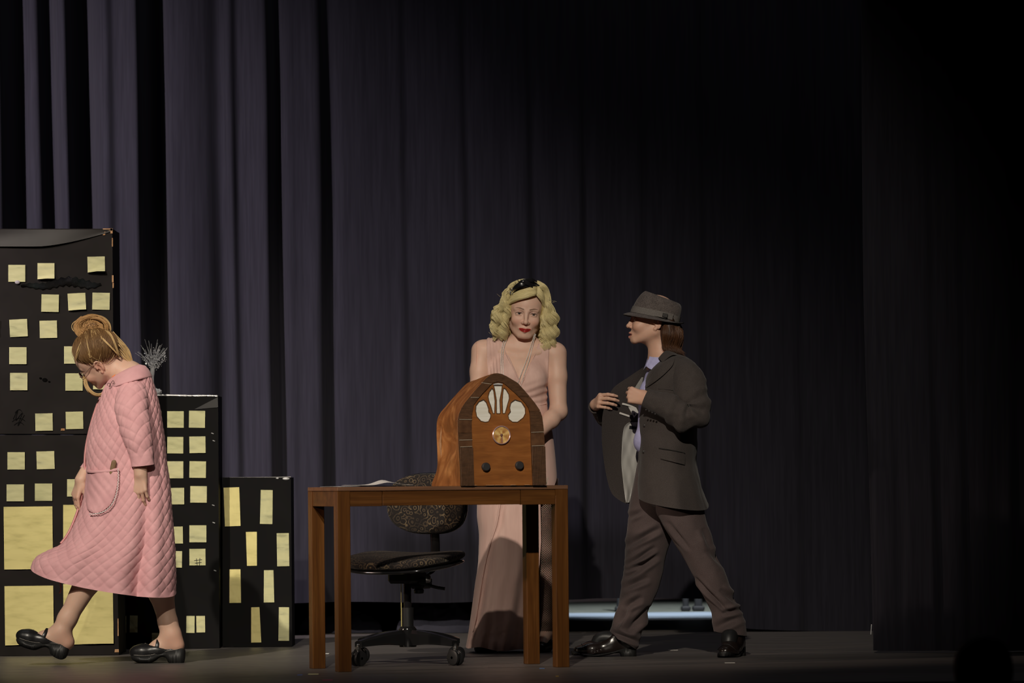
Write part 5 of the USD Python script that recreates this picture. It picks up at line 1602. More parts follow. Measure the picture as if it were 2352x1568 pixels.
# the armholes: everything outside the slanted side seams above the bust
for (p1, p2, inside) in ((w(1117, 760), w(1120, 846), w(1190, 850)), (w(1262, 768), w(1260, 850), w(1190, 850))):
    nn = np.array([-(p2 - p1)[2], 0, (p2 - p1)[0]])
    nn = nn if nn @ (p1 - inside) < 0 else -nn
    BF.planes(box_lo, box_hi, [(p1, nn), (w(1190, 936), (0, 0, -1))], .006)
bod = BF.mesh()
v = np.array(bod.vertices)
vn = np.array(bod.vertex_normals)
zz_ = v[:, 2]
gather = np.exp(-((zz_ - w(1190, 905)[2]) / .05) ** 2)
fold = np.sin((zz_ * 190) + (v[:, 0] - w(1258, 900)[0]) * -60 + 2 * meshkit.fbm(v * 14, 2))
v = v + vn * (.0022 * fold * gather * np.clip((v[:, 0] - w(1165, 900)[0]) / .10, 0, 1))[:, None]
fold2 = np.sin((v[:, 0] - w(1135, 800)[0]) * 420 + zz_ * 30)
v = v + vn * (.0014 * fold2 * (v[:, 0] < w(1152, 800)[0]) * (zz_ > w(1190, 880)[2]))[:, None]
gown = put(lady, 'gown', (v, np.array(bod.faces)), m_gown, smooth=True, world=lady)
yb_near = v[v[:, 1] < ywm + .02]
near_b = np.vstack([yb_near, bv[(bv[:, 1] < ywm) & (bv[:, 2] > w(1190, 990)[2]) & (bv[:, 2] < w(1190, 770)[2])]])
ub = np.array([near_b[:, 0] * FPX / (D0 + near_b[:, 1]), -(near_b[:, 2] - HCAM) * FPX / (D0 + near_b[:, 1])]).T
btree = cKDTree(ub)


def on_lady(px, py, off):
    d_, i_ = btree.query(U(px, py), k=8)
    return P(px, py, near_b[i_, 1].min() - off)


for pts in ([(1150, 778), (1160, 806), (1175, 838), (1198, 884)], [(1237, 790), (1226, 820), (1212, 850), (1198, 884)]):
    put(gown, 'neckline_edge', sweep(spline([on_lady(x, y, .001) for x, y in pts], 40), .0022, 7), m_gown, smooth=50, world=lady)
# skirt
SL = [(1147, 925), (1143, 950), (1130, 1000), (1114, 1075), (1096, 1140), (1095, 1180), (1100, 1232), (1098, 1290), (1091, 1340), (1083, 1400), (1076, 1450), (1070, 1484)]
SR = [(1257, 925), (1260, 950), (1270, 1000), (1277, 1060), (1280, 1110), (1279, 1160), (1276, 1230), (1268, 1290), (1256, 1340), (1246, 1400), (1236, 1450), (1228, 1492)]
SB = [.090, .094, .110, .128, .140, .150, .155, .158, .162, .168, .174, .178]
n, m = 220, 320
t = np.linspace(0, 1, n)
tk = np.linspace(0, 1, len(SL))
Lc, Rc, Bc = PchipInterpolator(tk, np.array(SL, float))(t), PchipInterpolator(tk, np.array(SR, float))(t), PchipInterpolator(tk, np.array(SB))(t)
row_y = (Lc[:, 1] + Rc[:, 1]) / 2
# open at the slit: the ring runs from the slit edge round the front, left side and back to the far edge of the slit
slit = np.clip((row_y - 1100) / 60, 0, 1)
G = np.zeros((n, m, 3))
for i in range(n):
    c, h = (Lc[i] + Rc[i]) / 2, (Rc[i] - Lc[i]) / 2
    ex = np.interp(row_y[i], [1080, 1157, 1241, 1283, 1384, 1455, 1500], [1274, 1241, 1243, 1240, 1233, 1228, 1224])
    a0 = math.acos(np.clip((ex - c[0]) / h[0], -1, .985)) * slit[i] + .02 * (1 - slit[i])
    a1 = 2 * math.pi - .02 - .35 * slit[i]
    a = a0 + (a1 - a0) * np.linspace(0, 1, m)
    f = np.clip((t[i] - .25) / .75, 0, 1)
    edge = np.interp(row_y[i], [1130, 1165, 1200, 1235, 1280, 1330, 1400, 1490], [1160, 1147, 1141, 1130, 1117, 1107, 1095, 1075])
    x01 = c[0] + h[0] * np.cos(a)
    over = 1 / (1 + np.exp((x01 - edge) / 1.2)) * (np.sin(a) > -.2)
    rad = 1 + .055 * f * np.sin(a * 9 + 1.3 * math.sin(t[i] * 3)) + .03 * f * np.sin(a * 17 + 2) + .06 * over * f - .20 * f * np.exp(-((x01 - edge - 8) / 6) ** 2) * (np.sin(a) > 0)
    px = c[0] + h[0] * np.cos(a)
    py = c[1] + h[1] * np.cos(a) + 4 * f * np.sin(a) + 3 * f ** 4 * np.sin(5 * a)
    yy = -Bc[i] * np.sin(a) * rad
    G[i] = np.array([w(px[j], py[j], yy[j]) for j in range(m)])
wv = meshkit.fbm(np.stack([G[..., 0] * 9, G[..., 1] * 9, G[..., 2] * 4], -1), 3, 2) - .5
G[..., 1] += .022 * wv * np.clip(t * 2 - .2, 0, 1)[:, None]
crumple = np.exp(-((G[..., 2] - .10) / .07) ** 2)
G[..., 1] += .016 * (meshkit.fbm(np.stack([G[..., 0] * 26, G[..., 1] * 26, G[..., 2] * 26], -1), 3, 12) - .5) * crumple
G[..., 2] = np.maximum(G[..., 2], .012)
put(gown, 'skirt', thick_grid(G, .0016), m_gown, smooth=70, world=lady)
gn = G.reshape(-1, 3)
gn = gn[gn[:, 1] < ywm]
gtree = cKDTree(np.array([gn[:, 0] * FPX / (D0 + gn[:, 1]), -(gn[:, 2] - HCAM) * FPX / (D0 + gn[:, 1])]).T)
we = []
for x, y in [(1160, 1130), (1147, 1165), (1141, 1200), (1130, 1235), (1117, 1280), (1107, 1330), (1096, 1400), (1086, 1450)]:
    d_, i_ = gtree.query(U(x - 2, y), k=6)
    we.append(P(x, y, gn[i_, 1].min() - .002))
put(gown, 'wrap_edge', sweep(spline(we, 60), .0045, 9), m_gown, smooth=50, world=lady, label='edge of the wrap-over front panel')
bp = np.array([[w(a + (b - a) * u, y, .055 + .02 * math.sin(u * 5 + y * .03)) for u in np.linspace(0, 1, 8)] for a, b, y in [(1258, 1281, 1098), (1258, 1281, 1120), (1259, 1280, 1160), (1261, 1278, 1200), (1265, 1276, 1240), (1269, 1273.5, 1272), (1271, 1272, 1284)]])
put(gown, 'back_panel', thick_grid(bp, .0016), m_gown, smooth=70, world=lady)
put(gown, 'waist_seam', sweep(spline([on_lady(x, y, .003) for x, y in [(1152, 926), (1175, 931), (1205, 933), (1235, 931), (1254, 926)]], 40), .003, 7), m_gown, smooth=50, world=lady)
# fishnet stocking on the leg in the slit
m_net = plain('black_net', (.012, .010, .010), .8, .15)
kn, an, hp = w(1250, 1262, -.03), w(1257, 1448, .01), w(1244, 1150, .0)
ctr = spline([hp, kn, kn + (an - kn) * .32 + np.array([.004, .018, 0]), an], 120)
rr = np.interp(np.linspace(0, 1, 120), [0, .30, .42, .52, .62, .80, .95, 1], [.072, .066, .062, .061, .060, .052, .044, .042])
net = []
for sgn in (-1, 1):
    for k in range(32):
        ph = 2 * math.pi * k / 32
        aa = ph + sgn * np.linspace(0, 1, 120) * 2 * math.pi * 2.3
        net.append(ctr + np.stack([np.cos(aa) * rr * 1.02, np.sin(aa) * rr * 1.02, aa * 0], 1))
lt_ = cKDTree(bv)
cxy = lambda z: np.stack([np.interp(-z, -ctr[:, 2], ctr[:, 0]), np.interp(-z, -ctr[:, 2], ctr[:, 1])], 1)
for k, q in enumerate(net):     # laid on the leg's own surface
    for _ in range(2):
        d_, i_ = lt_.query(q, k=5)
        c2 = cxy(q[:, 2])
        rad_ = np.linalg.norm(bv[i_][..., :2] - c2[:, None], axis=-1).max(1)
        dv = q[:, :2] - c2
        rad_ = np.convolve(np.pad(rad_, 3, mode='edge'), np.ones(7) / 7, 'valid')
        q = np.column_stack([c2 + dv / np.linalg.norm(dv, axis=1, keepdims=True) * (rad_ + .0022)[:, None], q[:, 2]])
    net[k] = q
sk_root = put(lady, 'stocking', sweep(ctr[:3] + (0, 0, .0), rr[:3] * 1.03, 24, caps=False), m_net, smooth=40, world=lady)
put_curves(sk_root, 'fishnet', net, .0019, m_net, world=lady, kind='stuff')


def pump(toe, heel, nm):
    S = Field([axis(min(toe[0], heel[0]) - .07, max(toe[0], heel[0]) + .07, .004, .004, []), axis(min(toe[1], heel[1]) - .08, max(toe[1], heel[1]) + .08, .004, .004, []), axis(.0, .16, .004, .004, [])])
    d = toe - heel
    S.cap(heel + (0, 0, .045), heel + d * .55 + (0, 0, .030), .033, .036, k=.02).cap(heel + d * .55 + (0, 0, .030), toe + (0, 0, .022), .038, .022, k=.02)
    S.cap(heel + (0, 0, .05), heel + (0, 0, .012), .026, .016, k=.01)
    S.cap(heel + d * .2 + (0, 0, .075), heel + d * .60 + (0, 0, .062), .026, .024, k=.006, sub=True)
    S.planes((heel - 1), (heel + 1), [((0, 0, .001), (0, 0, 1))], .002)
    return put(lady, nm, S.mesh(), m_leather, smooth=True, world=lady)


pump(w(1100, 1497, -.10) * (1, 1, 0), w(1150, 1497, .06) * (1, 1, 0), 'shoe')
pump(w(1243, 1497, -.10) * (1, 1, 0), w(1257, 1497, .06) * (1, 1, 0), 'shoe')

# --- pearls: two long strands
m_pearl = plain('pearl', (.72, .68, .64), .2, .6)
for k, pts in enumerate([[(1228, 766), (1222, 786), (1212, 818), (1202, 846), (1192, 872), (1182, 905), (1172, 925), (1160, 905), (1156, 870), (1155, 830), (1157, 800), (1164, 780)], [(1230, 768), (1225, 788), (1217, 820), (1209, 846), (1199, 876), (1186, 915), (1168, 935), (1154, 910), (1151, 870), (1151, 830), (1153, 800), (1160, 778)]]):
    path = spline([on_lady(x, y, .0045) for x, y in pts], 400)
    path[:, 1] = np.convolve(np.pad(path[:, 1], 20, mode='edge'), np.ones(41) / 41, 'valid')
    s = np.concatenate([[0], np.cumsum(np.linalg.norm(np.diff(path, axis=0), axis=1))])
    q = np.stack([np.interp(np.arange(0, s[-1], .0056), s, path[:, j]) for j in range(3)], 1)
    b = trimesh.creation.icosphere(1, .0026)
    put(lady, 'pearl_strand', cat([T(b, x) for x in q]), m_pearl, smooth=60, world=lady)

# --- wig
m_wig_in = hair_mat('wig_under', (.34, .25, .09), (.52, .41, .18), .6, 40.0)
m_wig = strand_mat('wig_blonde', [(0, (.46, .35, .14)), (.4, (.68, .57, .28)), (1, (.84, .76, .46))], .3)
HF = Field([axis(WO[0] - .19, WO[0] + .19, .004, .004, []), axis(WO[1] - .14, WO[1] + .17, .004, .004, []), axis(WO[2] - .20, WO[2] + .16, .004, .004, [])])
HF.frame(WR, WO, WS)
HF.ell((0, .026, .036), (.085, .098, .094), k=.02)
for x, zz2 in ((-1, -.075), (1, -.09)):
    HF.chain([(x * .078, .0, .03), (x * .106, .004, -.03), (x * .104, .012, zz2)], [.035, .036, .034], k=.03)
HF.ell((0, .06, -.07), (.09, .05, .08), k=.03)
HF.ell((0, -.105, -.022), (.066, .090, .086), k=.012, sub=True)
wig = put(lady, 'wig', HF.mesh(), m_wig_in, smooth=True, world=lady)
wr_ = np.random.default_rng(5)
strands, sw = [], []


def lock(pts, cnt, r, wave, lam, ph, npt=26, taper=.8):
    p = spline([wx(q) for q in pts], npt)
    s = np.concatenate([[0], np.cumsum(np.linalg.norm(np.diff(p, axis=0), axis=1))])
    tt = np.gradient(p, axis=0)
    tt /= np.linalg.norm(tt, axis=1, keepdims=True)
    out = p - WO
    out[:, 2] = 0
    out = out - tt * (out * tt).sum(1, keepdims=True)
    out /= np.linalg.norm(out, axis=1, keepdims=True) + 1e-9
    lat = np.cross(tt, out)
    am = wave * np.clip(s / s[-1] * 2.2 - .5, 0, 1)
    p = p + out * (am * np.sin(s / lam * 2 * math.pi + ph))[:, None] + lat * (am * .8 * np.cos(s / lam * 2 * math.pi + ph))[:, None]
    for q in jitter_lock(p, cnt, r, wr_, taper, .10):
        strands.append(q)
        sw.append(.0010 * np.interp(np.linspace(0, 1, npt), [0, .1, .85, 1], [.6, 1, 1, .4]))


for side in (-1, 1):
    for k in range(64):
        dep = wr_.uniform(-.055, .085)
        low = -.128 if side < 0 else -.165
        end = wr_.uniform(low, low + .06)
        wide = wr_.uniform(.086, .138) * (1 - .25 * max(0, dep / .085))
        part = .034 * 1.0
        top_y = wr_.uniform(-.055, .05) if dep < .05 else .07
        ph = dep * 40 + wide * 30 + wr_.uniform(-.5, .5)
        lock([(part + side * .004, top_y, .132 - .4 * abs(top_y - .02)), (side * .055 + part * .3, top_y * .8 + dep * .2, .118), (side * .089, dep * .8, .058), (side * (wide * .93), dep, .0), (side * wide, dep * 1.05, -.055), (side * (wide - .012), dep, end)],
             54, .0125, .0120, .066, ph)
    for k in range(16):   # outer and front curls
        a = wr_.uniform(0, 1)
        x0_ = side * wr_.uniform(.080, .128)
        lock([(side * .083, -.03 + .03 * a, .06), (x0_, -.045 + .03 * a, .0), (x0_ * 1.04, -.045 + .03 * a, -.055), (x0_ * .96, -.04 + .03 * a, (-.125 if side < 0 else -.168) + .03 * a)], 44, .0105, .014, .056, wr_.uniform(0, 6))
for k in range(46):       # the fringe swept from the parting
    u = k / 45
    lock([(.034, -.072 + .03 * u, .094 + .030 * u), (.005, -.094 + .018 * u, .082 + .030 * u), (-.030, -.092 + .018 * u, .067 + .030 * u), (-.062, -.066 + .018 * u, .050 + .028 * u), (-.083, -.030, .018 + .02 * u)], 34, .0075, .002, .08, u * 6, 18)
    if k % 2 == 0:
        lock([(.036, -.072 + .03 * u, .094 + .030 * u), (.052, -.074 + .018 * u, .078 + .030 * u), (.072, -.050 + .018 * u, .050 + .026 * u), (.084, -.028, .010 + .02 * u)], 34, .0075, .002, .08, u * 6, 16)
for k in range(900):      # crown
    a, rr_ = wr_.uniform(-1, 1), wr_.uniform(-.03, .085)
    sgn = 1 if wr_.random() < .45 else -1
    p = [wx(q) for q in [(.034, rr_, .130 - 1.2 * (rr_ - .02) ** 2 * 4), (.034 + sgn * .045, rr_ * .95, .121 - 4 * (rr_ - .02) ** 2), (.02 + sgn * .078, rr_ * .9, .085), (sgn * .098, rr_ * .9, .03)]]
    strands.append(spline(p, 12) + wr_.normal(0, .0012, 3))
    sw.append(np.full(12, .0010))
put_curves(wig, 'curls', strands, sw, m_wig, world=lady, kind='stuff')
fly = []
for k in range(40):
    side = wr_.choice([-1, 1])
    b = np.array([side * wr_.uniform(.09, .13), wr_.uniform(-.04, .05), wr_.uniform(-.12, .06)])
    fly.append(wx(b) + np.linspace(0, 1, 6)[:, None] * (WR @ np.array([side * wr_.uniform(.008, .022), 0, wr_.uniform(-.01, .015)])) + (np.linspace(0, 1, 6) ** 2)[:, None] * np.array([0, 0, wr_.uniform(-.01, .01)]))
put_curves(wig, 'flyaway_hairs', fly, .0006, m_wig, world=lady, kind='stuff')

# --- headband with its feather
m_band = plain('black_satin', (.010, .010, .012), .3, .5)
band = put(lady, 'headband', sweep(spline([wx(q) for q in [(-.093, .02, .030), (-.088, -.010, .066), (-.066, -.040, .105), (-.035, -.054, .128), (0, -.058, .136), (.035, -.052, .130), (.066, -.036, .107), (.088, -.008, .068), (.093, .02, .030)]], 60), .0022, 8, flat=.0045, up=(0, -.6, .8)), m_band, smooth=50, world=lady)
for k in range(11):
    u = k / 10
    a, b = np.array([-.072 + .03 * u, -.050 - .02 * u, .094 + .028 * u]), np.array([.018 + .020 * math.sin(k * 2.1), -.064 + .012 * math.cos(k * 1.7), .128 + .014 * math.sin(k * 3.3)])
    mid_ = (a + b) / 2 + (0, -.020 - .006 * math.sin(k), .016 + .006 * math.cos(k * 2))
    path = spline([wx(a), wx(mid_), wx(b)], 14)
    put(band, 'feather', sweep(path, .0011, 6, flat=np.interp(np.linspace(0, 1, 14), [0, .3, .7, 1], [.002, .0075, .0085, .001]), up=(0, -.5, .85)), m_band, smooth=50, world=lady)
barbs = []
for k in range(70):
    u = wr_.random()
    a = np.array([-.06 + .06 * u, -.066, .108 + .022 * math.sin(u * 3)])
    d = np.array([wr_.uniform(-.7, .3), wr_.uniform(-.3, .1), wr_.uniform(.3, 1)]) * .022
    barbs.append(np.array([wx(a), wx(a + d * .5), wx(a + d * .8), wx(a + d)]))
put_curves(band, 'feather_barbs', barbs, .0008, m_band, world=lady, kind='stuff')
seq = cat([T(rbox(.004, .0012, .004, .0005), wx((-.073 + wr_.normal(0, .007), -.058, .092 + wr_.normal(0, .010))), wr_.uniform(-40, 40, 3)) for _ in range(26)])
put(band, 'sequins', seq, m_steel, smooth=False, world=lady, label='silver sequins')
# ================================================================ the person in the grey suit
yn = floor_y(1390, 1508)
SM = FPX / (D0 + yn)
base = P(1530, 1508, yn)
man = thing('person', 'person in a grey suit and hat facing left, holding the suit jacket open', 'person', (base[0], yn, 0))
q_ = lambda px, py, dy=0.0: P(px, py, yn + dy)
MR = Rm((-.985, -.06, .10), (.10, 0, .99))
MS = 1.0
MO = q_(1496.5, 736, .0)
mx = lambda p: MR @ (np.array(p, float) * MS) + MO
lo, hi = q_(1355, 1508, -.36), q_(1725, 690, .36)
wrF, wrN = q_(1368, 929, .085), q_(1487, 917, -.205)
F = Field([axis(lo[0], hi[0], .0065, .0027, [(MO[0] - .12, MO[0] + .12), (wrF[0] - .05, wrF[0] + .09), (wrN[0] - .07, wrN[0] + .03)]), axis(yn - .32, yn + .32, .0065, .0027, [(yn - .25, yn + .09)]),
           axis(.03, 1.62, .0065, .0027, [(MO[2] - .14, MO[2] + .12), (wrN[2] - .06, wrN[2] + .08)])])
add_head(F, MR, MO, MS, mouth_open=.75)
F.frame()
nk = q_(1524, 838, .0)
F.cap(mx((0, .030, -.060)), nk, .050, .056, k=.03)
ch, wa, pe = q_(1540, 900), q_(1534, 1010), q_(1538, 1110)
MT = [('cap', nk, q_(1530, 858, 0), .06, .085, .05), ('cap', q_(1545, 862, -.11), q_(1545, 862, .12), .062, .062, .04), ('ell', ch, (.112, .148, .14), .05), ('ell', wa, (.100, .110, .15), .05), ('ell', pe, (.100, .115, .10), .05)]


def mtorso(F, grow=0.0):
    for q in MT:
        if q[0] == 'cap':
            F.cap(q[1], q[2], q[3] + grow, q[4] + grow, k=q[5])
        else:
            F.ell(q[1], np.array(q[2]) + grow, k=q[3])


mtorso(F)
shN, elN = q_(1580, 856, -.155), q_(1599, 960, -.225)
shF, elF = q_(1520, 858, .155), q_(1440, 972, .235)
F.chain([shN, elN, wrN], [.042, .030, .025], k=.015).chain([shF, elF, wrF], [.050, .041, .026], k=.02)
hipF, kF, anF = q_(1510, 1145, .075), q_(1474, 1305, .06), q_(1437, 1462, .04)
hipN, kN, anN = q_(1566, 1145, -.075), q_(1618, 1300, -.07), q_(1680, 1452, -.055)
for hip, kn, an in ((hipF, kF, anF), (hipN, kN, anN)):
    F.cap(pe, hip, .085, .072, k=.04).cap(hip, kn, .068, .054, k=.03)
    F.chain([kn, kn + (an - kn) * .35 + np.array([.006, 0, 0]), an], [.046, .046, .034], k=.02)
F.cap(anF, q_(1350, 1492, .04), .034, .022, k=.02)
F.cap(anN, q_(1672, 1490, -.16), .034, .022, k=.02)
add_hand(F, wrF, (.22, -.95, .20), (.92, .30, -.22), -1, curl=((48, 34, 20), (52, 36, 22), (56, 38, 22), (62, 42, 24)), thumb=(26, 40), s=.94)
add_hand(F, wrN, (-.90, .25, .25), (.10, .95, -.10), 1, curl=((62, 80, 45), (66, 82, 45), (70, 82, 45), (72, 80, 45)), thumb=(10, 60), s=.98)
bm = F.mesh()
bv = np.array(bm.vertices)
SK2 = (.60, .355, .26)
mc = head_colors(bv, MR, MO, MS, SK2, (.48, .19, .15), (.12, .06, .035), blush=.35, liner=.4, mouth_open=.75)
far = np.linalg.norm(bv - MO, axis=1) > .16
sk2 = np.array(SK2) * (1 + .10 * (meshkit.fbm(bv * 22, 3) - .5))[:, None]
mc[far] = sk2[far]
put(man, 'body', bm, m_skin, colors=mc, world=man)
add_eyes(man, man, MR, MO, MS, (.07, .06, .05))

# --- cloth
def suiting(name, c1, c2):
    return M(name, {'t': ('texture_coordinate', {}), 'n': ('noise_texture', {'scale': 420.0, 'detail': 2.0}), 'n2': ('noise_texture', {'scale': 9.0, 'detail': 3.0}), 'r': ('rgb_ramp', {'ramp': [(.3, c1), (.7, c2)]}), 'b': ('bump', {'strength': .15, 'distance': .001}),
                    'p': ('principled_bsdf', dict(roughness=.82, specular_ior_level=.2, sheen_weight=.08))}, [('t.object', 'n.vector'), ('n.fac', 'r.fac'), ('r.color', 'p.base_color'), ('n.fac', 'b.height'), ('b.normal', 'p.normal')])


m_suit = suiting('charcoal_suit', (.040, .033, .031), (.060, .050, .047))
m_trous = suiting('brown_grey_trousers', (.062, .045, .044), (.084, .062, .061))
m_shirt = mottled('lavender_shirt', (.36, .35, .58), (.44, .43, .68), 60.0, .75, .2)
m_satin = mottled('silver_satin', (.30, .29, .275), (.52, .51, .48), 9.0, .28, .5, stretch=(1, 1, .4), bump=.5, bscale=16)

# trousers
def leg(rows, bs, dy, name, parent, seed, folds):
    rows = np.array(rows, float)
    tk = np.linspace(0, 1, len(rows))
    n, m = 170, 96
    t = np.linspace(0, 1, n)
    R_, B_ = PchipInterpolator(tk, rows)(t), PchipInterpolator(tk, np.array([bs, dy]).T)(t)
    a = np.linspace(0, 2 * math.pi, m, endpoint=False)
    G = np.zeros((n, m, 3))
    for i in range(n):
        l, r = R_[i, :2], R_[i, 2:]
        c, h = (l + r) / 2, (r - l) / 2
        for j in range(m):
            x = np.cos(a[j])
            p = c + h * x
            G[i, j] = q_(p[0], p[1], B_[i, 1] - B_[i, 0] * np.sin(a[j]))
    nr = np.cross(np.gradient(G, axis=0), np.roll(G, -1, 1) - np.roll(G, 1, 1))
    nr /= np.linalg.norm(nr, axis=-1, keepdims=True) + 1e-12
    if (nr * (G - G.mean(1, keepdims=True))).sum() < 0:
        nr = -nr
    px = CX + G[..., 0] * FPX / (D0 + G[..., 1])
    py = YH - (G[..., 2] - HCAM) * FPX / (D0 + G[..., 1])
    d = .016 * (meshkit.fbm(np.stack([G[..., 0] * 9 + seed, G[..., 1] * 9, G[..., 2] * 6], -1), 3, seed) - .5)
    for (x0, y0, x1, y1, wd, amp) in folds:      # creases: from, to, width in pixels, depth in metres
        ab = np.array([x1 - x0, y1 - y0], float)
        L = np.linalg.norm(ab)
        u = ((px - x0) * ab[0] + (py - y0) * ab[1]) / L
        v = ((px - x0) * -ab[1] + (py - y0) * ab[0]) / L
        e = np.clip(1 - np.maximum(-u, u - L) / 14, 0, 1) * np.clip(1 - np.abs(u - L / 2) / (L * .62), 0, 1) ** .6
        near_ = G[..., 1] < yn + B_[:, 1][:, None] + .02
        d += 1.7 * amp * e * near_ * (-np.exp(-(v / wd) ** 2) + .8 * np.exp(-((v - 1.9 * wd) / wd) ** 2) + .4 * np.exp(-((v + 2.1 * wd) / wd) ** 2))
    G = G + nr * d[..., None]
    inn = np.stack([G[n - 1 - k] - nr[n - 1 - k] * .006 for k in range(14)])
    R2 = np.concatenate([G, inn], 0)
    return put(parent, name, (R2.reshape(-1, 3), grid_faces(len(R2), m, True)), m_trous, smooth=70, world=man)


tr = put(man, 'trousers', T(trimesh.creation.icosphere(4, 1.0).apply_scale((.112, .135, .115)), q_(1526, 1112, 0)), m_trous, smooth=True, world=man)
leg([(1466, 1050, 1566, 1050), (1455, 1110, 1570, 1110), (1446, 1165, 1560, 1175), (1441, 1205, 1546, 1225), (1436, 1255, 1531, 1268), (1434, 1302, 1521, 1316), (1427, 1345, 1508, 1360), (1420, 1398, 1492, 1400), (1407, 1432, 1476, 1440), (1401, 1450, 1470, 1474), (1404, 1454, 1462, 1492)],
    [.100, .110, .108, .098, .088, .080, .076, .070, .066, .062, .060], [.05, .060, .07, .07, .065, .06, .055, .05, .045, .04, .04], 'trouser_leg', tr, 3,
    [(1440, 1255, 1510, 1218, 6, .011), (1442, 1300, 1500, 1262, 5, .012), (1436, 1312, 1475, 1296, 4, .010), (1440, 1325, 1505, 1280, 6, .010), (1430, 1352, 1485, 1330, 6, .009), (1432, 1395, 1470, 1375, 6, .012), (1412, 1440, 1440, 1395, 6, .012), (1440, 1450, 1488, 1400, 7, .013), (1406, 1455, 1462, 1476, 5, .010), (1446, 1190, 1470, 1176, 5, .008)])
leg([(1508, 1100, 1592, 1096), (1505, 1165, 1615, 1158), (1519, 1200, 1624, 1196), (1545, 1240, 1635, 1232), (1568, 1277, 1646, 1272), (1594, 1328, 1670, 1322), (1616, 1372, 1686, 1370), (1634, 1408, 1703, 1402), (1636, 1434, 1711, 1430), (1640, 1450, 1715, 1461)],
    [.088, .096, .096, .090, .084, .078, .072, .068, .068, .066], [-.045, -.06, -.07, -.072, -.072, -.07, -.065, -.06, -.058, -.056], 'trouser_leg', tr, 5,
    [(1598, 1334, 1664, 1404, 3.5, .010), (1536, 1205, 1580, 1262, 4, .007), (1660, 1300, 1630, 1268, 7, .008), (1690, 1385, 1655, 1360, 6, .008), (1640, 1445, 1700, 1420, 7, .008), (1616, 1220, 1632, 1260, 7, .007), (1700, 1404, 1660, 1412, 5, .010)])
belt = put(tr, 'belt', sweep(np.array([q_(1524, 1058, 0) + (.108 * math.cos(a), .118 * math.sin(a), 0) for a in np.linspace(0, 2 * math.pi, 50)]), .004, 8, flat=.017, up=(0, 0, 1), caps=False), plain('dark_belt', (.015, .014, .015), .5, .3), smooth=50, world=man)

# shirt
ST = Field([axis(q_(1440, 900)[0], q_(1625, 900)[0], .005, .005, []), axis(yn - .2, yn + .2, .005, .005, []), axis(q_(1500, 1075)[2], q_(1500, 815)[2], .005, .005, [])])
mtorso(ST, .005)
ST.cap(q_(1491, 900, -.05), q_(1489, 1000, -.05), .046, .050, k=.03)
ST.ell(q_(1477, 1015, -.035), (.042, .055, .050), k=.03)
sm_ = ST.mesh()
sv = np.array(sm_.vertices)
sv = sv + np.array(sm_.vertex_normals) * (.010 * (meshkit.fbm(sv * np.array([16, 16, 8]), 3, 6) - .5))[:, None]
shirt = put(man, 'shirt', (sv, np.array(sm_.faces)), m_shirt, smooth=True, world=man)


def sheet(corners, nu, nv, bow=0.0, th=.003):
    """A small cloth piece from rows of (px, py, dy) points: [[left .. right], ...], smoothed both ways."""
    c = np.array([[q_(*p) for p in r] for r in corners])
    n0, m0 = c.shape[:2]
    u, v = np.linspace(0, 1, nu), np.linspace(0, 1, nv)
    a = PchipInterpolator(np.linspace(0, 1, m0), c, axis=1)(u) if m0 > 2 else c[:, :1] + (c[:, 1:] - c[:, :1]) * u[None, :, None]
    b = PchipInterpolator(np.linspace(0, 1, n0), a, axis=0)(v) if n0 > 2 else a[:1] + (a[1:] - a[:1]) * v[:, None, None]
    b[..., 1] -= bow * np.sin(math.pi * v)[:, None] * np.sin(math.pi * u)[None]
    return thick_grid(b, (0, th, 0))


put(shirt, 'collar', sheet([[(1492, 818, -.070), (1512, 820, -.090), (1532, 812, -.080)], [(1489, 826, -.078), (1507, 834, -.100), (1528, 828, -.098)], [(1484, 838, -.088), (1497, 846, -.104), (1520, 836, -.108)], [(1484, 841, -.089), (1506, 850, -.106), (1512, 846, -.109)]], 16, 16), m_shirt, smooth=60, world=man)
put(shirt, 'collar', sheet([[(1487, 822, .02), (1494, 820, -.05)], [(1482, 838, -.02), (1489, 838, -.075)], [(1477, 850, -.04), (1483, 842, -.08)]], 8, 10), m_shirt, smooth=60, world=man)

# jacket body: an open ring from the near front edge round the back to the far side
JL = [(1500, 842), (1487, 866), (1478, 895), (1470, 942), (1467, 1000), (1466, 1060), (1465, 1108), (1467, 1134)]
JR = [(1541, 813), (1578, 824), (1602, 852), (1606, 915), (1600, 988), (1599, 1052), (1608, 1110), (1626, 1158)]
JB = [.085, .170, .190, .185, .172, .176, .198, .220]
n, m = 190, 250
t = np.linspace(0, 1, n)
tk = np.linspace(0, 1, 8)
Lc, Rc, Bc = PchipInterpolator(tk, np.array(JL, float))(t), PchipInterpolator(tk, np.array(JR, float))(t), PchipInterpolator(tk, np.array(JB))(t)
G = np.zeros((n, m, 3))
for i in range(n):
    a = np.linspace(math.pi - .32 + .14 * np.clip(t[i] * 3, 0, 1), -math.pi + .75, m)
    c, h = (Lc[i] + Rc[i]) / 2, (Rc[i] - Lc[i]) / 2
    f = np.clip((t[i] - .6) / .4, 0, 1)
    cs, sn = sg(np.cos(a), .85), sg(np.sin(a), .85)
    rad = 1 + .03 * f * np.sin(5 * a) + .02 * f * np.sin(9 * a + 1) - .07 * f * np.exp(-((a - .42) / .07) ** 2) + .05 * f * np.exp(-((a - .25) / .12) ** 2)
    lift = -10 * np.abs(sn) * math.exp(-((t[i] - .15) / .1) ** 2)
    for j in range(m):
        p = c + h * cs[j]
        # rounded front corner
        G[i, j] = q_(p[0], p[1] + 21 * f ** 2 * max(sn[j], 0) ** .6 + lift[j], -Bc[i] * sn[j] * rad[j])
wv = meshkit.fbm(np.stack([G[..., 0] * 8, G[..., 1] * 8, G[..., 2] * 7], -1), 3, 11) - .5
out = G - G.mean(1, keepdims=True)
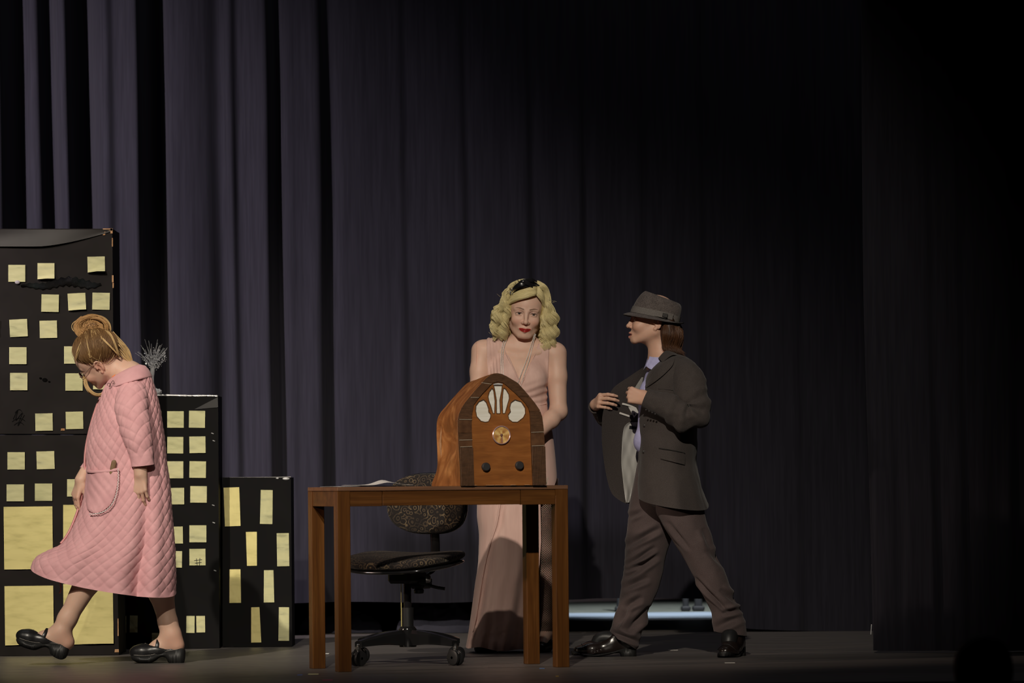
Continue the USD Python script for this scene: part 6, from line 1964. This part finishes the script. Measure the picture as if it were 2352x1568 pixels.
out[..., 2] = 0
out /= np.linalg.norm(out, axis=-1, keepdims=True)
G = G + out * (.022 * wv * np.clip(t * 3, .2, 1)[:, None])[..., None]
jm = thick_grid(G, .003)
jacket = put(man, 'jacket', jm, m_suit, smooth=60, world=man)
jn = G.reshape(-1, 3)
jn = jn[jn[:, 1] < yn - .02]
jtree = cKDTree(np.array([jn[:, 0] * FPX / (D0 + jn[:, 1]), -(jn[:, 2] - HCAM) * FPX / (D0 + jn[:, 1])]).T)


def on_j(px, py, off):
    d_, i_ = jtree.query(U(px, py), k=8)
    return P(px, py, jn[i_, 1].min() - off)


def patch(rows, nu, nv, off, th=.004):
    """A piece of cloth lying on the jacket; rows of pixel pairs."""
    r = np.array(rows, float)
    v = PchipInterpolator(np.linspace(0, 1, len(r)), r.reshape(len(r), -1), axis=0)(np.linspace(0, 1, nv)).reshape(nv, 2, 2)
    G_ = np.array([[on_j(*(a + (b - a) * u), off + .003 * math.sin(math.pi * u)) for u in np.linspace(0, 1, nu)] for a, b in v])
    return thick_grid(G_, (0, th, 0))


put(jacket, 'lapel', patch([((1530, 812), (1547, 815)), ((1522, 826), (1549, 824)), ((1516, 834), (1546, 836)), ((1504, 852), (1532, 853)), ((1492, 870), (1510, 872)), ((1479, 889), (1484, 890))], 12, 30, .012, .007), m_suit, smooth=60, world=man)
put(jacket, 'collar', sheet([[(1512, 822, -.105), (1532, 805, -.085), (1548, 808, .0), (1538, 806, .08), (1512, 816, .10)], [(1522, 832, -.150), (1548, 815, -.125), (1566, 818, .0), (1548, 812, .12), (1512, 822, .14)]], 40, 10, th=.006), m_suit, smooth=60, world=man)
put(jacket, 'pocket_flap', patch([((1514, 1031), (1572, 1041)), ((1515, 1042), (1574, 1054)), ((1517, 1053), (1573, 1067))], 20, 10, .010, .006), m_suit, smooth=60, world=man)
put(jacket, 'pocket_welt', sweep(spline([on_j(x, y, .006) for x, y in [(1513, 1029), (1540, 1033), (1573, 1040)]], 20), .0022, 6), plain('suit_seam', (.03, .028, .027), .8, .1), smooth=50, world=man)
put(jacket, 'breast_welt', sweep(spline([on_j(x, y, .004) for x, y in [(1512, 892), (1535, 894), (1556, 898)]], 20), .0020, 6), m_suit, smooth=50, world=man)
m_button = plain('dark_button', (.018, .015, .014), .5, .3)
for (x, y) in ((1481, 977), (1479, 1037)):
    put(jacket, 'button', T(trimesh.creation.icosphere(2, 1.0).apply_scale((.0075, .0025, .0075)), on_j(x, y, .002)), m_button, smooth=True, world=man)


def jsleeve(pts, rad, name, seed, folds=(), nn=120, mm=90, flat=.92):
    p = spline(pts, nn)
    r = PchipInterpolator(np.linspace(0, 1, len(rad)), rad)(np.linspace(0, 1, nn))
    tt = np.gradient(p, axis=0)
    tt /= np.linalg.norm(tt, axis=1, keepdims=True)
    a = np.cross(tt, np.tile([0, 1.0, .15], (nn, 1)))
    a /= np.linalg.norm(a, axis=1, keepdims=True)
    b = np.cross(tt, a)
    an = np.linspace(0, 2 * math.pi, mm, endpoint=False)
    S = p[:, None] + r[:, None, None] * (np.cos(an)[None, :, None] * a[:, None] + flat * np.sin(an)[None, :, None] * b[:, None])
    nr = S - p[:, None]
    nr /= np.linalg.norm(nr, axis=-1, keepdims=True)
    w_ = meshkit.fbm(np.stack([S[..., 0] * 14 + seed, S[..., 1] * 14, S[..., 2] * 14], -1), 3, seed) - .5
    u = np.linspace(0, 1, nn)[:, None]
    el = np.exp(-((u - .52) / .16) ** 2)
    d = .024 * w_ + .009 * el * np.sin(u * 62 + 2.2 * np.cos(an)[None]) * (np.cos(an - folds) > -.2 if np.ndim(folds) == 0 else 1)
    S = S + nr * d[..., None]
    inn = np.stack([S[nn - 1 - k] - nr[nn - 1 - k] * .006 for k in range(16)])
    R_ = np.concatenate([S, inn], 0)
    return put(jacket, name, (R_.reshape(-1, 3), grid_faces(len(R_), mm, True)), m_suit, smooth=70, world=man)


slv = jsleeve([q_(1566, 850, -.125), q_(1578, 868, -.165), q_(1590, 910, -.200), q_(1597, 950, -.228), q_(1583, 960, -.240), q_(1545, 940, -.232), q_(1505, 922, -.215), q_(1483, 914, -.206)], [.058, .074, .070, .064, .060, .056, .050, .046], 'sleeve', 4)
jsleeve([q_(1530, 852, .12), q_(1515, 870, .16), q_(1470, 925, .22), q_(1440, 968, .235), q_(1412, 968, .22), q_(1388, 952, .165), q_(1374, 938, .11), q_(1370, 932, .088)], [.058, .066, .062, .056, .052, .046, .040, .037], 'sleeve', 6)
for k in range(4):
    put(slv, 'cuff_button', T(trimesh.creation.icosphere(2, 1.0).apply_scale((.0045, .002, .0045)), q_(1484 + 7 * k, 941 + 3.2 * k, -.246)), m_button, smooth=True, world=man)

# the far front of the jacket, held open: facing, lining, inside pockets
FE = [(1486, 838, .06), (1446, 864, .045), (1408, 892, .015), (1391, 925, .0), (1383, 962, -.005), (1382, 1002, .0), (1386, 1050, .015), (1394, 1098, .03), (1405, 1132, .04), (1437, 1156, .06)]
FM = [(1490, 846, .085), (1468, 880, .075), (1446, 908, .065), (1435, 940, .07), (1430, 975, .075), (1428, 1010, .075), (1429, 1055, .075), (1433, 1100, .075), (1437, 1130, .075), (1444, 1156, .08)]
FR = [(1500, 850, .11), (1494, 880, .115), (1488, 910, .12), (1484, 945, .125), (1482, 980, .13), (1480, 1015, .13), (1478, 1055, .13), (1474, 1100, .13), (1466, 1132, .125), (1452, 1157, .10)]
rows = [[e, m2, r] for e, m2, r in zip(FE, FM, FR)]
flap = put(jacket, 'front_flap', sheet(rows, 50, 120, th=.004), m_suit, smooth=60, world=man, label='open front of the jacket seen from inside')
fc = np.array([[q_(*p) for p in r] for r in rows])
fu = PchipInterpolator(np.linspace(0, 1, 3), fc, axis=1)(np.linspace(0, 1, 80))
fs = PchipInterpolator(np.linspace(0, 1, len(rows)), fu, axis=0)(np.linspace(0, 1, 200)).reshape(-1, 3)
ftree = cKDTree(np.array([fs[:, 0] * FPX / (D0 + fs[:, 1]), -(fs[:, 2] - HCAM) * FPX / (D0 + fs[:, 1])]).T)


def on_f(px, py, off):
    d_, i_ = ftree.query(U(px, py), k=4)
    return P(px, py, fs[i_, 1].mean() - off)


lin = []
for (a, b, y) in [(1447, 1470, 969), (1434, 1472, 980), (1430, 1473, 1000), (1428, 1473, 1030), (1427, 1472, 1060), (1430, 1470, 1095), (1434, 1462, 1130), (1438, 1449, 1154)]:
    lin.append([on_f(a + (b - a) * u, y, .004 + .006 * math.sin(u * 7 + y * .05) ** 2) for u in np.linspace(0, 1, 16)])
lin = PchipInterpolator(np.linspace(0, 1, 8), np.array(lin), axis=0)(np.linspace(0, 1, 60))
put(flap, 'lining', thick_grid(lin, (0, .002, 0)), m_satin, smooth=60, world=man, label='silvery satin lining')
m_white = plain('white_piping', (.66, .64, .60), .6, .3)
for pts in ([(1429, 927), (1445, 931), (1461, 938)], [(1423, 948), (1435, 952), (1447, 956)]):
    put(flap, 'pocket_piping', sweep(spline([on_f(x, y, .004) for x, y in pts], 12), .0012, 6, flat=.0042, up=(0, 0, 1)), m_white, smooth=40, world=man, label='white pocket piping')
tri = np.array([on_f(x, y, .005) for x, y in [(1443, 934), (1462, 937), (1467, 947), (1456, 959)]])
put(flap, 'pocket_tab', (np.vstack([tri, tri + (0, .002, 0)]), np.array([[0, 2, 1], [0, 3, 2], [4, 5, 6], [4, 6, 7], [0, 1, 5], [0, 5, 4], [1, 2, 6], [1, 6, 5], [2, 3, 7], [2, 7, 6], [3, 0, 4], [3, 4, 7]])), m_white, smooth=False, world=man, label='white triangular pocket tab')
put(flap, 'tab_button', T(trimesh.creation.icosphere(2, 1.0).apply_scale((.003, .002, .0055)), on_f(1457, 951, .008)), m_button, smooth=True, world=man)
lb = np.array([on_f(x, y, .012) for x, y in [(1446, 977), (1463, 980), (1462, 986), (1445, 984)]])
put(flap, 'size_label', (np.vstack([lb, lb + (0, .002, 0)]), np.array([[0, 2, 1], [0, 3, 2], [4, 5, 6], [4, 6, 7], [0, 1, 5], [0, 5, 4], [1, 2, 6], [1, 6, 5], [2, 3, 7], [2, 7, 6], [3, 0, 4], [3, 4, 7]])), plain('black_label', (.01, .01, .014), .6, .3), smooth=False, world=man, label='black woven label')
lt = np.array([[on_f(x0 + (x1 - x0) * u, y, .006) for u in np.linspace(0, 1, 6)] for x0, x1, y in [(1474, 1478, 866), (1467, 1476, 876), (1460, 1473, 887), (1453, 1468, 898), (1451, 1460, 906), (1453, 1456, 911)]])
put(flap, 'lining', thick_grid(lt, (0, .002, 0)), m_satin, smooth=60, world=man)

for an, tp_, r0_, r1_ in ((anF, q_(1350, 1492, .04), .040, .024), (anN, q_(1672, 1490, -.16), .042, .034)):
    put(man, 'sock', sweep(spline([an + (0, 0, .028), an + (0, 0, -.012), an + (tp_ - an) * .25 + (0, 0, .004), an + (tp_ - an) * .78 + (0, 0, .004)], 16), np.linspace(r0_, r1_, 16), 20), m_rub, smooth=50, world=man)

# --- shoes: polished oxfords
m_oxford = M('oxford_leather', {'p': ('principled_bsdf', dict(base_color=(.013, .0085, .0075), roughness=.25, specular_ior_level=.6)), 't': ('texture_coordinate', {}), 'n': ('noise_texture', {'scale': 50.0, 'detail': 2.0}), 'b': ('bump', {'strength': .15, 'distance': .002})}, [('t.object', 'n.vector'), ('n.fac', 'b.height'), ('b.normal', 'p.normal')])


def oxford(heel, toe):
    heel, toe = heel * (1, 1, 0), toe * (1, 1, 0)
    X = (toe - heel) / np.linalg.norm(toe - heel)
    R = np.stack([X, np.cross([0, 0, 1.0], X), [0, 0, 1.0]], 1)
    s = np.linalg.norm(toe - heel) / .295
    tr_ = lambda p: heel + (np.asarray(p, float) * s) @ R.T + (0, 0, .0008)
    plan = spline([(0, 0), (.006, .022), (.03, .031), (.08, .031), (.13, .036), (.19, .046), (.23, .044), (.27, .028), (.294, 0), (.27, -.028), (.23, -.044), (.19, -.046), (.13, -.036), (.08, -.031), (.03, -.031), (.006, -.022)], 100, True)
    prof = spline([(0, 0), (.070, 0), (.074, .012), (.11, .012), (.17, .002), (.23, .001), (.27, .006), (.30, .014), (.298, .021), (.25, .012), (.18, .011), (.10, .024), (.0, .026), (-.002, .012)], 80, True)
    so = (mf.CrossSection([prof[:, :2]], mf.FillRule.EvenOdd).extrude(.12).rotate([90, 0, 0]).translate([0, .06, 0]) ^ mf.CrossSection([plan[:, :2]], mf.FillRule.EvenOdd).extrude(.1).translate([0, 0, -.02])).to_mesh()
    root = put(man, 'shoe', (tr_(so.vert_properties[:, :3]), so.tri_verts), m_sole, smooth=40, world=man)
    S = Field([axis(-.03, .32, .0033, .0033, []), axis(-.065, .065, .0033, .0033, []), axis(.005, .14, .0033, .0033, [])])
    S.cap((.20, 0, .030), (.255, 0, .028), .041, .029, k=.02, flat=((0, 0, 1), .75))
    S.cap((.12, 0, .042), (.20, 0, .032), .035, .042, k=.03, flat=((0, 0, 1), .90))
    S.cap((.035, 0, .045), (.12, 0, .050), .031, .034, k=.03)
    S.cap((.045, 0, .085), (.10, 0, .075), .031, .034, k=.03)
    S.cap((.120, 0, .072), (.095, 0, .096), .029, .029, k=.015, flat=((1, 0, 0), .5))
    S.ell((.045, 0, .125), (.040, .028, .035), k=.006, sub=True)
    S.planes((-.04, -.07, 0), (.33, .07, .14), [((0, 0, .013), (0, 0, 1))], .003)
    for x in (.165, .180, .195):
        S.cap((x, -.05, .02), (x + .004, 0, .078), .002, .0022, k=.005, sub=True)
        S.cap((x, .05, .02), (x + .004, 0, .078), .002, .0022, k=.005, sub=True)
    um = S.mesh()
    put(root, 'upper', (tr_(um.vertices), np.array(um.faces)), m_oxford, smooth=True, world=man)
    for k in range(4):
        x = .105 + .014 * k
        z = .094 - .008 * k
        put(root, 'lace', sweep(spline([tr_((x, -.017, z - .004)), tr_((x, 0, z + .002)), tr_((x, .017, z - .004))], 10), .0022, 7), m_rub, smooth=50, world=man)
    e = spline([(.236, -.043, .030), (.246, -.02, .052), (.248, 0, .058), (.246, .02, .052), (.236, .043, .030)], 24)
    put(root, 'toe_cap_seam', sweep(tr_(e), .0012, 5), m_rub, smooth=40, world=man)
    return root


oxford(P(1462, 1507, yn + .045), P(1312, 1507, yn + .035))
yb_ = floor_y(1680, 1511)
oxford(P(1701, 1500, yn + .03), P(1661, 1511, yn - .25))

# --- hair and hat
m_mhair_in = hair_mat('brown_hair_under', (.022, .010, .006), (.05, .022, .012), .5, 50.0)
m_mhair = strand_mat('brown_hair', [(0, (.030, .013, .007)), (.6, (.085, .036, .016)), (1, (.16, .070, .028))], .4)
HF = Field([axis(MO[0] - .14, MO[0] + .19, .004, .004, []), axis(MO[1] - .12, MO[1] + .12, .004, .004, []), axis(MO[2] - .18, MO[2] + .13, .004, .004, [])])
HF.frame(MR, MO, MS)
HF.ell((0, .022, .028), (.0755, .088, .080), k=.01)
HF.chain([(0, .068, -.02), (0, .088, -.06), (0, .088, -.115)], [.045, .050, .040], k=.03, flat=((1, 0, 0), 1.25))
for x in (-1, 1):
    HF.chain([(x * .062, .070, .0), (x * .064, .073, -.05), (x * .055, .072, -.115)], [.022, .021, .018], k=.03)
HF.ell((0, -.115, -.03), (.10, .105, .12), k=.012, sub=True)
HF.ell((0, -.02, -.12), (.055, .075, .09), k=.012, sub=True)
mh = put(man, 'hair', HF.mesh(), m_mhair_in, smooth=True, world=man)
hr = np.random.default_rng(8)
strands, sw = [], []
for k in range(1500):
    a = hr.uniform(-1.42, 1.42)                    # round the back of the head
    r0 = np.array([math.sin(a) * .082, .028 + .094 * math.cos(a)])
    r1 = np.array([math.sin(a) * .099, .036 + .108 * math.cos(a)]) * hr.uniform(.90, 1.02)
    end = -.150 + .022 * hr.random() + .018 * abs(math.sin(a))
    if math.cos(a) < -.15:
        end += .03
    flip = hr.uniform(-.004, .020)
    p = [mx((r0[0] * .90, .028 + (r0[1] - .028) * .88, .012)), mx((r1[0] * .95, .028 + (r1[1] - .028) * .93, -.028)), mx((r1[0] * 1.0, r1[1] * 1.0, -.07)), mx((r1[0] * .90, .028 + (r1[1] - .028) * .95, end + .03)), mx((r1[0] * .92, .028 + (r1[1] - .028) * (.95 + flip * 12), end))]
    strands.append(spline(p, 14) + hr.normal(0, .0015, 3) + .0025 * np.sin(np.linspace(0, 9, 14) + a * 9)[:, None] * np.array([1, .5, 0]))
    sw.append(.0012 * np.interp(np.linspace(0, 1, 14), [0, .85, 1], [1, 1, .3]))
put_curves(mh, 'strands', strands, sw, m_mhair, world=man, kind='stuff')

m_hat = M('grey_tweed_hat', {'t': ('texture_coordinate', {}), 'n': ('noise_texture', {'scale': 330.0, 'detail': 3.0}), 'n2': ('noise_texture', {'scale': 40.0, 'detail': 2.0}), 'ad': ('math', {'math_type': 'multiply_add', 'value2': .35}), 'r': ('rgb_ramp', {'ramp': [(.5, (.048, .039, .037)), (.85, (.125, .105, .099))]}), 'b': ('bump', {'strength': .3, 'distance': .001}),
                              'p': ('principled_bsdf', dict(roughness=.85, specular_ior_level=.15, sheen_weight=.1))}, [('t.object', 'n.vector'), ('t.object', 'n2.vector'), ('n2.fac', 'ad.value1'), ('n.fac', 'ad.value3'), ('ad.value', 'r.fac'), ('r.color', 'p.base_color'), ('n.fac', 'b.height'), ('b.normal', 'p.normal')])
m_hatband = mottled('hat_band', (.105, .094, .088), (.16, .145, .136), 300.0, .8, .2)
HX = np.array([-.974, -.05, .226])
HX /= np.linalg.norm(HX)
HZ = np.array([.226, .0, .974])
HZ = HZ - HX * (HX @ HZ)
HZ /= np.linalg.norm(HZ)
HY = np.cross(HZ, HX)
HC = q_(1505, 729.5, 0)
ht = lambda p: HC + np.asarray(p, float) @ np.stack([HX, HY, HZ])
A = np.linspace(0, 2 * math.pi, 96, endpoint=False)
ca, sa = np.cos(A), np.sin(A)


def hat_ring(fr, bk, wd, zf, zb, pinch=0.0, crease=0.0):
    x = np.where(ca > 0, fr, bk) * ca
    y = wd * sa * (1 - pinch * np.clip(ca, 0, 1) ** 1.0)
    u = (ca + 1) / 2
    z = zb + (zf - zb) * u - crease * np.exp(-(y / .022) ** 2)
    return np.stack([x, y, z], 1)


rings = [hat_ring(.111, .108, .088, .0, .0), hat_ring(.109, .108, .087, .015, .012), hat_ring(.103, .108, .084, .042, .034, .06), hat_ring(.095, .107, .080, .066, .052, .18), hat_ring(.084, .104, .074, .088, .068, .30), hat_ring(.074, .097, .067, .101, .079, .36),
         hat_ring(.067, .088, .060, .106, .084, .38), hat_ring(.056, .075, .050, .104, .083, .36, .004), hat_ring(.042, .055, .036, .099, .083, .3, .008), hat_ring(.022, .030, .019, .094, .083, .2, .010), hat_ring(.0005, .0005, .0005, .089, .084)]
rg = PchipInterpolator(np.linspace(0, 1, len(rings)), np.array(rings), axis=0)(np.linspace(0, 1, 60))
brim_in = np.array([hat_ring(.111, .108, .088, .0, .0)])
bo = []
for u in np.linspace(0, 1, 14):
    r_ = hat_ring(.111 + .030 * u, .108 + .022 * u, .088 + .032 * u, 0, 0)
    z = -.004 * u - .010 * u ** 1.5 * np.clip(ca, 0, 1) + .012 * u ** 2 * np.clip(-ca, 0, 1) ** 2 - .006 * u * np.abs(sa)
    r_[:, 2] = z
    bo.append(r_)
bo = np.array(bo)
under = bo[::-1].copy()
under[..., 2] -= .003
under = np.concatenate([under, under[-1:] * np.array([.97, .97, 1]) + np.array([0, 0, .02])], 0)
allr = np.concatenate([under[::-1][:0], rg[::-1], bo, under], 0)
hat = put(man, 'hat', (ht(allr.reshape(-1, 3)), grid_faces(len(allr), 96, True)), m_hat, smooth=55, world=man)
bnd = [hat_ring(.1135, .1105, .0905, .001, .001), hat_ring(.1130, .1110, .0900, .012, .011), hat_ring(.1085, .1110, .0880, .030, .027), hat_ring(.1065, .1080, .0850, .030, .027)]
put(hat, 'hat_band', (ht(np.array(bnd).reshape(-1, 3)), grid_faces(4, 96, True)), m_hatband, smooth=40, world=man)
sgn_y = -1 if HY[1] > 0 else 1
put(hat, 'band_bow', thick_grid(np.array([[ht((x, sgn_y * (.0895 + .006 * math.sin(math.pi * u) - .25 * max(0, abs(x) - .02)), .004 + .026 * v)) for u, x in zip(np.linspace(0, 1, 14), np.linspace(.012, -.070, 14))] for v in np.linspace(0, 1, 6)]) + np.array([0, -.003, 0]), (0, .003, 0)), m_hatband, smooth=50, world=man)
bk_ = rbox(.023, .004, .017, .001)
M4 = np.eye(4)
M4[:3, :3] = np.stack([-HX, HY, HZ], 1)
bk_.apply_transform(M4)
put(hat, 'band_buckle', T(bk_, ht((-.033, sgn_y * .094, .016)) + (0, -.006, 0)), m_button, smooth=False, world=man)

# ================================================================ a spectator's dark head before the stage
ysp = 13.8 - D0
c = P(2256, 1556, ysp)
spec = thing('person', 'dark silhouette of a seated spectator\'s head at the bottom right corner', 'person', (c[0], ysp, -.95))
SR = Rm((0, 1, 0))
F = Field([axis(c[0] - .34, c[0] + .34, .009, .009, []), axis(ysp - .35, ysp + .62, .009, .009, []), axis(-.94, c[2] + .16, .009, .009, [])])
add_head(F, SR, c, 1.0)
F.frame()
ns = c + (0, -.03, -.20)
hipc = np.array([c[0], ysp - .06, -.42])
F.cap(c + (0, -.03, -.06), ns, .05, .06, k=.03).cap(ns + (-.15, -.01, -.06), ns + (.15, -.01, -.06), .065, .065, k=.05).cap(ns + (0, 0, -.1), hipc, .14, .15, k=.06)
for x in (-1, 1):
    hp = hipc + (x * .09, .02, -.02)
    kn = hp + (x * .03, .42, .0)
    F.cap(hp, kn, .085, .06, k=.04).cap(kn, kn + (0, .02, -.42), .056, .040, k=.03).cap(kn + (0, .02, -.44), kn + (0, .13, -.465), .035, .028, k=.02)
    sh = ns + (x * .18, 0, -.07)
    el = sh + (x * .04, .06, -.27)
    F.cap(sh, el, .052, .042, k=.03).cap(el, el + (-x * .08, .22, -.02), .040, .03, k=.02)
    add_hand(F, el + (-x * .08, .22, -.02), (-x * .3, .95, -.1), (0, 0, -1), x, s=.95)
    F.frame()
bm = F.mesh()
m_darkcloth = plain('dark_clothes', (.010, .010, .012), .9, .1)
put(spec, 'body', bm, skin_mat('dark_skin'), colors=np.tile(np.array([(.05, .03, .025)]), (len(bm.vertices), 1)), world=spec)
CF = Field([axis(c[0] - .34, c[0] + .34, .010, .010, []), axis(ysp - .35, ysp + .60, .010, .010, []), axis(-.90, c[2] - .10, .010, .010, [])])
CF.cap(ns + (-.15, -.01, -.06), ns + (.15, -.01, -.06), .072, .072, k=.05).cap(ns + (0, 0, -.1), hipc, .150, .160, k=.06)
for x in (-1, 1):
    hp = hipc + (x * .09, .02, -.02)
    kn = hp + (x * .03, .42, .0)
    CF.cap(hp, kn, .095, .070, k=.04).cap(kn, kn + (0, .02, -.40), .066, .055, k=.03)
    sh = ns + (x * .18, 0, -.07)
    el = sh + (x * .04, .06, -.27)
    CF.cap(sh, el, .062, .052, k=.03).cap(el, el + (-x * .07, .18, -.015), .050, .040, k=.02)
put(spec, 'clothes', CF.mesh(), m_darkcloth, smooth=True, world=spec)
HF = Field([axis(c[0] - .14, c[0] + .14, .006, .006, []), axis(ysp - .16, ysp + .14, .006, .006, []), axis(c[2] - .22, c[2] + .15, .006, .006, [])])
HF.frame(SR, c)
HF.ell((0, .026, .034), (.084, .100, .092), k=.02)
HF.chain([(0, .07, .0), (0, .075, -.08), (0, .07, -.15)], [.075, .072, .06], k=.03)
HF.ell((0, -.11, -.03), (.09, .09, .12), k=.012, sub=True)
put(spec, 'hair', HF.mesh(), plain('black_hair', (.008, .007, .007), .6, .2), smooth=True, world=spec)
seat = thing('theatre_seat', 'dark theatre seat below the frame holding the spectator', 'seat', (c[0], ysp, -.95))
put(seat, 'seat_pad', rbox(.50, .40, .09, .03, (0, .05, .285)), m_darkcloth)
put(seat, 'seat_back', rbox(.50, .08, .50, .03, (0, -.33, .52)), m_darkcloth)
put(seat, 'pedestal', rbox(.12, .30, .24, .02, (0, 0, .12)), m_dark)
